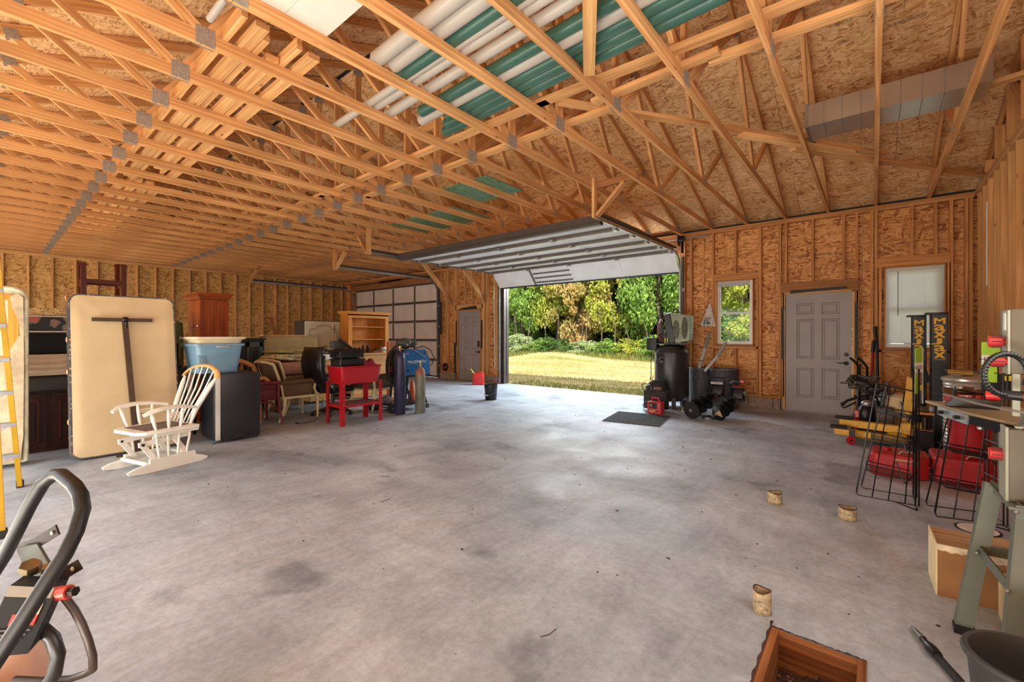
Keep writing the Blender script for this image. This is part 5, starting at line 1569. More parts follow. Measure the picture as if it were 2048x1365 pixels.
# french arm chairs
M_CRM = plain('cream_painted_wood', (222, 206, 160), .45, 0, .1, 8, grime=.15); M_VEL = plain('brown_velvet', (98, 76, 52), .8, 0, .12, 5)
def french(lab, loc, rz):
    t = thing('french_armchair', lab, 'chair', loc, rz, 'cream framed armchairs')
    # local: faces +y, width in x
    def O(n_, mb, m, **kw): return obj(n_, mb, m, t, smooth=True, **kw)
    O('seat_rail', MB().rbox(-.29, .29, -.26, .30, .34, .385, .012), M_CRM)
    O('seat_cushion', MB().rbox(-.26, .26, -.22, .28, .38, .45, .03), M_VEL)
    def bk(u, v):
        x = -.27 + .54 * u; return (x * (1 + .06 * v), -.25 - .17 * v ** 1.3 - .03 * math.cos((u - .5) * PI), .38 + .50 * v)
    O('back', MB().grid(bk, 16, 12), M_VEL, solid=.04)
    for s in (-1, 1):
        O('back_post', MB().tube([(s * .285, -.26, .34), (s * .29, -.29, .5), (s * .30, -.36, .72), (s * .305, -.42, .885), (s * .31, -.45, .90)], .02, 8), M_CRM)
        O('arm', MB().tube([(s * .30, -.33, .60), (s * .31, -.1, .60), (s * .31, .14, .605), (s * .31, .22, .60)], [.03, .038, .038, .03], 10), M_VEL)
        def sd(u, v, s=s): return (s * (.30 - .0 * v), -.27 + .47 * u - .02 * v, .385 + .20 * v)
        O('side_panel', MB().grid(sd, 8, 4), M_VEL, solid=.03)
        O('arm_support', MB().tube([(s * .31, .245, .60), (s * .31, .215, .56), (s * .31, .19, .49), (s * .30, .22, .41), (s * .285, .275, .37)], [.018, .024, .02, .022, .026], 8), M_CRM)
        O('front_leg', MB().lathe([(.012, 0), (.02, .01), (.012, .03), (.018, .12), (.022, .2), (.014, .215), (.028, .24), (.016, .26), (.022, .28), (.026, .34)], 10, (s * .265, .27, 0)), M_CRM)
        O('back_leg', MB().tube([(s * .275, -.24, .36), (s * .275, -.25, .2), (s * .28, -.33, 0)], [.026, .022, .014], 8), M_CRM)
    O('crest_rail', MB().tube([(-.31, -.45, .89), (-.2, -.47, .91), (0, -.48, .915), (.2, -.47, .91), (.31, -.45, .89)], .022, 8), M_CRM)
    return t
french('cream framed armchair with brown velvet between the maroon table and black office chair', (-7.19, 3.18, 0), 0)
french('second cream framed armchair partly hidden behind the first one', (-7.72, 3.42, 0), .12)
french('cream framed armchair seen behind the legs of the red parts washer', (-7.05, 4.55, 0), .25)

# office chair
M_LEA = plain('black_leather', (20, 18, 22), .32, 0, .2, 12, bump=.15)
t = thing('office_chair', 'black leather high-back office chair behind the red parts washer', 'chair', (-6.95, 3.72, 0), .1)
def ob2(u, v):
    a = (u - .5) * PI; w = .25 * (1 - .25 * max(0, v - .75) * 4 * .4)
    return (w * math.sin(a) * 1.0, -.28 - .12 * math.sin(v * PI * .9) + .10 * (1 - v) - .05 * math.cos(a), .42 + .70 * v)
obj('backrest', MB().grid(ob2, 18, 16), M_LEA, t, smooth=True, solid=.07)
obj('headrest', MB().rbox(-.2, .2, -.40, -.27, .98, 1.12, .05), M_LEA, t, smooth=True)
obj('bolster', MB().tube([(.235, -.26, .5), (.24, -.34, .75), (.22, -.31, 1.0)], [.035, .04, .03], 8), M_LEA, t, smooth=True)
obj('bolster', MB().tube([(-.235, -.26, .5), (-.24, -.34, .75), (-.22, -.31, 1.0)], [.035, .04, .03], 8), M_LEA, t, smooth=True)
obj('seat', MB().rbox(-.26, .26, -.25, .26, .38, .48, .05), M_LEA, t, smooth=True)
obj('gas_lift', MB().cyl((0, 0, .09), (0, 0, .38), .028, n=10), M_BLACKM, t)
for s in (-1, 1):
    obj('armrest', MB().tube([(s * .27, -.18, .42), (s * .30, -.15, .60), (s * .30, .0, .64), (s * .30, .12, .62)], [.02, .022, .026, .024], 8), M_BLACK, t, smooth=True)
    obj('arm_bolt', MB().cyl((s * .26, -.20, .50), (s * .285, -.20, .50), .028, n=12), M_CHROME, t, smooth=True)
for k in range(5):
    a = k * 2 * PI / 5 + .5; q = obj('base_arm', MB().tube([(0, 0, .10), (.16 * math.cos(a), .16 * math.sin(a), .095), (.31 * math.cos(a), .31 * math.sin(a), .065)], [.03, .024, .016], 8), M_BLACK, t, smooth=True)
    c = (.31 * math.cos(a), .31 * math.sin(a)); obj('caster', MB().cyl((c[0] - .02, c[1], .028), (c[0] + .02, c[1], .028), .028, n=12), M_BLACK, q, smooth=True)
mb = MB(); mb.tube([(-6.86, 3.5, .3), (-6.75, 3.42, .1), (-6.6, 3.25, .012), (-6.55, 3.05, .008), (-6.62, 2.98, .008)], .005, 6); mb.cyl((-6.64, 2.97, .01), (-6.60, 2.99, .01), .012, n=8)
tag(obj('power_cord', mb, M_BLACK, smooth=True), 'black power cord with a plug trailing on the floor by the red parts washer', 'cord')

# parts washer
t = thing('parts_washer', 'glossy red parts washer tub on four legs with a low shelf', 'parts washer', (-6.1, 3.62, 0))
x0, x1, y0, y1 = -6.34, -5.90, 3.29, 3.96
def tubring(i, z, r): return [(a, b, z) for a, b in rrect_xy(x0 + i, x1 - i, y0 + i, y1 - i, r)]
rings = [tubring(.03, .605, .05), tubring(.015, .70, .05), tubring(0, .845, .045), tubring(-.018, .852, .05), tubring(-.018, .862, .05), tubring(.004, .865, .045), tubring(.03, .64, .045)]
n = len(rings[0]); vs = [p for r in rings for p in r]
fs = [(i * n + k, i * n + (k + 1) % n, (i + 1) * n + (k + 1) % n, (i + 1) * n + k) for i in range(len(rings) - 1) for k in range(n)]
fs.append(tuple(reversed(range(n)))); fs.append(tuple((len(rings) - 1) * n + k for k in range(n)))
obj('tub', MB().add(vs, fs), M_REDP, t, world=True, smooth=True)
for (x, y, sx, sy) in ((x1 - .0, y0 + .0, 1, -1), (x1 - .0, y1 - .0, 1, 1), (x0, y0, -1, -1), (x0, y1, -1, 1)):
    mb = MB(); o_ = .0
    mb.prism([(0, 0), (.055, 0), (.055, .63), (0, .63)], (0, sy * .004, 0), (x - (.055 if sx > 0 else 0), y, 0))
    mb.prism([(0, 0), (.055, 0), (.055, .63), (0, .63)], (sx * .004, 0, 0), (x, y - (.055 if sy > 0 else 0), 0), (0, 1, 0))
    q = obj('leg', mb, M_REDP, t, world=True)
    bt = MB()
    for z in (.30, .585): bt.ell((x + sx * .005, y - sy * .028, z), (.006, .006, .006), 6, 4)
    obj('bolt', bt, M_GALV, q, world=True)
obj('shelf', MB().box(x0 + .005, x1 - .005, y0 + .005, y1 - .005, .275, .288), M_GALVD, t, world=True)
mb = MB(); mb.box(x1 - .004, x1 + .0, y0, y1, .262, .30); mb.box(x0, x0 + .004, y0, y1, .262, .30); mb.box(x0, x1, y0, y0 + .004, .262, .30); mb.box(x0, x1, y1 - .004, y1, .262, .30)
obj('shelf_lip', mb, M_REDP, t, world=True)
# black grill boxes on it
def tray_case(name, lab, x0, x1, y0, y1, z0, z1, lidh, m=M_BLACKM, cat='box'):
    t = thing(name, lab, cat, ((x0 + x1) / 2, (y0 + y1) / 2, z0))
    obj('body', MB().rbox(x0, x1, y0, y1, z0, z1 - lidh, .008), m, t, world=True, smooth=True)
    e = .012; i = .05
    P = [Vector((x, y, z)) for z, k in ((z1 - lidh, -e), (z1, i)) for y in (y0 + k, y1 - k) for x in (x0 + k, x1 - k)]
    q = obj('lid', MB().hexa(P), m, t, world=True, bevel=.01)
    obj('lid_rim', MB().rbox(x0 - e, x1 + e, y0 - e, y1 + e, z1 - lidh - .015, z1 - lidh + .005, .004), m, q, world=True)
    return t
M_BLKB = plain('black_enamel', (28, 30, 32), .35, .2, .2, 8)
t = tray_case('tabletop_grill', 'black tabletop grill sitting on the red parts washer', -6.28, -5.98, 3.31, 3.70, .985, 1.12, .045, M_BLKB, 'grill')
for (y, x) in ((3.33, -5.985), (3.68, -5.985)): obj('leg', MB().board((x, y, .99), (x + .0, y + (.03 if y > 3.5 else -.01), .868), .015, .008, (0, 1, 0)), M_CHROME, t, world=True)
obj('side_shelf', MB().box(-6.26, -6.02, 3.16, 3.31, 1.045, 1.058), M_BLKB, t, world=True)
t = tray_case('black_case', 'black plastic case under the tabletop grill in the parts washer', -6.27, -6.0, 3.32, 3.69, .865, .98, .02, M_BLACK, 'case')
t = thing('angled_case', 'dark slanted case standing on the lid of the tabletop grill', 'case', (-6.2, 3.4, 1.125))
obj('body', MB().rbox(-6.26, -6.17, 3.30, 3.52, 1.125, 1.235, .01), plain('dark_slate', (54, 58, 54), .5), t, world=True, smooth=True)
mb = MB().rbox(-.02, .02, -.15, .13, -.02, .025, .008).xf(Matrix.Translation((-6.14, 3.50, 1.175)) @ Matrix.Rotation(-.62, 4, 'X')); obj('folded_arm', mb, M_BLACK, t, world=True, smooth=True)
tag(obj('shop_rag', MB().grid(crump(-6.25, -5.98, 3.71, 3.96, .858, .11, 4, 7, 9), 26, 26), plain('maroon_cloth', (128, 18, 40), .8, 0, .1, 8), smooth=True), 'crumpled maroon shop rag in the right end of the red parts washer', 'rag')

# cream faced cabinet standing behind
t = thing('dresser_cabinet', 'dark cabinet with a cream beadboard panel side left of the pine hutch', 'cabinet', (-9.1, 4.5, 0))
obj('carcass', MB().box(-9.35, -8.92, 4.16, 4.95, .02, 1.625, 2), M_VBLK, t, world=True)
M_CRP = plain('cream_panel_paint', (206, 204, 176), .5, 0, .06, 3)
q = obj('side_panel', MB().box(-8.92, -8.90, 4.17, 4.93, .05, 1.61), M_CRP, t, world=True)
yy0, yy1 = 4.27, 4.86
arch = [(yy0, .2), (yy0, 1.42), (yy0 + .02, 1.44), (yy0 + .11, 1.45), (yy0 + .19, 1.52), (yy1 - .19, 1.53), (yy1 - .11, 1.45), (yy1 - .02, 1.44), (yy1, 1.42), (yy1, .2)]
mb = MB(); mb.tube([(-8.892, a, b) for a, b in arch], .014, 6); obj('cathedral_moulding', mb, plain('moulding_shade', (176, 168, 136), .5), q, world=True, smooth=True)
for k in range(15):
    y = yy0 + .045 + k * .036; obj('bead', MB().box(-8.90, -8.893, y - .0145, y + .0145, .22, 1.40 if 2 < k < 12 else 1.36), M_CRP, q, world=True)
tag(obj('wrought_hook', MB().tube([(-8.885, 4.80, 1.54), (-8.87, 4.785, 1.5), (-8.88, 4.80, 1.46), (-8.86, 4.77, 1.42), (-8.88, 4.80, 1.36)], .006, 6), M_BRONZE, smooth=True), 'small black wrought hook hanging on the cream beadboard panel', 'hook')  # a wrought hook, no lamp on this panel

# pine hutch and desk
t = thing('pine_hutch', 'orange pine hutch with two open shelves on a pine desk', 'hutch', (-8.55, 5.3, .94))
HX, HY0, HY1 = -8.40, 4.84, 5.80
for k in range(6):
    a = HY0 + .03 + k * (HY1 - HY0 - .06) / 6
    obj('back_board', MB().box(HX - .32, HX - .31, a + .001, a + (HY1 - HY0 - .06) / 6 - .001, .94, 1.72, 2), M_PINE, t, world=True)
for a, b in ((HY0, HY0 + .03), (HY1 - .03, HY1)): obj('side', MB().box(HX - .32, HX - .02, a, b, .94, 1.74, 2), M_PINE, t, world=True)
for a, b in ((HY0 - .005, HY0 + .075), (HY1 - .075, HY1 + .005)):
    q = obj('pilaster', MB().box(HX - .02, HX + .005, a, b, .94, 1.70, 2), M_PINE, t, world=True)
    obj('rosette', MB().lathe([(.026, 0), (.026, .006), (.016, .004), (.008, .01), (0, .01)], 14, (HX + .005, (a + b) / 2, 1.655), Matrix.Rotation(PI / 2, 3, 'Y')), M_PINE, q, world=True, smooth=True)
for z in (1.22, 1.49): obj('shelf', MB().box(HX - .31, HX - .03, HY0 + .03, HY1 - .03, z, z + .018, 1), M_PINE, t, world=True)
obj('frieze', MB().box(HX - .03, HX + .0, HY0, HY1, 1.69, 1.78, 1), M_PINE, t, world=True)
cr = MB()
for o_, a, b in ((.0, 1.74, 1.765), (.02, 1.765, 1.785), (.045, 1.785, 1.805), (.06, 1.805, 1.82)): cr.box(HX - .33, HX + o_, HY0 - o_, HY1 + o_, a, b, 1)
obj('cornice', cr, M_PINE, t, world=True)
t = thing('pine_desk', 'pale pine desk carrying the orange hutch, seen behind the parts washer', 'desk', (-8.3, 5.0, 0))
obj('top', MB().box(-8.75, -8.24, 3.95, 5.87, .905, .94, 1), M_PINED, t, world=True)
obj('pedestal', MB().box(-8.72, -8.28, 4.85, 5.84, .05, .905, 1), M_PINED, t, world=True)
obj('pedestal', MB().box(-8.72, -8.28, 3.98, 4.4, .05, .905, 1), M_PINED, t, world=True)
obj('corner_post', MB().box(-8.30, -8.25, 5.80, 5.86, .0, .905, 2), M_PINED, t, world=True)
obj('plinth', MB().box(-8.72, -8.26, 4.85, 5.85, .02, .10, 1), M_PINED, t, world=True)
# small things on the desk
rr = random.Random(21)
def clutter(name, lab, cat, c, s, m, seed, grp=None):
    r = random.Random(seed)
    ph = [r.uniform(0, 6) for _ in range(3)]
    mb = MB().ell(c, s, 14, 9, squash=lambda q: (q.x * (1 + .25 * math.sin(9 * q.y / s[1] + ph[0])), q.y * (1 + .2 * math.sin(7 * q.z / s[2] + ph[1])), q.z * (1 + .25 * math.sin(6 * q.x / s[0] + ph[2]))))
    return tag(obj(name, mb, m, smooth=True), lab, cat, grp)
M_CAMO = floral('camouflage_cloth', (120, 108, 74), (62, 56, 38), (170, 152, 108), 34, .4)
for i, (y, z) in enumerate(((4.30, .955), (4.31, .985), (4.29, 1.015))):
    tag(obj('folded_shirt', MB().rbox(-8.5, -8.28, y - .17 + .02 * i, y + .17 - .02 * i, z - .014, z + .014, .012), (M_PINED, M_CAMO, M_DARKW)[i], smooth=True), ('lowest cream folded cloth on the pine desk, under the camouflage one', 'camouflage folded cloth in the middle of the small stack on the desk', 'dark brown folded cloth under the camouflage cap on the desk')[i], 'cloth')
t = thing('camo_cap', 'camouflage cap on top of the folded cloths on the pine desk', 'cap', (-8.4, 4.33, 1.03))
obj('crown', MB().ell((-8.4, 4.35, 1.045), (.09, .09, .075), 16, 10), M_CAMO, t, world=True, smooth=True)
obj('brim', MB().ell((-8.33, 4.24, 1.045), (.07, .08, .008), 14, 6), M_CAMO, t, world=True, smooth=True)
clutter('towel', 'white towel hanging over the desk edge behind the office chair', 'towel', (-8.25, 4.2, .90), (.03, .2, .07), M_WHITE, 5)
for i, (y, z, s, m) in enumerate(((4.95, 1.0, (.06, .05, .06), M_DARKW), (5.06, 1.0, (.05, .04, .06), M_VBLK), (5.15, 1.02, (.03, .035, .085), M_DARKW), (5.27, 1.02, (.035, .04, .09), M_DARKW))):
    clutter('carved_figure', ('lumpy dark brown carved ornament, leftmost on the hutch base', 'black lumpy ornament second from left on the hutch base', 'slim dark upright ornament third from left on the hutch base', 'rounder dark upright ornament rightmost of the dark ones on the hutch base')[i], 'ornament', (-8.36, y, z), s, m, i + 30)
def foliage_pot(lab, y, m, seed):
    t = thing('artificial_plant', lab, 'plant', (-8.38, y, .94))
    obj('pot', MB().lathe([(.03, 0), (.045, .05), (.04, .05), (0, .045)], 12, (-8.38, y, .94)), M_RUST, t, world=True, smooth=True)
    r = random.Random(seed); mb = MB()
    for k in range(26):
        a = r.uniform(0, 6.28); L = r.uniform(.05, .11); d = Vector((math.cos(a), math.sin(a), r.uniform(.1, .9))).normalized(); b = Vector((-8.38, y, .985)); s_ = d.cross(Vector((0, 0, 1))).normalized() * .018
        mb.add([b, b + d * L * .5 + s_, b + d * L, b + d * L * .5 - s_], [(0, 1, 2, 3)])
    o = obj('leaves', mb, m, t, world=True); o['kind'] = 'stuff'
foliage_pot('small artificial plant with dark leaves in the hutch', 5.45, M_LEAVES[2], 4)
foliage_pot('small artificial plant with pale leaves next to the white jar', 5.53, M_LEAVES[4], 5)
t = thing('cookie_jar', 'white jar with green leaves and a red rim at the right end of the hutch', 'jar', (-8.38, 5.66, .94))
obj('body', MB().lathe([(.05, 0), (.062, .02), (.062, .11), (.05, .125), (0, .125)], 18, (-8.38, 5.66, .94)), M_WHITE, t, world=True, smooth=True)
obj('rim', MB().lathe([(.052, .118), (.054, .13), (.05, .135), (0, .138)], 18, (-8.38, 5.66, .94)), M_REDP, t, world=True, smooth=True)
for k in range(4):
    a = -.6 + k * .45; obj('leaf_print', MB().ell((-8.38 + .061 * math.cos(a), 5.66 + .061 * math.sin(a), .985 + .02 * (k % 2)), (.004, .016, .022), 8, 6), plain('leaf_green', (46, 112, 52), .5), t, world=True, smooth=True)
# boards leaning on the left wall
for i, (y, z, dy, lab) in enumerate(((3.95, 2.0, .25, 'narrow dark board leaning on the left wall studs, left one'), (4.75, 1.95, .22, 'narrow board leaning on the left wall studs, right one'))):
    tag(obj('leaning_board', MB().board((-15.3, y * 2.0 - 3.2 + dy, 0), (-15.93, y * 2.0 - 3.2, z), .12, .02, (0, 1, 0)), M_HEADER), lab, 'board')

# gas cylinders
def cylinder_(lab, x, y, r, zs, zt, m, cap):
    t = thing('gas_cylinder', lab, 'gas cylinder', (x, y, 0))
    obj('body', MB().lathe([(r * .9, 0), (r, .015), (r, zs - .06), (r * .95, zs - .02), (r * .72, zs + .035), (r * .38, zs + .06), (r * .3, zs + .075)], 28), m, t, smooth=True)
    obj('shoulder', MB().lathe([(r * 1.002, zs - .06), (r * .955, zs - .018), (r * .73, zs + .037), (r * .39, zs + .062)], 28), cap, t, smooth=True)
    q = obj('neck_ring', MB().cyl((0, 0, zs + .055), (0, 0, zs + .09), .024, n=12), cap, t, smooth=True)
    mb = MB(); mb.cyl((0, 0, zs + .09), (0, 0, zt - .02), .012, n=10); mb.cyl((-.03, 0, zs + .115), (.035, 0, zs + .115), .011, n=8); mb.cyl((0, 0, zt - .03), (0, 0, zt), .024, n=12)
    obj('valve', mb, plain('brass', (190, 168, 120), .35, .8), t, smooth=True)
M_BLUEC = plain('dark_blue_cylinder', (46, 44, 78), .4, .1, .2, 4, grime=.1); M_GREYC = plain('grey_green_cylinder', (112, 112, 98), .5, .1, .2, 5, grime=.3); M_RUSTC = plain('rusty_brown_steel', (150, 104, 78), .6, .2, .2, 10)
cylinder_('tall dark blue gas cylinder standing beside the red parts washer', -6.10, 4.44, .092, .98, 1.14, M_BLUEC, M_BLUEC)
cylinder_('short grey gas cylinder with a rusty shoulder in front of the welder', -5.94, 4.74, .086, .71, .88, M_GREYC, M_RUSTC)

# welder on its cart
t = thing('welder_cart', 'black welding cart carrying the blue welder', 'cart', (-6.5, 5.0, 0))
obj('top_tray', MB().box(-6.72, -6.28, 4.78, 5.42, .585, .605), M_BLACKM, t, world=True)
obj('bottom_tray', MB().box(-6.74, -6.26, 4.62, 5.25, .10, .13), M_BLACKM, t, world=True)
for (x, y0_, y1_) in ((-6.28, 5.40, 5.10), (-6.72, 5.40, 5.10), (-6.28, 4.84, 4.90), (-6.72, 4.84, 4.90)): obj('leg', MB().board((x, y0_ if y0_ < 5 else 5.32, .09), (x, y1_, .59), .05, .012, (0, 1, 0)), M_BLACKM, t, world=True)
def wheel(par, c, r, w, ax=(1, 0, 0), hub=M_GALV, tire=M_RUBBER, name='wheel'):
    c = Vector(c); ax = Vector(ax).normalized()
    M = ax.to_track_quat('Z', 'Y').to_matrix()
    q = obj(name, MB().lathe([(r * .6, -w / 2), (r * .93, -w / 2), (r, -w / 3), (r, w / 3), (r * .93, w / 2), (r * .6, w / 2)], 24, c, M), tire, par, world=True, smooth=True)
    obj('hub', MB().lathe([(.0, -w * .45), (r * .6, -w * .4), (r * .6, w * .4), (r * .25, w * .5), (r * .22, w * .7), (0, w * .72)], 20, c, M), hub, q, world=True, smooth=True)
    return q
wheel(t, (-6.24, 4.56, .085), .085, .04); wheel(t, (-6.76, 4.56, .085), .085, .04)
obj('axle', MB().cyl((-6.76, 4.56, .085), (-6.24, 4.56, .085), .01, n=8), M_BLACKM, t, world=True)
wheel(t, (-6.27, 5.33, .04), .04, .022, name='caster'); wheel(t, (-6.73, 5.33, .04), .04, .022, name='caster')
obj('rear_motor', MB().lathe([(0, -.07), (.06, -.065), (.065, 0), (.06, .06), (0, .07)], 16, (-6.55, 4.66, .2), Matrix.Rotation(PI / 2, 3, 'Y')), plain('grey_motor', (110, 108, 104), .5, .3), t, world=True, smooth=True)
t.location.y -= .17
t = thing('welder', 'bright blue welder with hoses on the black cart', 'welder', (-6.5, 5.1, .605))
M_BLU = plain('welder_blue', (12, 88, 146), .35, 0, .06, 3)
prof = [(4.80, .61), (5.42, .61), (5.40, .90), (5.30, 1.06), (4.86, 1.06), (4.80, 1.0)]
obj('side_panel', MB().prism(prof, (.01, 0, 0), (-6.30, 0, 0), (0, 1, 0), (0, 0, 1)), M_BLU, t, world=True)
obj('side_panel', MB().prism(prof, (.01, 0, 0), (-6.71, 0, 0), (0, 1, 0), (0, 0, 1)), M_BLU, t, world=True)
obj('chassis', MB().prism([(a, b) for a, b in prof], (.40, 0, 0), (-6.70, 0, 0), (0, 1, 0), (0, 0, 1)), M_BLACK, t, world=True)
obj('top_handle', MB().tube([(-6.5, 4.9, 1.06), (-6.5, 4.92, 1.11), (-6.5, 5.2, 1.11), (-6.5, 5.22, 1.06)], .014, 8), M_BLACK, t, world=True, smooth=True)
M_LTXT = plain('pale_lettering', (226, 230, 206), .5)
lt = text_mb('MILLERMATIC', .068); lt.xf(basis((-6.288, 5.12, .845), (0, 1, 0), (0, .0, 1))); obj('lettering', lt, M_LTXT, t, world=True)
lt = text_mb('Miller', .045); lt.xf(basis((-6.288, 4.90, .995), (0, 1, 0), (0, .0, 1))); obj('lettering', lt, plain('pink_lettering', (232, 150, 180), .5), t, world=True)
obj('latch', MB().ell((-6.285, 4.93, .70), (.012, .02, .02), 10, 6), M_BLACK, t, world=True, smooth=True)
for k in range(6):
    pts = []
    for i in range(22):
        a = i / 21 * 2 * PI
        pts.append((-6.45 + .03 * k, 4.72 - .04 + .10 * math.sin(a) * (1 + .1 * k), .78 + (.26 + .02 * k) * math.cos(a)))
    obj('hose', MB().tube(pts, .010, 6), M_RUBBER, t, world=True, smooth=True)
obj('hose', MB().tube([(-6.4, 5.15, 1.08), (-6.35, 5.3, 1.12), (-6.33, 5.46, 1.05), (-6.33, 5.54, .9), (-6.34, 5.5, .78), (-6.36, 5.44, .74)], .009, 6), M_RUBBER, t, world=True, smooth=True)
obj('hose', MB().tube([(-6.3, 5.0, 1.08), (-6.27, 5.15, 1.0), (-6.27, 5.27, .93), (-6.28, 5.33, 1.02), (-6.33, 5.25, 1.1)], .008, 6), M_GALVD, t, world=True, smooth=True)
for z in (.80, .86): obj('clamp', MB().ell((-6.42, 4.65, z - .1), (.02, .02, .035), 8, 6), M_REDP, t, world=True, smooth=True)
t.location.y -= .17
t = thing('welding_helmet', 'dark green-grey welding helmet on top of the blue welder', 'helmet', (-6.48, 5.0, 1.11))
def helm(q):
    return (q.x, q.y + .3 * q.z if q.z > 0 else q.y, q.z * (1.0 if q.y < .03 else .62))
obj('shell', MB().ell((-6.46, 5.02, 1.17), (.12, .19, .10), 22, 14, squash=helm, M=Matrix.Rotation(-.18, 3, 'X')), plain('helmet_shell', (66, 72, 62), .4, 0, .1, 6), t, world=True, smooth=True)
obj('lens_frame', MB().rbox(-6.40, -6.33, 5.07, 5.17, 1.14, 1.20, .01), M_BLACK, t, world=True, smooth=True)
obj('side_knob', MB().cyl((-6.36, 4.96, 1.15), (-6.335, 4.96, 1.15), .02, n=12), M_GALVD, t, world=True, smooth=True)
t.location.y -= .19
M_ORA = plain('orange_plastic', (190, 88, 36), .5)
t = thing('orange_dolly', 'tall orange frame with a shelf standing behind the welder', 'frame', (-7.3, 5.35, 0))
obj('back_panel', MB().box(-7.35, -7.32, 5.08, 5.26, .85, 1.2), plain('orange_board', (150, 84, 40), .6), t, world=True)
for y in (5.07, 5.27): obj('post', MB().box(-7.36, -7.31, y - .02, y + .02, 0.0, 1.2, 2), M_ORA, t, world=True)
obj('foot', MB().box(-7.5, -7.15, 5.0, 5.34, .02, .06), M_ORA, t, world=True)
t = thing('traffic_cone', 'orange traffic cone seen between the two gas cylinders', 'cone', (-6.95, 5.25, 0))
obj('cone', MB().lathe([(.10, .02), (.03, .42), (.02, .43), (0, .43)], 18, (-6.95, 5.35, 0)), M_ORA, t, world=True, smooth=True)
obj('base', MB().rbox(-7.08, -6.82, 5.22, 5.48, 0, .025, .008), M_ORA, t, world=True)
tag(obj('wire_coil', MB().lathe([(.03, 0), (.10, 0), (.10, .10), (.03, .10)], 16, (-6.38, 4.88, .61 - .12)), plain('grey_wire', (150, 150, 150), .5, .4), smooth=True), 'grey roll of wire under the blue welder', 'coil') if False else None
t = thing('black_lump_bag', 'slumped black tool bag on the floor between the parts washer and the blue cylinder', 'bag', (-6.75, 4.5, 0))
obj('body', MB().ell((-6.80, 4.42, .09), (.13, .15, .10), 16, 10), plain('navy_nylon', (34, 38, 48), .6), t, world=True, smooth=True)
obj('strap', MB().tube([(-6.74, 4.34, .16), (-6.70, 4.42, .22), (-6.74, 4.5, .16)], .01, 6), M_BLACK, t, world=True, smooth=True)

# gas can and bucket
t = thing('gas_can', 'red plastic gas can with a yellow spout by the far grey door', 'gas can', (-8.12, 8.42, 0), .7)
M_RPL = plain('red_plastic', (206, 44, 36), .4, 0, .06, 4)
obj('body', MB().rbox(-.155, .155, -.10, .10, 0, .27, .035, 4), M_RPL, t, smooth=True)
obj('shoulder', MB().rbox(-.13, .15, -.07, .07, .25, .315, .025, 3), M_RPL, t, smooth=True)
obj('handle', MB().tube([(-.05, 0, .29), (-.03, 0, .345), (.09, 0, .345), (.13, 0, .29)], .016, 8), M_RPL, t, smooth=True)
obj('spout', MB().tube([(-.11, 0, .28), (-.14, 0, .33), (-.19, 0, .40), (-.215, 0, .42)], [.026, .018, .014, .012], 8), plain('yellow_plastic', (206, 200, 70), .5), t, smooth=True)
t = thing('bucket', 'black bucket with a wire bail on the floor near the open doorway', 'bucket', (-6.05, 6.64, 0))
obj('body', MB().lathe([(.112, 0), (.116, .005), (.135, .27), (.143, .275), (.143, .285), (.135, .285), (.135, .30), (.140, .305), (.140, .315), (.128, .315), (.112, .02), (0, .015)], 28), M_BLACK, t, smooth=True)
obj('bail', MB().tube([(.142, 0, .26), (.15, -.03, .16), (.11, -.12, .12), (0, -.155, .10), (-.11, -.12, .12), (-.15, -.03, .16), (-.142, 0, .26)], .003, 5), M_GALV, t, smooth=True)
obj('grip', MB().cyl((-.05, -.152, .105), (.05, -.152, .105), .011, n=8), M_WHITE, t, smooth=True)
# ------------------------------------------------------------------ things near the doorway
M_GREYB = plain('grey_enamel', (92, 94, 88), .4, .1, .1, 5)
M_SCREEN = plain('green_grey_mesh', (130, 136, 112), .45, .3, .25, 5)
M_TANK = plain('charcoal_tank_paint', (50, 48, 47), .32, .2, .15, 3)
M_COPPER = plain('copper_line', (170, 84, 60), .35, .6)
t = thing('floor_mat', 'black rubber ribbed mat lying on the concrete by the red jump starter', 'mat', (-2.87, 6.58, 0))
mc = [Vector((-3.22, 6.05, 0)), Vector((-2.36, 6.18, 0)), Vector((-2.52, 7.11, 0)), Vector((-3.40, 7.01, 0))]
def mp(u, v, z): 
    p = mc[0].lerp(mc[1], u).lerp(mc[3].lerp(mc[2], u), v); return Vector((p.x, p.y, z))
base = MB(); base.add([mp(0, 0, 0), mp(1, 0, 0), mp(0, 1, 0), mp(1, 1, 0), mp(0, 0, .006), mp(1, 0, .006), mp(0, 1, .006), mp(1, 1, .006)], [(0, 1, 5, 4), (3, 2, 6, 7), (2, 0, 4, 6), (1, 3, 7, 5), (4, 5, 7, 6), (2, 3, 1, 0)])
obj('mat_base', base, plain('mat_grey', (118, 116, 114), .8, 0, .2, 10), t, world=True)
rb = MB()
for i in range(30):
    for j in range(14):
        u0, v0 = .012 + i * .0326, .015 + j * .0695
        u1, v1 = u0 + .019, v0 + .052
        P = [mp(a, b, z) for z in (.005, .014) for b in (v0, v1) for a in (u0, u1)]
        rb.hexa(P)
o = obj('mat_ribs', rb, M_RUBBER, t, world=True); o['kind'] = 'stuff'

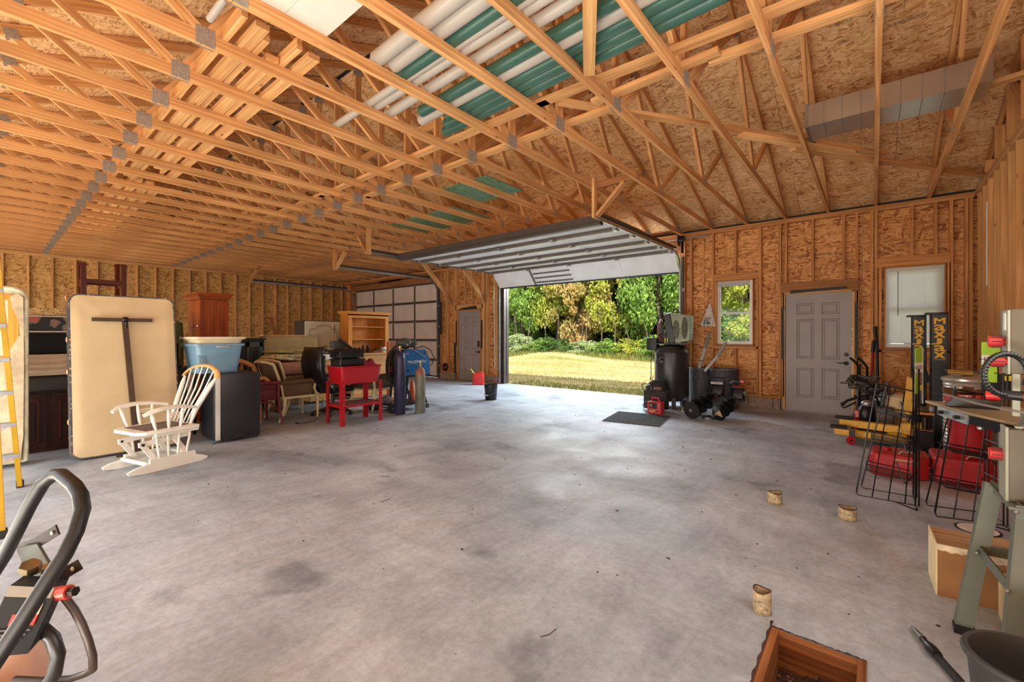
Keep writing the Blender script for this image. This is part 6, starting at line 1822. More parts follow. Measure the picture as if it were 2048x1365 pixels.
# vertical air compressor
t = thing('air_compressor', 'tall charcoal vertical air compressor beside the right jamb of the open doorway', 'compressor', (-2.88, 8.12, 0))
obj('tank', MB().lathe([(.0, .10), (.12, .105), (.22, .13), (.285, .19), (.30, .24), (.30, 1.00), (.285, 1.06), (.22, 1.12), (.12, 1.15), (0, 1.155)], 40), M_TANK, t, smooth=True)
obj('weld_band', MB().lathe([(.3, 1.0), (.304, 1.005), (.304, 1.012), (.3, 1.017)], 40), M_TANK, t, smooth=True)
for k in range(3):
    a = -1.1 + k * 2.1
    obj('leg', MB().prism([(.18, .22), (.285, .22), (.30, .0), (.22, .0)], (0, .07, 0), (0, -.035, 0), (1, 0, 0), (0, 0, 1)).xf(rotz(a)), M_TANK, t)
obj('top_plate', MB().box(-.30, .34, -.2, .2, 1.155, 1.175), M_BLACKM, t)
pump = MB().rbox(-.24, -.02, -.1, .12, 1.175, 1.36, .03)
q = obj('pump', pump, plain('pump_iron', (58, 52, 50), .5, .5), t, smooth=True)
for s_ in (-1, 1):
    h = MB()
    for k in range(7): h.cyl((-.13 + s_ * .05, 0, 1.36 + k * .03), (-.13 + s_ * .085, 0, 1.377 + k * .03), .06 + .01 * s_, n=14)
    h.cyl((-.13 + s_ * .05, 0, 1.36), (-.13 + s_ * .12, 0, 1.58), .045, n=12)
    obj('cylinder_head', h, M_GREYB, q, smooth=True)
obj('motor', MB().lathe([(0, -.14), (.09, -.13), (.10, -.1), (.10, .12), (.06, .15), (0, .15)], 20, (-.1, .16, 1.30), Matrix.Rotation(PI / 2, 3, 'X')), M_BLACKM, t, smooth=True)
obj('starter_box', MB().rbox(-.42, -.23, -.14, .02, 1.04, 1.27, .01), M_BLACK, t, smooth=True)
g = MB(); g.prism([(0, 1.20), (.06, 1.74), (.02, 1.74), (-.06, 1.70), (-.06, 1.2)], (0, .20, 0), (-.02, -.16, 0)); 
g = MB(); g.prism([(-.09, 1.69), (.02, 1.725), (.12, 1.18), (.0, 1.18)], (0, .22, 0), (0, -.17, 0), (1, 0, 0), (0, 0, 1))
q = obj('belt_guard', g, M_BLKB, t, bevel=.006)
sc = MB(); sc.prism([(.025, 1.725), (.385, 1.67), (.37, 1.22), (.125, 1.18)], (0, .20, 0), (0, -.165, 0), (1, 0, 0), (0, 0, 1))
q = obj('guard_screen', sc, M_SCREEN, t, bevel=.006)
obj('screen_opening', MB().prism([(.10 + .06 * math.cos(a * PI / 8) * 1.0 + .06, 1.43 + .17 * math.sin(a * PI / 8)) for a in range(16)], (0, .004, 0), (-.02, -.170, 0)), plain('olive_mesh', (88, 94, 74), .6, .2, .4, 40), q)
obj('screen_opening', MB().prism([(.29 + .055 * math.cos(a * PI / 8), 1.45 + .20 * math.sin(a * PI / 8)) for a in range(16)], (0, .004, 0), (0, -.170, 0)), plain('dark_mesh', (84, 78, 66), .6, .2, .4, 40), q)
obj('air_filter', MB().cyl((-.19, -.02, 1.62), (-.19, -.02, 1.76), .035, n=12), M_BLACK, t, smooth=True)
obj('intake_pipe', MB().cyl((-.19, -.02, 1.72), (.0, -.02, 1.72), .014, n=8), M_GREYB, t, smooth=True)
obj('copper_pipe', MB().tube([(-.08, -.08, 1.66), (-.16, -.12, 1.6), (-.21, -.13, 1.45), (-.20, -.14, 1.32), (-.14, -.15, 1.24), (-.10, -.16, 1.22)], .010, 8), M_COPPER, t, smooth=True)
obj('rubber_hose', MB().tube([(-.30, -.08, 1.27), (-.31, -.1, 1.42), (-.27, -.1, 1.52), (-.21, -.1, 1.55)], .010, 8), M_RUBBER, t, smooth=True)
obj('rubber_hose', MB().tube([(.03, -.05, 1.72), (.07, -.08, 1.80), (.14, -.08, 1.79), (.17, -.06, 1.72)], .010, 8), M_RUBBER, t, smooth=True)
obj('power_cable', MB().tube([(-.30, -.15, 1.05), (-.31, -.2, .9), (-.29, -.25, .6), (-.26, -.33, .45), (-.24, -.36, .36)], .007, 6), M_RUBBER, t, smooth=True)
for x in (.0, .045): obj('yellow_tag', MB().box(x - .055, x - .04, -.205, -.2, 1.18, 1.27), plain('tag_yellow', (220, 210, 90), .5), t)
q = obj('port_boss', MB().lathe([(.05, 0), (.05, .02), (.03, .03), (0, .03)], 16, (-.09, -.285, .84), Matrix.Rotation(PI / 2, 3, 'X')), M_TANK, t, smooth=True)
obj('drain_valve', MB().rbox(-.17, -.11, -.33, -.27, .80, .86, .008), M_BLACKM, t, smooth=True)
obj('elbow_line', MB().tube([(-.12, -.31, .86), (-.10, -.32, .90), (-.06, -.30, .92)], .012, 6), M_GALVD, t, smooth=True)
obj('thin_air_line', MB().tube([(-.25, -.16, 1.12), (-.285, -.2, 1.02), (-.285, -.2, .90), (-.22, -.27, .84), (-.17, -.30, .84)], .005, 6), M_GALVD, t, smooth=True)

# black tool bag and red jump starter
t = thing('tool_bag', 'dark upright tool bag with a tan label behind the red jump starter', 'bag', (-2.94, 7.50, 0))
obj('body', MB().rbox(-.19, .20, -.09, .13, .03, .36, .035, 3), plain('dark_canvas', (54, 46, 44), .85, 0, .2, 8), t, smooth=True)
obj('top_pouch', MB().ell((0, .02, .38), (.17, .11, .16), 20, 12), plain('black_canvas', (38, 34, 36), .8, 0, .2, 10), t, smooth=True)
obj('label_patch', MB().box(.0, .14, -.098, -.09, .38, .43), plain('tan_patch', (112, 84, 54), .7), t)
obj('gusset', MB().tube([(-.14, -.09, .36), (-.12, -.11, .43), (-.06, -.10, .47), (-.03, -.1, .37)], .012, 6), M_GREYB, t, smooth=True)
obj('handle', MB().tube([(-.17, -.02, .47), (-.24, -.02, .44), (-.235, -.02, .38), (-.2, -.02, .34)], .008, 6), M_BLACK, t, smooth=True)
for x in (-.06, .04): obj('strap', MB().tube([(x, 0, .53), (x + .02, 0, .61), (x - .02, 0, .62), (x - .04, 0, .53)], .006, 6), M_BLACK, t, smooth=True)
w_ = MB(); 
for k in range(6): obj('buckle', MB().rbox(.185, .215, -.07, .07, .04 + k * .05, .07 + k * .05, .008), M_BLACK, t, smooth=True)
t = thing('jump_starter', 'pinkish red portable jump starter in front of the tool bag', 'jump starter', (-2.82, 7.20, 0), -.12)
M_JR = plain('faded_red_plastic', (190, 48, 62), .45, 0, .08, 6)
obj('case', MB().rbox(-.12, .125, -.07, .07, .0, .21, .02, 3), M_JR, t, smooth=True)
obj('handle', MB().tube([(-.075, 0, .2), (-.06, 0, .265), (.05, 0, .265), (.075, 0, .2)], .016, 8), M_JR, t, smooth=True)
obj('gauge_panel', MB().box(-.075, .06, -.074, -.068, .10, .19), M_BLACK, t)
obj('gauge', MB().cyl((-.045, -.076, .145), (-.045, -.072, .145), .022, n=14), plain('gauge_tan', (170, 140, 100), .5), t)
obj('label', MB().box(-.075, .05, -.074, -.068, .03, .075), plain('label_tan', (190, 140, 70), .5), t)
obj('clamp', MB().rbox(-.155, -.125, -.03, .03, .08, .2, .008), M_BLACK, t, smooth=True)
obj('cable', MB().tube([(-.14, 0, .19), (-.20, 0, .18), (-.235, -.01, .12), (-.2, -.03, .06), (-.15, -.05, .01), (-.10, -.07, .008)], .006, 6), M_BLACK, t, smooth=True)
obj('cable', MB().tube([(.125, -.02, .12), (.08, -.078, .06), (.03, -.078, .05), (.02, -.075, .02)], .006, 6), M_BLACK, t, smooth=True)
# rolls behind the augers and the two jack handles
M_PIPE = plain('black_bark_rubber', (66, 66, 72), .55, 0, .5, 40, bump=1.0)
def roll(lab, x, y, r):
    t = thing('rubber_roll', lab, 'roll', (x, y, 0))
    def fn(u, v):
        a = u * 2 * PI; rr_ = r * (1 + .008 * math.sin(a * 40 + v * 6) + .006 * math.sin(a * 17 + v * 9) + .01 * v)
        return (rr_ * math.cos(a), rr_ * math.sin(a), v * .70)
    obj('sheet', MB().grid(fn, 120, 10), M_PIPE, t, smooth=True)
    obj('rim', MB().lathe([(r * .92, .69), (r * 1.012, .70), (r * 1.012, .712), (r * .92, .715), (r * .92, .02)], 48), M_GREYB, t, smooth=True)
    obj('core', MB().cyl((0, 0, .01), (0, 0, .5), r * .91, n=36), M_RUBBER, t)
roll('left black bark-textured rubber roll between the compressor and the second roll', -2.52, 8.66, .205)
roll('right wider black bark-textured rubber roll under the small window', -2.11, 8.64, .245)
M_HW = plain('grey_painted_handle', (168, 164, 160), .5, 0, .15, 14)
t = thing('jack_handle', 'grey two-part jack handle with a dark grip leaning out of the left rubber roll', 'handle', (-2.52, 8.5, .5))
obj('shaft', MB().board((-2.57, 8.5, .45), (-2.40, 8.5, 1.08), .045, .03, (1, 0, 0)), M_HW, t, world=True)
obj('grip', MB().board((-2.40, 8.5, 1.08), (-2.325, 8.5, 1.36), .05, .035, (1, 0, 0)), M_GREYB, t, world=True, bevel=.01)
obj('clip', MB().box(-2.51, -2.44, 8.47, 8.53, .84, .855), M_BLACKM, t, world=True)
t = thing('jack_handle', 'bent grey jack handle with a round knob leaning right under the small window', 'handle', (-2.3, 8.45, .6))
obj('shaft', MB().board((-2.39, 8.45, .66), (-2.17, 8.45, .94), .045, .03, (1, 0, 1)), M_HW, t, world=True)
obj('grip', MB().board((-2.17, 8.45, .94), (-2.04, 8.45, 1.18), .05, .035, (1, 0, 1)), M_GREYB, t, world=True)
obj('knob', MB().ell((-2.035, 8.45, 1.19), (.028, .028, .022), 12, 8), M_HW, t, world=True, smooth=True)
# two earth augers leaning with their bits toward the camera
def auger(lab, tip, head, r, handle, red):
    t = thing('earth_auger', lab, 'auger', (tip[0], tip[1], 0))
    tip = Vector(tip); head = Vector(head); ax = (head - tip).normalized(); L = (head - tip).length
    obj('shaft', MB().cyl(tip, head, .03, n=12), M_BLACKM, t, world=True, smooth=True)
    a = ax.orthogonal().normalized(); b = ax.cross(a); n = 78; turns = 3.0
    vs = []; fs = []
    for k in range(n + 1):
        s = k / n; th = s * turns * 2 * PI; p = tip + ax * (s * L * .80 + .03); rr_ = r * (1.0 - .15 * s)
        d = a * math.cos(th) + b * math.sin(th)
        vs += [p + d * .028, p + d * rr_, p + d * rr_ + ax * .012, p + d * .028 + ax * .012]
    for k in range(n):
        i = 4 * k; fs += [(i, i + 1, i + 5, i + 4), (i + 1, i + 2, i + 6, i + 5), (i + 2, i + 3, i + 7, i + 6), (i + 3, i, i + 4, i + 7)]
    obj('flighting', MB().add(vs, fs), M_BLACKM, t, world=True, smooth=True)
    if not red:
        obj('end_disc', MB().cyl(tip + ax * .0, tip + ax * .025, r, n=28), plain('worn_black_disc', (36, 34, 34), .6, .2, .5, 30, grime=.3), t, world=True)
        obj('disc_bolts', MB().cyl(tip - ax * .01, tip, .03, n=8), M_GALVD, t, world=True)
    else:
        obj('cutting_blade', MB().prism([(0, -.03), (.11, -.01), (.06, .09)], tuple(ax * .006), tuple(tip), tuple(a), tuple(b)), plain('tan_blade', (190, 168, 140), .5, .4), t, world=True)
        obj('pilot_point', MB().cyl(tip, tip - ax * .09, .018, .002, n=8), M_GALVD, t, world=True)
    e = Vector(head)
    obj('gearbox', MB().cyl(e, e + ax * .08, .085, .07, n=20), plain('tan_gearbox', (112, 96, 76), .4, .6), t, world=True, smooth=True)
    obj('engine', MB().rbox(-.10, .10, -.09, .09, 0, .20, .03).xf(Matrix.Translation(e + ax * .06 + Vector((.03, .03, 0))) @ Matrix.Rotation(-.3, 4, 'X')), M_BLACKM, t, world=True, smooth=True)
    hz = handle; cx = e.x + .05
    hp = [(cx - .07, e.y, e.z + .02), (cx - .13, e.y, hz - .08), (cx - .11, e.y, hz), (cx + .10, e.y, hz), (cx + .13, e.y, hz - .08), (cx + .06, e.y, e.z + .02)] if not red else [(cx - .08, e.y, e.z + .06), (cx - .10, e.y, hz - .03), (cx - .06, e.y, hz), (cx + .08, e.y, hz)]
    obj('handle', MB().tube(hp, .013, 8), M_BLACKM, t, world=True, smooth=True)
    if red:
        obj('throttle_grip', MB().rbox(cx + .05, cx + .11, e.y - .03, e.y + .03, hz - .02, hz + .035, .01), M_REDP, t, world=True, smooth=True)
        obj('kill_lever', MB().tube([(cx - .06, e.y - .02, hz - .065), (cx, e.y - .02, hz - .075), (cx + .07, e.y - .02, hz - .055)], .009, 6), M_REDP, t, world=True, smooth=True)
        obj('primer', MB().ell((cx + .12, e.y - .02, e.z + .15), (.03, .03, .035), 12, 8), M_GREYB, t, world=True, smooth=True)
    else: obj('cross_bar', MB().board((cx - .09, e.y, hz - .09), (cx + .09, e.y, hz - .09), .035, .02, (0, 0, 1)), M_GALVD, t, world=True)
auger('left black earth auger with a round end disc, bit pointing at the camera', (-2.20, 7.05, .145), (-2.02, 7.62, .30), .14, .63, False)
auger('right black earth auger with a red throttle grip, below the small window', (-1.84, 7.05, .115), (-1.72, 7.62, .26), .125, .58, True)
tag(obj('base_plate', MB().cyl((-2.02, 7.35, 0), (-2.02, 7.35, .03), .12, n=24), plain('steel_blade_plate', (120, 118, 116), .35, .8)), 'round steel base plate on the floor between the two augers', 'plate')
t = thing('folded_blade', 'white and black folded blade lying between the compressor foot and left auger', 'blade', (-2.42, 7.6, 0))  # a folded blade, not a lamp
obj('blade', MB().prism([(-.09, .02), (-.07, .10), (.02, .13), (.03, .09), (-.02, .0)], (0, .01, 0), (-2.40, 7.5, .02)), M_WHITE, t, world=True)
obj('blade_back', MB().prism([(-.08, .03), (-.05, .10), (.02, .12), (.02, .05)], (0, -.006, 0), (-2.40, 7.498, .02)), M_BLACK, t, world=True)
# white bag on the wall
t = thing('plastic_bag', 'crinkled white plastic bag with green print hanging on the wall left of the small window', 'bag', (-2.47, 8.95, 1.47))
def bag(u, v):
    # v from hook (0) to bottom
    w = .285 * v; xc = -2.435 - .045 * v; x = xc + (u - .5) * w * (1.0)
    z = 1.985 - .50 * v + (.03 * (1 - u) if v > .85 else 0)
    return (x, 8.965 - .035 * v * math.sin(PI * u) - .006 * math.sin(u * 26) * (1 - .3 * v), z)
obj('film', MB().grid(bag, 40, 24), plain('white_film', (222, 214, 208), .35, 0, .06, 30), t, world=True, smooth=True)
tx = text_mb('Hank', .062).xf(basis((-2.475, 8.913, 1.655), (1, 0, 0), (0, .05, 1))); obj('print', tx, M_BLACK, t, world=True)
gp = MB(); rr = random.Random(9)
for k in range(34):
    x = -2.475 + rr.uniform(-.065, .065); z = 1.565 + rr.uniform(-.045, .04); gp.board((x, 8.912, z), (x + rr.uniform(-.018, .018), 8.912, z + rr.uniform(.02, .04)), .006, .003, (1, 0, 0))
o = obj('green_print', gp, plain('print_green', (52, 116, 58), .5), t, world=True); o['kind'] = 'stuff'

tag(obj('blue_paper', MB().add([(.12, 9.03, 1.097), (.34, 9.03, 1.099), (.30, 8.96, 1.097), (.16, 8.97, 1.095), (.12, 9.03, 1.093), (.34, 9.03, 1.093), (.30, 8.96, 1.093), (.16, 8.97, 1.093)], [(0, 1, 2, 3), (7, 6, 5, 4), (0, 4, 5, 1), (1, 5, 6, 2), (2, 6, 7, 3), (3, 7, 4, 0)]), plain('pale_blue_paper', (132, 156, 182), .6)), 'crumpled pale blue paper on the ledge under the blinds window', 'paper')
rc_ = MB(); rr = random.Random(8)
for k in range(5): rc_.tube([(-9.98 + .10 * math.cos(a * .7) * (1 - .08 * k), 8.90 + .015 * k, .36 + .12 * math.sin(a * .7) * (1 - .1 * k)) for a in range(10)], .012, 5, closed=True)
tag(obj('wire_bundle', rc_, M_BRONZE, smooth=True), 'bundle of dark wire hanging low on the studs left of the far grey door', 'wire')
wp_ = MB(); wp_.tube([(-8.06, 8.99, 3.25), (-8.06, 8.99, 2.0), (-8.05, 8.988, 1.2), (-8.04, 8.988, .75), (-8.01, 8.988, .70), (-8.06, 8.988, .62), (-8.02, 8.988, .55), (-8.06, 8.988, .42)], .012, 6)
tag(obj('hanging_rope', wp_, M_WHITE, smooth=True), 'long white cord with a knot hanging between the far grey door and the opening', 'cord')
tag(obj('black_strip', MB().rbox(-10.27, -10.20, 8.93, 8.97, 1.35, 2.35, .01), M_BLACKFOAM), 'long black strip hanging beside the right track of the closed garage door', 'strip')
# pipe stubs in the floor
M_PVCO = plain('aged_pvc', (178, 158, 122), .6, 0, .2, 24, grime=.8)
for i, (x, y, r, h, lab) in enumerate(((-.60, 3.97, .047, .085, 'aged cream pipe stub in the slab, farthest left of the upper two'), (-.145, 3.95, .052, .085, 'aged cream pipe stub in the slab, nearest the wire racks'), (-.41, 2.37, .036, .105, 'aged cream pipe stub in the slab right above the wood-lined pit'))):
    t = thing('pipe_stub', lab, 'pipe', (x, y, 0))
    def st(u, v, r=r, h=h, i=i):
        a = 2 * PI * u; zz = h * v + (.006 * math.sin(a * 2 + i) if v == 1 else 0)
        return (r * math.cos(a), r * math.sin(a), zz)
    obj('pipe_wall', MB().grid(st, 28, 4), M_PVCO, t, smooth=True, solid=.006)
    obj('dark_bore', MB().cyl((0, 0, 0), (0, 0, h * .55), r * .93, n=24), plain('bore_dirt', (120, 92, 62), .9), t)
    obj('rim', MB().tube([(r * math.cos(a * PI / 14), r * math.sin(a * PI / 14), h + .006 * math.sin(a * PI / 7 + i)) for a in range(28)], .0035, 5, closed=True), plain('burnt_rim', (70, 52, 34), .8), t)

# ------------------------------------------------------------------ right-hand group: lift posts and arms
def lift_post(lab, x, y, w, dpt, h):
    t = thing('lift_post', lab, 'lift post', (x, y, 0))
    obj('base_plate', MB().box(-.20, .22, -.06, .30, 0, .012), M_BLACKM, t)
    c = MB(); c.box(-w / 2, w / 2, 0, .006, .01, h, 2); c.box(-w / 2, -w / 2 + .006, 0, dpt, .01, h, 2); c.box(w / 2 - .006, w / 2, 0, dpt, .01, h, 2); c.box(-w / 2, -w / 2 + .05, dpt - .006, dpt, .01, h, 2); c.box(w / 2 - .05, w / 2, dpt - .006, dpt, .01, h, 2)
    obj('column', c, M_BLACKM, t)
    obj('top_cap', MB().rbox(-w / 2 - .045, w / 2 - .0, -.01, dpt, h - .012, h + .012, .005), M_BLACKM, t, smooth=True)
    z = h - .085
    for ch in 'MaxJax':
        s = .105 if ch in 'MJ' else .112
        tm = text_mb(ch, s) 
        w0 = max(v.x for v in tm.v) - min(v.x for v in tm.v); h0 = max(v.y for v in tm.v) - min(v.y for v in tm.v)
        ym = (max(v.y for v in tm.v) + min(v.y for v in tm.v)) / 2
        tm.v = [Vector((v.x * (w * .62 / w0), (v.y - ym) * (.068 / h0), v.z)) for v in tm.v]
        tm2 = MB()
        for k_, (dx_, dy_) in enumerate(((-.003, -.002), (-.003, .002), (0, 0), (.003, -.002), (.003, .002))): tm2.add([v + Vector((dx_, dy_, .0004 * k_)) for v in tm.v], tm.f)
        obj('letter', tm2.xf(basis((0, -.0015, z), (1, 0, 0), (0, 0, 1))), plain('lift_yellow', (224, 168, 20), .5), t)
        z -= .078
    obj('caption', MB().box(-w * .34, w * .36, -.002, 0, z + .022, z + .028), M_GALVD, t)
    obj('bolt_hole', MB().cyl((w * .2, -.003, z - .04), (w * .2, .0, z - .04), .012, n=12), M_RUBBER, t)
    return t
t1 = lift_post('left black two-post lift column lettered in yellow, in front of the blinds', .435, 7.40, .135, .15, 1.56)
t2 = lift_post('right nearer black two-post lift column lettered in yellow, with a red cap', .58, 6.95, .145, .16, 1.57)
obj('red_cap', MB().rbox(.04, .075, .02, .07, 1.57, 1.60, .008), M_REDP, t2, smooth=True)
M_LY = plain('lift_arm_yellow', (214, 160, 22), .4, .1, .12, 6, grime=.3)
t = thing('yellow_beam', 'long yellow lift arm with a black ribbed pad at its left end', 'lift arm', (-.1, 7.0, 0.1))
obj('beam', MB().board((-.33, 7.08, .20), (.40, 6.86, .205), .085, .09, (0, 0, 1)), M_LY, t, world=True, bevel=.006)
obj('pivot_block', MB().board((.26, 6.86, .22), (.44, 6.82, .25), .14, .12, (0, 0, 1)), M_LY, t, world=True, bevel=.01)
def pad(par, x, y, z):
    q = obj('rubber_pad', MB().rbox(x - .085, x + .085, y - .055, y + .055, z, z + .03, .006), M_RUBBER, par, world=True, smooth=True)
    rbs = MB()
    for k in range(8): rbs.box(x - .08 + k * .021, x - .068 + k * .021, y - .05, y + .05, z + .03, z + .036)
    obj('pad_ribs', rbs, M_RUBBER, q, world=True)
pad(t, -.30, 7.07, .245)
t = thing('yellow_beam', 'lower yellow lift arm just under the long one, tip nearest the grey door', 'lift arm', (-.2, 6.9, 0.05))
obj('beam', MB().board((-.38, 6.90, .11), (.34, 6.82, .10), .075, .09, (0, 0, 1)), M_LY, t, world=True, bevel=.006)
pad(t, -.34, 6.89, .15)
obj('knuckle', MB().rbox(.12, .30, 6.72, 6.80, .0, .18, .02), M_LY, t, world=True, smooth=True)
t = thing('lift_dolly', 'black floor dolly with a red wheel under the yellow lift arms', 'dolly', (-.1, 6.75, 0))
wheel(t, (-.21, 6.68, .052), .050, .03, ax=(.25, -1, 0), hub=M_BLACKM, tire=M_REDP)
wheel(t, (.35, 6.68, .05), .048, .03, ax=(.25, -1, 0), hub=M_BLACKM, tire=M_REDP)
obj('frame', MB().board((-.18, 6.72, .06), (.42, 6.62, .06), .04, .09, (0, 0, 1)), M_BLACKM, t, world=True)
obj('fork', MB().box(-.23, -.17, 6.69, 6.72, .04, .17), M_BLACKM, t, world=True)
obj('axle_plate', MB().box(-.02, .14, 6.60, 6.64, .04, .07), M_BLACKM, t, world=True)
t = thing('lift_carriage', 'yellow and black welded carriage bracket leaning against the left lift column', 'carriage', (.33, 7.1, 0))
obj('yellow_plate', MB().prism([(.27, .28), (.37, .28), (.40, .78), (.31, .82)], (0, .02, 0), (0, 7.12, 0)), M_LY, t, world=True)
obj('yellow_strut', MB().board((.36, 7.1, .42), (.44, 7.12, .84), .06, .02, (1, 0, 0)), M_LY, t, world=True)
obj('black_shoe', MB().board((.36, 7.08, .80), (.50, 7.10, .84), .15, .05, (0, 0, 1)), M_BLACKM, t, world=True)
t = thing('bench_vise', 'small drawer stand with a cluttered orange tray between the two lift columns', 'stand', (.42, 6.85, 0))
obj('tray', MB().box(.36, .52, 6.70, 6.86, .43, .455), plain('orange_tray', (190, 120, 40), .5), t, world=True)
for (x, y) in ((.365, 6.705), (.515, 6.705), (.365, 6.855), (.515, 6.855)): obj('post', MB().box(x - .006, x + .006, y - .006, y + .006, 0, .43, 2), M_BLACKM, t, world=True)
obj('lower_shelf', MB().box(.36, .52, 6.70, 6.86, .25, .262), plain('wood_shelf', (140, 96, 60), .6), t, world=True)
obj('can', MB().cyl((.45, 6.76, .262), (.45, 6.76, .40), .028, n=14), M_BRONZE, t, world=True, smooth=True)
obj('drawer_box', MB().box(.365, .515, 6.705, 6.855, .02, .24), M_BLACK, t, world=True)
clutter('rag_pile', 'grimy brown rag heap in the small tray between the lift columns', 'rag', (.43, 6.78, .485), (.07, .06, .035), plain('grimy_brown', (104, 82, 62), .9, 0, .3, 20), 12)
clutter('hook', 'small steel hook block beside the right lift column', 'hook', (.50, 6.72, .50), (.022, .02, .05), M_GALVD, 13)

# hand truck with tangled hoses beside the right grey door
t = thing('hand_truck', 'black hand truck with two bent handles standing next to the right grey door', 'hand truck', (-.10, 7.95, 0))
for (x0, x1, dx) in ((-.26, -.155, 0), (-.17, -.07, 0)):
    obj('handle', MB().tube([(x0, 7.88, 1.00), (x0 + .05, 7.9, .95), (x1, 7.92, .87), (x1 + .0, 7.93, .68), (x1 - .0, 7.95, .3), (x1, 7.95, .05)], .017, 8), M_BLACKM, t, world=True, smooth=True)
for z in (.15, .35, .55): obj('cross_rung', MB().cyl((-.16, 7.95, z), (-.07, 7.95, z), .01, n=6), M_BLACKM, t, world=True)
obj('toe_plate', MB().box(-.24, .04, 7.72, 7.94, .0, .012), M_BLACKM, t, world=True)
wheel(t, (-.24, 7.97, .08), .08, .04); wheel(t, (.03, 7.97, .08), .08, .04)
t = thing('loppers', 'red handled long lopper standing upright against the wall by the window', 'loppers', (-.04, 8.9, .4))
obj('red_handle', MB().cyl((-.05, 8.85, .25), (-.01, 8.9, 1.05), .017, n=8), M_REDP, t, world=True, smooth=True)
obj('black_grip', MB().cyl((-.01, 8.9, 1.05), (.005, 8.9, 1.24), .024, n=8), M_BLACK, t, world=True, smooth=True)
obj('blade', MB().board((-.05, 8.85, .25), (-.08, 8.84, .02), .05, .01, (1, 0, 0)), M_GALVD, t, world=True)
t = thing('pry_bar', 'tall black bar standing right of the red handled lopper', 'bar', (.03, 8.9, 0))
obj('bar', MB().tube([(.06, 8.82, .02), (.05, 8.86, .6), (.045, 8.9, 1.1), (.02, 8.93, 1.44)], .018, 8), plain('blue_black_steel', (34, 38, 50), .4, .4), t, world=True, smooth=True)
obj('tip', MB().cyl((.02, 8.93, 1.36), (.018, 8.93, 1.46), .026, n=8), M_BLACK, t, world=True, smooth=True)
def tangle(name, lab, cat, c, rad, seed, n_loops, m, thick=.011, box=(1, .5, .35)):
    r = random.Random(seed); t = thing(name, lab, cat, (c[0], c[1], 0))
    for k in range(n_loops):
        ph = r.uniform(0, 6); tilt = r.uniform(-.6, .6); R_ = rad * r.uniform(.6, 1.15); off = Vector((r.uniform(-.05, .05), r.uniform(-.05, .05), r.uniform(-.06, .06)))
        pts = []
        for i in range(26):
            a = ph + i / 25 * 2 * PI * r.uniform(.98, 1.0)
            p = Vector((R_ * math.cos(a) * box[0], R_ * math.sin(a) * box[1], R_ * math.sin(a) * box[2] + tilt * R_ * math.cos(a)))
            pts.append(Vector(c) + off + p)
        obj('hose_loop', MB().tube(pts, thick, 6), m, t, world=True, smooth=True)
    return t
M_HOSE = plain('grey_black_hose', (62, 58, 54), .5, 0, .15, 10)
t = tangle('hose_coil', 'tangle of dark hoses and bars draped over the black hand truck', 'hose', (-.10, 7.72, .66), .17, 4, 9, M_HOSE)
obj('long_bar', MB().tube([(-.34, 7.6, .34), (-.28, 7.6, .42), (.0, 7.6, .54), (.14, 7.6, .62)], .017, 8), M_BLACKM, t, world=True, smooth=True)
obj('grey_grip', MB().cyl((-.36, 7.65, .655), (-.24, 7.66, .665), .016, n=8), M_GREYB, t, world=True, smooth=True)
obj('long_loop', MB().tube([(-.34, 7.6, .33), (-.35, 7.6, .37), (-.2, 7.6, .47), (-.05, 7.6, .52), (-.06, 7.6, .48), (-.22, 7.6, .38), (-.32, 7.6, .31)], .011, 6, closed=True), M_BLACKM, t, world=True, smooth=True)
for k, (a, b) in enumerate((((-.16, 7.6, .60), (-.24, 7.6, .15)), ((-.05, 7.62, .55), (.06, 7.62, .35)), ((-.2, 7.6, .5), (-.12, 7.6, .28)), ((.02, 7.6, .6), (-.18, 7.6, .72)))):
    obj('bar', MB().tube([a, (Vector(a) + Vector(b)) / 2 + Vector((.03, 0, .02)), b], .014, 6), M_BLACKM, t, world=True, smooth=True)
t = thing('storage_box', 'dark case with white paper labels behind the wire rack', 'box', (.06, 7.7, .0))
obj('case', MB().box(-.04, .14, 7.7, 7.9, .0, .60), M_BLACK, t, world=True)
for z in (.44, .51): obj('paper_label', MB().box(.0, .07, 7.694, 7.7, z, z + .055), M_WHITE, t, world=True)
t = thing('cardboard_carton', 'small pale carton behind the hoses beside the labelled case', 'box', (-.12, 8.1, 0))
obj('carton', MB().box(-.14, -.02, 8.0, 8.2, .0, .56), plain('pale_carton', (190, 170, 140), .8), t, world=True)
t = thing('shop_vacuum', 'black and silver shop motor standing on the floor behind the lift arms', 'motor', (-.07, 7.45, 0))
obj('housing', MB().lathe([(.07, 0), (.09, .05), (.09, .2), (.07, .25), (.03, .3), (0, .3)], 18, (-.08, 7.42, .12)), M_BLACKM, t, world=True, smooth=True)
obj('silver_head', MB().ell((-.07, 7.40, .42), (.06, .05, .05), 14, 8), M_GALV, t, world=True, smooth=True)
obj('pedestal', MB().box(-.16, .0, 7.34, 7.5, 0, .12), M_BLACK, t, world=True)
tag(obj('red_crate', MB().rbox(-.20, -.13, 7.36, 7.46, .0, .33, .01), M_REDP, smooth=True), 'small glossy red block by the foot of the hand truck', 'box')
t = thing('plastic_drum', 'round cream plastic drum seen behind the left wire rack', 'drum', (.26, 7.85, 0))
obj('body', MB().lathe([(.13, 0), (.15, .02), (.15, .38), (.14, .46), (.10, .52), (0, .54)], 28, (.26, 7.75, 0)), plain('cream_plastic', (216, 190, 144), .5), t, world=True, smooth=True)
obj('lid', MB().lathe([(.13, .47), (.135, .50), (.10, .53), (0, .55)], 28, (.26, 7.75, 0)), plain('cream_plastic_lid', (222, 200, 158), .5), t, world=True, smooth=True)
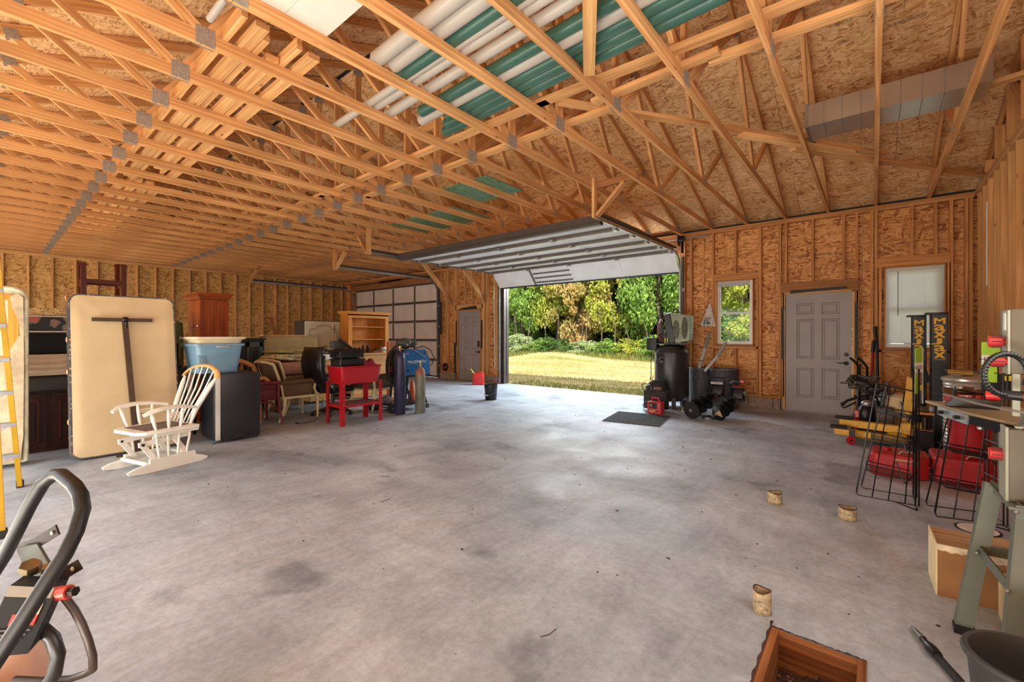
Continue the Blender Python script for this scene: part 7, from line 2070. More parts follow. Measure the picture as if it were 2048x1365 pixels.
tag(obj('grey_tub', MB().rbox(.02, .20, 7.40, 7.6, 0, .38, .02), plain('taupe_plastic', (96, 84, 74), .6), smooth=True), 'taupe plastic tub on the floor left of the cream drum', 'tub')
tangle('cable_loop', 'black cable loop hanging in front of the labelled case', 'cable', (.16, 7.6, .63), .07, 8, 2, M_BLACK, .009, (.8, .2, 1.1))

# red fuel tanks on the floor
M_REDT = plain('dusty_red_steel', (176, 30, 34), .45, .1, .15, 4, grime=.15)
def fuel(lab, x0, x1, y0, y1, h, lettering):
    t = thing('fuel_tank', lab, 'tank', ((x0 + x1) / 2, (y0 + y1) / 2, 0))
    P = [(x0 + .04, y0), (x1 - .09, y0), (x1, y0 + .07), (x1, y1), (x0, y1), (x0, y0 + .04)]
    obj('body', MB().prism(P, (0, 0, h), (0, 0, 0.0), (1, 0, 0), (0, 1, 0)), M_REDT, t, world=True, bevel=.025)
    obj('seam', MB().prism([(a + (.008 if a > (x0 + x1) / 2 else -.008), b - .006) for a, b in P], (0, 0, .012), (0, 0, h * .55), (1, 0, 0), (0, 1, 0)), M_REDT, t, world=True)
    for k, (a, b) in enumerate((((x0 + x1) / 2 - .08, (y0 + y1) / 2), ((x0 + x1) / 2 + .1, (y0 + y1) / 2 + .03))):
        obj('cap', MB().lathe([(.03, 0), (.03, .02), (.018, .03), (0, .03)], 14, (a, b, h)), (M_REDP, M_BLACK)[k], t, world=True, smooth=True)
    obj('carry_handle', MB().tube([((x0 + x1) / 2 + .0, y0 + .05, h), ((x0 + x1) / 2 + .02, y0 + .05, h + .03), ((x0 + x1) / 2 + .10, y0 + .05, h + .03), ((x0 + x1) / 2 + .12, y0 + .05, h)], .006, 6), M_GALVD, t, world=True, smooth=True)
    if lettering:
        obj('lettering', text_mb('GASOLINE', .042).xf(basis((x1 - .17, y0 - .002, .13), (1, 0, 0), (0, 0, 1))), plain('faded_gold', (170, 120, 70), .6), t, world=True)
        obj('label_stripe', MB().box(x1 - .25, x1 - .08, y0 - .002, y0, .165, .18), plain('faded_tan', (176, 140, 110), .6), t, world=True)
fuel('left low red steel fuel tank on the floor behind the left wire rack', -.03, .39, 5.36, 5.75, .215, True)
fuel('right low red steel fuel tank on the floor behind the right wire rack', .41, .84, 5.42, 5.85, .235, False)
# red bucket standing on the tank, galvanised can behind
t = thing('red_bucket', 'tall red plastic bucket with a red lid rim behind the band saw table', 'bucket', (.66, 5.62, .235))
obj('body', MB().lathe([(.125, 0), (.13, .01), (.155, .50), (.165, .50), (.165, .56), (.150, .56), (.150, .50), (0, .5)], 32, (0, 0, .0)), M_REDT, t, smooth=True)
for a in (-2.2, -1.3): obj('latch', MB().rbox(.15 * math.cos(a) - .02, .15 * math.cos(a) + .02, .165 * math.sin(a) - .012, .165 * math.sin(a) + .012, .49, .57, .006), M_REDP, t, smooth=True)
obj('rim_ring', MB().lathe([(.150, .545), (.168, .548), (.168, .562), (.15, .566), (0, .566)], 32), M_REDP, t, smooth=True)
t = thing('galvanised_can', 'ribbed silver trash can behind the right lift column and red bucket', 'trash can', (.78, 6.55, 0))
prof = [(.19, 0), (.20, .01)]
for k in range(20): prof += [(.205 + .0 * k, .03 + k * .04), (.212, .045 + k * .04), (.205, .06 + k * .04)]
prof += [(.215, .84), (.225, .85), (.225, .87), (.21, .88), (.12, .91), (0, .92)]
obj('body', MB().lathe(prof, 36), plain('bright_galvanised', (206, 204, 196), .3, .6, .1, 5), t, smooth=True)
tag(obj('yellow_level', MB().rbox(.60, .78, 6.40, 6.47, .915, .955, .008), plain('amber_yellow', (222, 170, 30), .45), smooth=True), 'yellow block lying on the lid of the silver can', 'block')
wr_ = MB()
for k in range(3): wr_.tube([(.58, 6.3 + .1 * k, .93 + .012 * k), (.75, 6.3 + .1 * k, .94 + .01 * k), (.98, 6.35 + .1 * k, .925)], .005, 5)
tag(obj('wire_rods', wr_, M_GALVD, smooth=True), 'thin steel rods lying across the top of the silver can', 'rods')
t = thing('work_gloves', 'pair of worn brown work gloves on top of the red bucket', 'gloves', (.66, 5.6, .80))
for i, (x, y, a) in enumerate(((.60, 5.55, .3), (.73, 5.62, -.4))):
    g = MB(); R = Matrix.Translation((x, y, .82)) @ Matrix.Rotation(a, 4, 'Z')
    g.ell((0, 0, 0), (.065, .05, .02), 12, 8)
    for k in range(4): g.tube([(.04, -.035 + k * .022, .0), (.09, -.04 + k * .025, .005), (.125 - .01 * abs(k - 1.5), -.042 + k * .027, -.003)], [.013, .012, .009], 7)
    g.tube([(.0, .04, 0), (.03, .07, .004), (.055, .085, 0)], [.015, .013, .009], 7); g.tube([(-.05, 0, 0), (-.12, 0, .002)], [.04, .045], 10, ry=.014)
    obj('glove', g.xf(R), plain('worn_leather', (104, 76, 54), .8, 0, .2, 14), t, world=True, smooth=True)

# wire display racks
M_WIRE = plain('black_wire', (18, 18, 18), .4, .3, .1)
def wire(par, name, paths, r=.0035, n=5):
    mb = MB()
    for p in paths: mb.tube(p, r * 1.25, n)
    return obj(name, mb, M_WIRE, par, smooth=True)
def rack(lab, loc, rz):
    t = thing('wire_rack', lab, 'rack', loc, rz)
    W = .36
    # upright double frame
    for x in (W, W + .02):
        for y in (0, .24):
            wire(t, 'upright', [[(x, y, 0), (x, y, 1.06)]], .0045)
    for z in (.02, .3, .55, .8, 1.05): wire(t, 'upright_rung', [[(W, 0, z), (W, .24, z)]], .003)
    # slanted front lattice
    wire(t, 'front_frame', [[(.13, .03, .93), (.0, -.0, .03), (.01, 0, 0), (W, 0, 0)], [(.13, .03, .93), (W, .03, .88)]], .005)
    for k in range(1, 4): wire(t, 'front_wire', [[(.0 + k * .1, 0, 0), (min(.13 + k * .085, W - .005), .03, .90 - .01 * k)]], .0035)
    wire(t, 'rear_frame', [[(.20, .24, .93), (.03, .24, .03), (.04, .24, 0), (W, .24, 0)]], .0045)
    wire(t, 'floor_brace', [[(.24, 0, .0), (W, -.13, .004), (W, 0, 0)], [(W, -.13, .004), (W + .0, -.13, .02)]], .0045)
    for zi, z in enumerate((.22, .48, .70)):
        x0 = .03 + .13 * z / .93
        q = wire(t, 'shelf_rim', [[(x0, .0, z), (W - .02, .0, z - .03), (W - .02, .24, z - .01), (x0, .24, z + .02), (x0, .0, z)], [(x0, .0, z + .05), (W - .02, 0, z + .02)]], .0035)
        wr = []
        for k in range(1, 9): wr.append([(x0, .24 * k / 9, z), (W - .02, .24 * k / 9, z - .03)])
        for k in range(1, 4): wr.append([(x0 + k * .07, 0, z - .008), (x0 + k * .07, .24, z)])
        o = wire(q, 'shelf_wires', wr, .0018, 4); o['kind'] = 'stuff'
        lp = [[(x0 + (W - x0) * .62, -.005, z + .1), (x0 + (W - x0) * .80, -.02, z - .06)], [(x0 + (W - x0) * .80, -.02, z - .06), (W, .0, z + .04)]]
        wire(t, 'shelf_arm', lp, .004)
    return t
r1 = rack('left black wire display rack carrying a lime green sign edge-on', (-.11, 4.60, 0), .0)
r2 = copy_tree(r1); r2.location = (.345, 4.42, 0); r2.rotation_euler = (0, 0, .25); r2['label'] = 'right black wire display rack next to the band saw stand'
M_LIME = plain('lime_green_card', (156, 204, 52), .5); M_INK = plain('ink_black', (24, 24, 24), .5)
def sign(lab, c, ex, w, h, txt):
    t = thing('rack_sign', lab, 'sign', c)
    ex = Vector(ex).normalized(); M = basis(c, ex, (0, 0, 1))
    def pl(n_, x0, x1, y0, y1, z0, z1, m): return obj(n_, MB().box(x0, x1, y0, y1, z0, z1).xf(M), m, t, world=True)
    pl('backing', -w / 2, w / 2, -h / 2, h / 2, -.004, .0, M_BLACK)
    pl('green_field', -w / 2, w / 2, h * .1, h / 2, 0, .002, M_LIME)
    pl('white_band', -w / 2, w / 2, h * .06, h * .24, .002, .003, M_WHITE)
    pl('picture_green', -w / 2, -w * .1, -h * .3, h * .06, 0, .002, M_LIME)
    pl('picture_orange', -w * .05, w * .25, -h * .12, h * .04, 0, .003, M_ORA)
    pl('yellow_flash', w * .05, w * .45, -h * .26, -h * .16, 0, .003, plain('flash_yellow', (230, 210, 40), .5))
    pl('edge', w / 2 - .006, w / 2, -h / 2, h / 2, -.006, .006, M_GALV)
    obj('lettering', text_mb(txt, w * .26).xf(M @ Matrix.Translation((0, h * .15, .0035))), M_INK, t, world=True)
sign('lime green and black sign card clipped edge-on to the left wire rack', (.272, 4.66, 1.00), (.32, 1, 0), .17, .44, 'HUNTERS')
sign('lime green sign card on the right wire rack seen through the corrugated black loop', (.70, 4.62, 1.09), (1, .15, 0), .20, .36, 'HUNTERS')

# cartons on the floor
M_CARD = plain('brown_cardboard', (150, 106, 62), .85, 0, .12, 4); M_CARDL = plain('pale_cardboard_edge', (222, 204, 160), .85, 0, .1, 8); M_CARDT = wood_board('dirty_cardboard_top', (150, 108, 72), (214, 186, 150), knots=False)
t = thing('cardboard_box', 'dirty brown cardboard box on the floor left of the band saw stand', 'box', (.42, 3.22, 0))
A = Matrix.Translation((.25, 3.09, 0)) @ rotz(.03)
obj('front', MB().box(0, .36, 0, .006, 0, .25).xf(A), M_CARD, t, world=True)
obj('back', MB().box(0, .36, .27, .276, 0, .25).xf(A), M_CARD, t, world=True)
obj('left_side', MB().box(-.006, .0, 0, .276, 0, .262).xf(A), M_CARDL, t, world=True)
obj('right_side', MB().box(.36, .366, 0, .276, 0, .25).xf(A), M_CARD, t, world=True)
obj('top_flap', MB().box(-.004, .18, 0, .276, .25, .258).xf(A), M_CARDT, t, world=True)
obj('top_flap', MB().box(.182, .366, 0, .276, .254, .26).xf(A), M_CARDT, t, world=True)
def torn(u, v): return (.0 + .36 * u, -.002 - .004 * v, .262 - v * (.026 + .005 * math.sin(u * 13) + .003 * math.sin(u * 57) + .012 * u))
obj('torn_paper', MB().grid(torn, 60, 2).xf(A), plain('torn_paper', (214, 196, 166), .9, 0, .25, 20), t, world=True)
obj('label', MB().box(.26, .33, -.004, -.001, .04, .10).xf(A), M_CARDL, t, world=True)
t = thing('cardboard_box', 'pale cardboard box directly behind the legs of the band saw stand', 'box', (.58, 2.9, 0))
obj('carton', MB().box(.455, .80, 2.80, 3.06, 0, .20), M_CARDL, t, world=True)
obj('side_print', MB().box(.47, .60, 2.797, 2.80, .03, .07), M_ORA, t, world=True)
t = thing('cardboard_box', 'yellowish cardboard box in the corner under the band saw', 'box', (.62, 2.5, 0))
obj('carton', MB().box(.475, .85, 2.38, 2.72, 0, .20), plain('yellow_card', (214, 200, 130), .85), t, world=True)
tag(obj('drain_cover', MB().cyl((.545, 4.30, 0), (.545, 4.30, .004), .10, n=28), plain('white_cover', (226, 226, 226), .6)), 'flat white round cover set in the floor behind the cardboard box', 'cover')
tag(obj('drain_gap', MB().cyl((.545, 4.30, 0), (.545, 4.30, .002), .115, n=28), M_RUBBER), 'dark ring around the white floor cover', 'ring')

# band saw on its stand
M_SAW = plain('grey_green_enamel', (150, 152, 134), .42, .1, .06, 5); M_SAWD = plain('sage_grey_steel', (100, 104, 92), .45, .3, .08, 5); M_SAWB = plain('dark_taupe_steel', (92, 84, 68), .5, .2, .08, 5)
M_KNOB = plain('red_knob', (196, 40, 36), .4)
t = thing('band_saw', 'grey green vertical band saw with red knobs at the right edge', 'band saw', (.55, 2.7, .66))
obj('upper_housing', MB().rbox(.418, .86, 2.598, 2.78, 1.165, 1.425, .006), M_SAWB, t, world=True, smooth=True)
obj('housing_edge', MB().box(.412, .419, 2.60, 2.70, 1.165, 1.42), M_SAW, t, world=True, smooth=True)
obj('column', MB().box(.72, .84, 2.62, 2.76, .7, 1.2, 2), M_SAW, t, world=True)
obj('lower_housing', MB().rbox(.410, .86, 2.578, 2.78, .66, .95, .006), M_SAWB, t, world=True, smooth=True)
obj('lower_edge', MB().box(.403, .411, 2.58, 2.70, .655, .955), M_SAW, t, world=True, smooth=True)
obj('guide_post', MB().box(.425, .445, 2.60, 2.62, 1.0, 1.19), M_SAW, t, world=True)
obj('blade', MB().box(.475, .477, 2.60, 2.615, .95, 1.17), M_GALV, t, world=True)
obj('name_plate', MB().rbox(.409, .413, 2.63, 2.66, 1.34, 1.41, .0015), M_WHITE, t, world=True)
obj('trunnion', MB().prism([(.43, .96), (.58, .96), (.50, .86), (.46, .86)], (0, .02, 0), (0, 2.60, 0)), M_SAW, t, world=True)
for (y, z, r, L) in ((2.65, 1.295, .024, .025), (2.62, 1.215, .022, .03), (2.64, .835, .024, .03)):
    k = MB(); k.cyl((.366, y, z), (.404, y, z), r, n=18); k.cyl((.404, y, z), (.413, y, z), .014, n=10)
    q = obj('knob', k, M_KNOB, t, world=True, smooth=True)
    gr_ = MB()
    for i in range(8):
        a = i * PI / 4; gr_.box(.372, .4045, y + r * math.cos(a) - .002, y + r * math.cos(a) + .002, z + r * math.sin(a) - .002, z + r * math.sin(a) + .002)
    obj('knob_grooves', gr_, M_BLACK, q, world=True)
obj('motor_opening', MB().lathe([(.075, 0), (.075, .03), (.06, .03), (.055, .0)], 28, (.53, 2.56, .77), Matrix.Rotation(PI / 2, 3, 'X')), M_BLACKM, t, world=True, smooth=True)
obj('motor_face', MB().cyl((.53, 2.562, .77), (.53, 2.55, .77), .058, n=24), M_RUBBER, t, world=True)
TP = [Vector((.205, 3.09, .985)), Vector((.318, 2.818, .975)), Vector((.50, 2.54, .965)), Vector((.85, 2.60, .97)), Vector((.70, 3.02, .985))]
def tbl(z0, z1): return MB().add([p + Vector((0, 0, z0)) for p in TP] + [p + Vector((0, 0, z1)) for p in TP], [(0, 1, 2, 3, 4)[::-1], (5, 6, 7, 8, 9), (0, 1, 6, 5), (1, 2, 7, 6), (2, 3, 8, 7), (3, 4, 9, 8), (4, 0, 5, 9)][:2] + [(0, 1, 6, 5), (1, 2, 7, 6), (2, 3, 8, 7), (3, 4, 9, 8), (4, 0, 5, 9)])
q = obj('table', tbl(-.012, 0), plain('cast_table_top', (150, 132, 104), .4, .3, .12, 6), t, world=True)
obj('table_skirt', MB().board((.325, 2.812, .944), (.50, 2.536, .934), .038, .012, (0, 0, 1)), M_BLACKM, q, world=True)
obj('fence_bracket', MB().board((.245, 2.985, .953), (.325, 2.80, .942), .042, .008, (0, 0, 1)), M_GALV, q, world=True)
for s in (.2, .75):
    p = Vector((.24, 2.985, .95)).lerp(Vector((.322, 2.80, .942)), s); obj('bracket_bolt', MB().cyl(p, p + Vector((-.018, -.008, 0)), .009, n=8), M_BLACKM, q, world=True)
obj('index_screw', MB().ell((.355, 2.745, .918), (.010, .010, .009), 10, 6), M_GALV, q, world=True, smooth=True)
t = thing('miter_gauge', 'flat black angled plate lying on the band saw table', 'plate', (.36, 3.0, .985))
obj('plate', MB().prism([(.268, .984), (.44, .98), (.445, 1.012), (.30, 1.03), (.268, .992)], (0, .05, 0), (0, 2.93, 0)), M_BLACK, t, world=True)
t = thing('saw_stand', 'grey steel band saw stand with splayed angle-iron legs', 'stand', (.5, 2.6, 0))
def angle_leg(top, bot, w, name='leg'):
    top = Vector(top); bot = Vector(bot)
    a = MB().board(bot, top, w, .004, (1, 0, 0)); a.board(bot + Vector((-w / 2, w * .45, 0)), top + Vector((-w / 2, w * .45, 0)), w * .9, .004, (0, 1, 0))
    q = obj(name, a, M_SAWD, t, world=True); return q
legA = angle_leg((.415, 2.86, .66), (.31, 2.78, .02), .055); legB = angle_leg((.455, 2.53, .66), (.385, 2.36, .0), .06)
angle_leg((.84, 2.86, .66), (.95, 2.78, .0), .055); angle_leg((.84, 2.53, .66), (.93, 2.36, .0), .06)
obj('foot_cap', MB().box(.275, .345, 2.745, 2.81, 0, .025), M_BLACK, legA, world=True)
obj('top_rail', MB().board((.41, 2.885, .645), (.435, 2.52, .645), .05, .008, (0, 0, 1)), M_SAWD, t, world=True)
obj('top_rail', MB().board((.42, 2.52, .645), (.87, 2.52, .645), .05, .008, (0, 0, 1)), M_SAWD, t, world=True)
obj('top_plate', MB().box(.40, .87, 2.51, 2.88, .652, .662), M_SAWD, t, world=True)
obj('side_brace', MB().board((.365, 2.82, .36), (.40, 2.46, .36), .045, .006, (0, 0, 1)), M_SAWD, t, world=True)
obj('cross_brace', MB().board((.36, 2.83, .37), (.88, 2.83, .37), .045, .006, (0, 0, 1)), M_SAWD, t, world=True)
for p in ((.405, 2.865, .655), (.428, 2.52, .645), (.36, 2.80, .36), (.395, 2.455, .36)): obj('rivet', MB().ell((p[0] - .008, p[1] - .008, p[2]), (.008, .008, .008), 8, 6), M_GALVD, t, world=True, smooth=True)
# corrugated loop and air tool on the table
t = thing('flex_loop', 'thick corrugated black flexible loop standing on the band saw table', 'hose', (.38, 2.45, 1.0))
rt_ = Vector((.771, .637, 0)); c = Vector((.385, 2.46, 1.172))
pts = []
for k in range(73):
    a = math.radians(-75 - k * 4.4); pts.append(c + rt_ * (.083 * math.cos(a)) + Vector((0, 0, .078 * math.sin(a))))
rs = [.0085 + .0025 * (k % 2) for k in range(len(pts))]
obj('corrugated_tube', MB().tube(pts, rs, 10), plain('corrugated_black', (22, 26, 26), .4), t, world=True, smooth=True)
obj('end_fitting', MB().ell(tuple(pts[0] + Vector((0, 0, -.004))), (.018, .016, .018), 12, 8), M_CHROME, t, world=True, smooth=True)
t = thing('air_ratchet', 'black and red air tool lying at the back of the band saw table', 'tool', (.45, 2.5, 1.0))
obj('body', MB().tube([(.375, 2.47, 1.095), (.45, 2.46, 1.092), (.52, 2.44, 1.085)], [.016, .02, .022], 10), M_BLACK, t, world=True, smooth=True)
obj('red_grip', MB().tube([(.43, 2.462, 1.097), (.50, 2.448, 1.092)], .0215, 10), M_KNOB, t, world=True, smooth=True)
obj('red_nozzle', MB().cyl((.335, 2.475, 1.088), (.372, 2.468, 1.09), .016, n=10), M_KNOB, t, world=True, smooth=True)
obj('wire_rest', MB().tube([(.24, 2.7, 1.06), (.32, 2.55, 1.045), (.42, 2.45, 1.035), (.55, 2.42, 1.04)], .005, 6), M_GALVD, t, world=True, smooth=True)
obj('stand_foot', MB().tube([(.45, 2.62, .97), (.45, 2.5, 1.06)], .008, 6), M_GALVD, t, world=True, smooth=True)

# near right corner: bucket and cable end
t = thing('bucket', 'large black rubber bucket cut by the bottom right corner', 'bucket', (.365, 1.99, 0))
obj('body', MB().lathe([(.10, 0), (.11, .01), (.138, .32), (.150, .325), (.153, .335), (.148, .345), (.135, .345), (.128, .325), (.10, .02), (0, .015)], 32), plain('grey_black_rubber', (56, 56, 54), .55), t, smooth=True)
obj('bail', MB().tube([(-.10, -.085, .33), (-.02, -.06, .30), (.06, -.02, .27), (.12, .06, .33)], .004, 6), M_GALV, t, smooth=True)
t = thing('hose_end', 'grimy black hose with a tapered nozzle tip on the floor near the bottom right', 'hose', (.2, 2.5, 0))
obj('nozzle', MB().tube([(.13, 2.645, .016), (.143, 2.61, .02), (.155, 2.575, .022), (.162, 2.553, .024)], [.004, .011, .013, .015], 10), M_GREYB, t, world=True, smooth=True)
obj('collar', MB().tube([(.162, 2.553, .024), (.176, 2.515, .024)], [.012, .014], 10), M_BRONZE, t, world=True, smooth=True)
obj('coupling', MB().tube([(.176, 2.515, .024), (.185, 2.49, .026), (.20, 2.455, .025)], [.018, .021, .018], 10), M_BLACKM, t, world=True, smooth=True)
obj('hose', MB().tube([(.20, 2.455, .022), (.225, 2.40, .018), (.25, 2.34, .018), (.27, 2.25, .018), (.30, 2.16, .018)], .015, 10), M_RUBBER, t, world=True, smooth=True)
for k in range(14):
    pass

# ------------------------------------------------------------------ foreground machine at the left edge
t = thing('plate_compactor', 'black machine with a looped tubular handle cut by the lower left corner', 'machine', (-1.85, -.05, 0))
M_HND = plain('black_powder_tube', (14, 12, 12), .5, 0, .2, 8)
hp = [[-1.968, -.005, .579], [-1.867, .04, .708], [-1.784, .083, .855], [-1.75, .105, .915], [-1.72, .125, .940], [-1.69, .135, .944], [-1.59, .152, .930], [-1.55, .158, .915], [-1.522, .159, .885], [-1.50, .145, .840], [-1.49, .125, .795], [-1.489, .093, .738], [-1.489, .054, .665], [-1.493, .025, .612], [-1.496, -.017, .537]]
obj('handle', MB().tube(hp, .0165, 14), M_HND, t, world=True, smooth=True)
for (a, b, e) in (([-1.96, .067, .683], [-1.885, .102, .714], [-1.811, .138, .76]), ([-1.78, .09, .62], [-1.74, .118, .643], [-1.678, .17, .691])):
    mb = MB(); mb.board(a, b, .03, .005, (0, 0, 1)); mb.board(b, e, .03, .005, (0, 0, 1))
    q = obj('strap_bracket', mb, plain('brown_black_steel', (40, 28, 24), .65, .1), t, world=True)
    d = (Vector(e) - Vector(b)).normalized(); p = Vector(e) - d * .018
    obj('slot_hole', MB().ell(tuple(p + Vector((.004, -.004, 0))), (.007, .004, .006), 10, 6), plain('slot_shine', (190, 176, 160), .5), q, world=True, smooth=True)
obj('mount_plate', MB().add([(-1.925, .062, .70), (-1.868, .10, .715), (-1.755, .135, .635), (-1.815, .088, .615), (-1.93, .068, .70), (-1.873, .106, .715), (-1.76, .141, .635), (-1.82, .094, .615)], [(0, 1, 2, 3), (7, 6, 5, 4), (0, 4, 5, 1), (1, 5, 6, 2), (2, 6, 7, 3), (3, 7, 4, 0)]), M_GREYB, t, world=True)
for p, r in (((-1.784, .083, .684), .022), ((-1.80, .09, .672), .018), ((-1.755, .115, .676), .014)): obj('hex_nut', MB().cyl((p[0], p[1], p[2] - .008), (p[0] + .008, p[1], p[2] + .010), r, n=6), plain('worn_brass', (160, 140, 110), .35, .8), t, world=True)
F = [Vector(v) for v in ([-1.72, .044, .672], [-1.607, .122, .672], [-1.52, .067, .577], [-1.62, -.01, .562])]
bk_ = Vector((-.10, .03, -.02))
obj('control_box', MB().add(F + [p + bk_ for p in F], [(0, 1, 2, 3)[::-1], (4, 5, 6, 7), (0, 1, 5, 4), (1, 2, 6, 5), (2, 3, 7, 6), (3, 0, 4, 7)]), plain('matt_black', (14, 14, 14), .8), t, world=True)
def onbox(u0, u1, v0, v1, off, m, name, par=None):
    def pt(u, v):
        a = F[0].lerp(F[1], u); b = F[3].lerp(F[2], u); return a.lerp(b, v)
    nrm = (F[1] - F[0]).cross(F[3] - F[0]).normalized()
    if nrm.dot(Vector((0, 0, H)) - F[0]) < 0: nrm = -nrm
    P = [pt(u0, v0), pt(u1, v0), pt(u1, v1), pt(u0, v1)]
    return obj(name, MB().add([p + nrm * off for p in P] + [p + nrm * .0005 for p in P], [(0, 1, 2, 3), (0, 4, 5, 1), (1, 5, 6, 2), (2, 6, 7, 3), (3, 7, 4, 0)]), m, par or t, world=True)
onbox(.05, .98, .0, .16, .006, plain('taupe_cover', (130, 120, 106), .5), 'top_cover')
lb = onbox(.52, .86, .24, .42, .002, plain('label_cream', (206, 184, 158), .6), 'warning_label')
onbox(.35, .86, .42, .58, .002, plain('label_red', (214, 52, 28), .5), 'warning_label')
for k in range(5): onbox(.12, .84 - .05 * k, .64 + k * .065, .66 + k * .065, .002, plain('faint_print', (92, 84, 84), .6), 'fine_print')
obj('red_fitting', MB().cyl((-1.625, .112, .655), (-1.588, .142, .662), .017, n=12), plain('red_fitting', (190, 66, 54), .4), t, world=True, smooth=True)
obj('fitting_nut', MB().cyl((-1.588, .142, .662), (-1.575, .152, .664), .012, n=6), M_BRONZE, t, world=True)
h1 = [[-1.6, .133, .650], [-1.578, .150, .615], [-1.562, .162, .580], [-1.550, .172, .540], [-1.543, .180, .495], [-1.556, .182, .455], [-1.60, .172, .428], [-1.635, .146, .412], [-1.69, .105, .404], [-1.76, .054, .404]]
obj('hose', MB().tube(h1, .009, 10), plain('brown_hose', (58, 46, 38), .45), t, world=True, smooth=True)
h2 = [[-1.63, .075, .59], [-1.611, .096, .580], [-1.591, .112, .558], [-1.581, .121, .517], [-1.588, .115, .466], [-1.62, .09, .41], [-1.70, .05, .37]]
obj('hose', MB().tube(h2, .015, 12), plain('dark_hose', (34, 32, 30), .4), t, world=True, smooth=True)
obj('drum', MB().ell((-2.02, .06, .27), (.15, .10, .16), 24, 14), plain('pinkish_tank', (196, 158, 140), .5, 0, .15, 5), t, world=True, smooth=True)
obj('engine_block', MB().rbox(-2.15, -1.62, -.40, -.0, .08, .34, .03), M_BLACKM, t, world=True, smooth=True)
obj('frame_post', MB().tube([(-1.968, -.005, .579), (-2.03, -.05, .45), (-2.05, -.12, .2)], .0165, 10), M_HND, t, world=True, smooth=True)
obj('frame_post', MB().tube([(-1.496, -.017, .537), (-1.52, -.06, .42), (-1.62, -.12, .2)], .0165, 10), M_HND, t, world=True, smooth=True)
obj('base', MB().rbox(-2.2, -1.58, -.45, .02, .0, .08, .02), M_GREYB, t, world=True, smooth=True)

# ------------------------------------------------------------------ things stored on the trusses
M_PVCW = plain('white_pvc', (172, 165, 156), .35, 0, .05, 3); M_PVCG = plain('green_pvc', (54, 92, 80), .35, 0, .08, 3)
zt = WH + .089
def pipe(lab, a, b, r, m, z=None, group=None):
    t = thing('drain_pipe', lab, 'pipe', (a[0], a[1], z or zt + r), 0, group)
    z = z or zt + r
    A_ = Vector((a[0], a[1], z)); B_ = Vector((b[0], b[1], z)); d = (B_ - A_).normalized(); o1 = d.orthogonal().normalized(); o2 = d.cross(o1)
    vs = []; n = 18
    for (p, rr_) in ((A_ + d * .3, r * .88), (A_, r * .88), (A_, r), (B_, r), (B_, r * .88), (B_ - d * .3, r * .88)):
        for k in range(n):
            w = 2 * PI * k / n; vs.append(p + o1 * rr_ * math.cos(w) + o2 * rr_ * math.sin(w))
    fs = [(i * n + k, i * n + (k + 1) % n, (i + 1) * n + (k + 1) % n, (i + 1) * n + k) for i in range(5) for k in range(n)]
    obj('tube', MB().add(vs, fs), m, t, world=True, smooth=True)
    return t
XA, XB = -3.55, .35
ord_ = ['first', 'second', 'third', 'fourth', 'fifth', 'sixth']
for i in range(5):
    y = 3.13 - i * .108
    q = pipe(('nearest the doorway of the green pipes lying on the trusses', 'second green pipe from the doorway side in the bundle on the trusses', 'middle green pipe of the bundle lying on the trusses', 'fourth green pipe from the doorway side in the bundle on the trusses', 'white topped green pipe at the inner side of the green bundle')[i] if i else 'green pipe of the bundle on the trusses, nearest the doorway', (XA + .14 * (i % 3), y + .04), (-.72 + .05 * i, y - .10), .052, M_PVCG if i < 3 else (M_PVCW if i == 3 else M_PVCG), group='green drain pipes')
for (y, r, a, b, m, lab) in ((2.52, .045, -3.70, -.6, M_PVCW, 'white pipe with printed lettering between the green bundle and the white ones'),
                             (2.30, .035, -4.30, .2, M_PVCW, 'long thin white pipe reaching farthest left across the trusses'),
                             (2.36, .04, -3.68, .3, M_PVCW, 'white pipe just beside the thin pipe that reaches farthest left'),
                             (2.10, .06, -3.0, .4, M_PVCW, 'thick white pipe on the inner side of the pipe bundle'),
                             (1.97, .06, -3.05, .4, M_PVCW, 'second thick white pipe on the inner side of the pipe bundle'),
                             (2.22, .05, -3.1, .4, M_PVCG, 'single green pipe lying among the white pipes')):
    pipe(lab, (a, y + .03), (b, y - .12), r, m)
# printed lettering on two pipes
for (txt, x, y, z, s) in (('SCH40', -1.95, 2.60, zt + .008, .05), ('J-M', -1.25, 2.56, zt + .008, .05)):
    o = obj('pipe_lettering', text_mb(txt, s).xf(basis((x, y - .04, zt + .0), (-1, .03, 0), (0, .9, .44))), M_INK)
    tag(o, 'black printed letters %s on the underside of the white pipe beside the green bundle' % txt, 'lettering')
t = thing('foam_board', 'white rigid panel lying flat on the trusses at the top of the view', 'panel', (-2.8, 1.3, zt))
def pnl(x0, x1, y0, y1, name='sheet'): return obj(name, MB().box(x0, x1, y0, y1, zt + .001, zt + .013), plain('white_rigid_board', (222, 212, 200), .6, 0, .04, 4), t, world=True)
pnl(-3.04, -1.9, 1.0, 1.28); pnl(-3.04, -1.9, 1.283, 1.57)
tag(obj('white_pole', MB().cyl((-3.5, .99, zt + .025), (-1.8, .99, zt + .025), .024, n=12), M_PVCW, smooth=True), 'thin white pole lying beside the white panel at the top edge', 'pole')
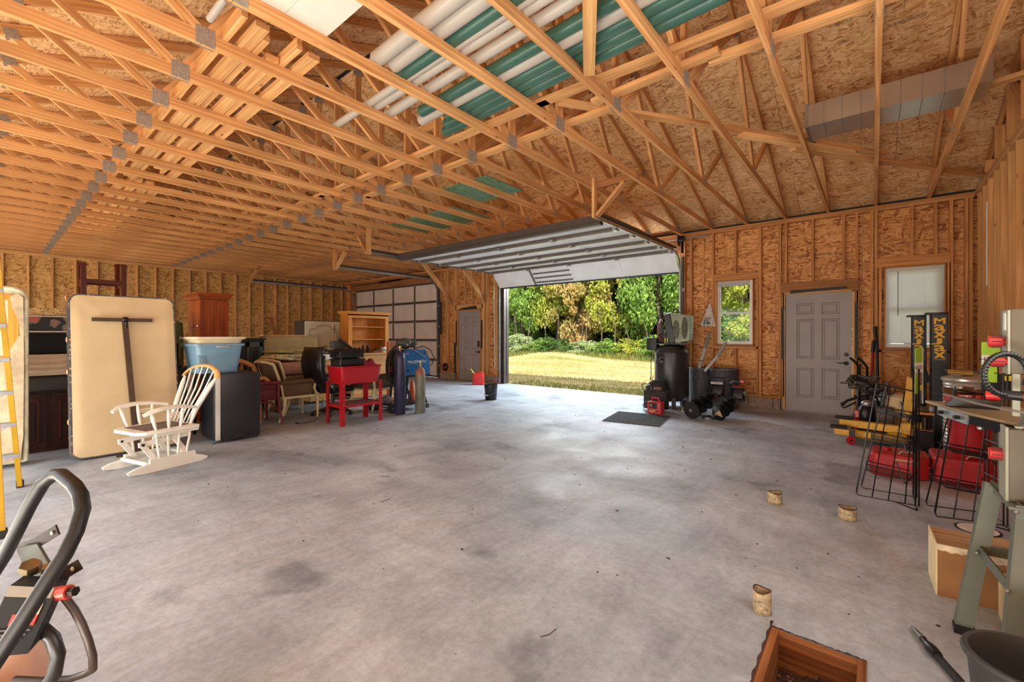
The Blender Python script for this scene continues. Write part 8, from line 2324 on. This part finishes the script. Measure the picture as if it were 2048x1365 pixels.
# duct
t = thing('sheet_metal_duct', 'galvanised sheet metal duct lying on the trusses above the right grey door', 'duct', (.1, 5.3, zt))
A = Matrix.Translation((-.53, 5.39, zt + .001)) @ rotz(.0)
M_DUCT = plain('duct_steel', (190, 192, 192), .26, .9, .06, 3)
for k in range(9):
    x0 = k * .145; o = obj('duct_section', MB().box(x0 + .001, x0 + .144, -.0, .42, .0, .22).xf(A), M_DUCT, t, world=True)
    obj('duct_seam', MB().box(x0 - .003, x0 + .003, -.004, .424, -.003, .223).xf(A), M_GALVD, t, world=True)
obj('duct_collar', MB().box(-.012, .012, -.012, .432, -.010, .232).xf(A), M_GALVD, t, world=True)
# lumber stored along the trusses
rr = random.Random(4)
for i in range(6):
    y = 1.10 + i * .098; x0 = -7.6 + rr.uniform(-.6, .6); x1 = -3.2 - rr.uniform(.0, .5)
    o = obj('stored_board', MB().box(x0, x1, y, y + (.09 if i % 2 else .04), zt, zt + (.04 if i % 2 else .09), 0), M_TRUSS)
    tag(o, 'long pine board lying along the trusses, %s from the rear of the stack' % (ord_ + ['seventh'])[i], 'board', 'boards stored on the trusses')
for i in range(4):
    y = 1.2 + i * .13; x0 = -13 + rr.uniform(-.6, .6); x1 = -7.9 + rr.uniform(-.2, .1)
    o = obj('stored_board', MB().box(x0, x1, y, y + .09, zt, zt + .04, 0), M_TRUSS)
    tag(o, 'farther pine board lying along the trusses toward the left wall, %s from the rear' % ord_[i], 'board', 'farther boards stored on the trusses')
o = obj('green_panel', MB().box(-7.2, -5.4, 5.0, 5.9, zt + .0, zt + .012), M_GREENOSB); tag(o, 'green tinted board lying on the trusses in the middle of the roof', 'panel')
o = obj('green_panel', MB().box(-5.1, -4.0, 4.3, 5.1, zt + .0, zt + .012), M_GREENOSB); tag(o, 'second green tinted board on the trusses, nearer the pipes', 'panel')

# small litter on the slab
lit = MB(); rr = random.Random(31)
for k in range(150):
    x = rr.uniform(-6, .6); y = rr.uniform(.9, 7.5); s = rr.uniform(.003, .009)
    if PX0 - .03 < x < PX1 + .03 and PY0 - .03 < y < PY1 + .03: continue
    lit.ell((x, y, s * .3), (s * rr.uniform(.8, 2), s, s * .4), 5, 3)
o = obj('litter', lit, plain('dark_litter', (70, 56, 46), .9)); o['kind'] = 'stuff'; tag(o, 'tiny dark crumbs and leaf bits scattered over the concrete floor', 'litter')
for i, (x, y, a) in enumerate(((-3.55, 2.35, .4), (-3.0, 2.0, 1.2), (-4.35, 3.1, 2.2), (-1.12, 1.55, .9))):
    tag(obj('twig', MB().tube([(x, y, .004), (x + .04 * math.cos(a), y + .04 * math.sin(a), .008), (x + .09 * math.cos(a + .4), y + .09 * math.sin(a + .4), .004)], .002, 4), plain('twig_brown', (86, 56, 40), .9), smooth=True), ('thin brown twig on the floor in the middle of the view', 'brown twig on the floor nearer the camera than the middle one', 'small twig on the floor in front of the mini fridge', 'curled leaf stalk on the floor left of the pit')[i], 'twig')
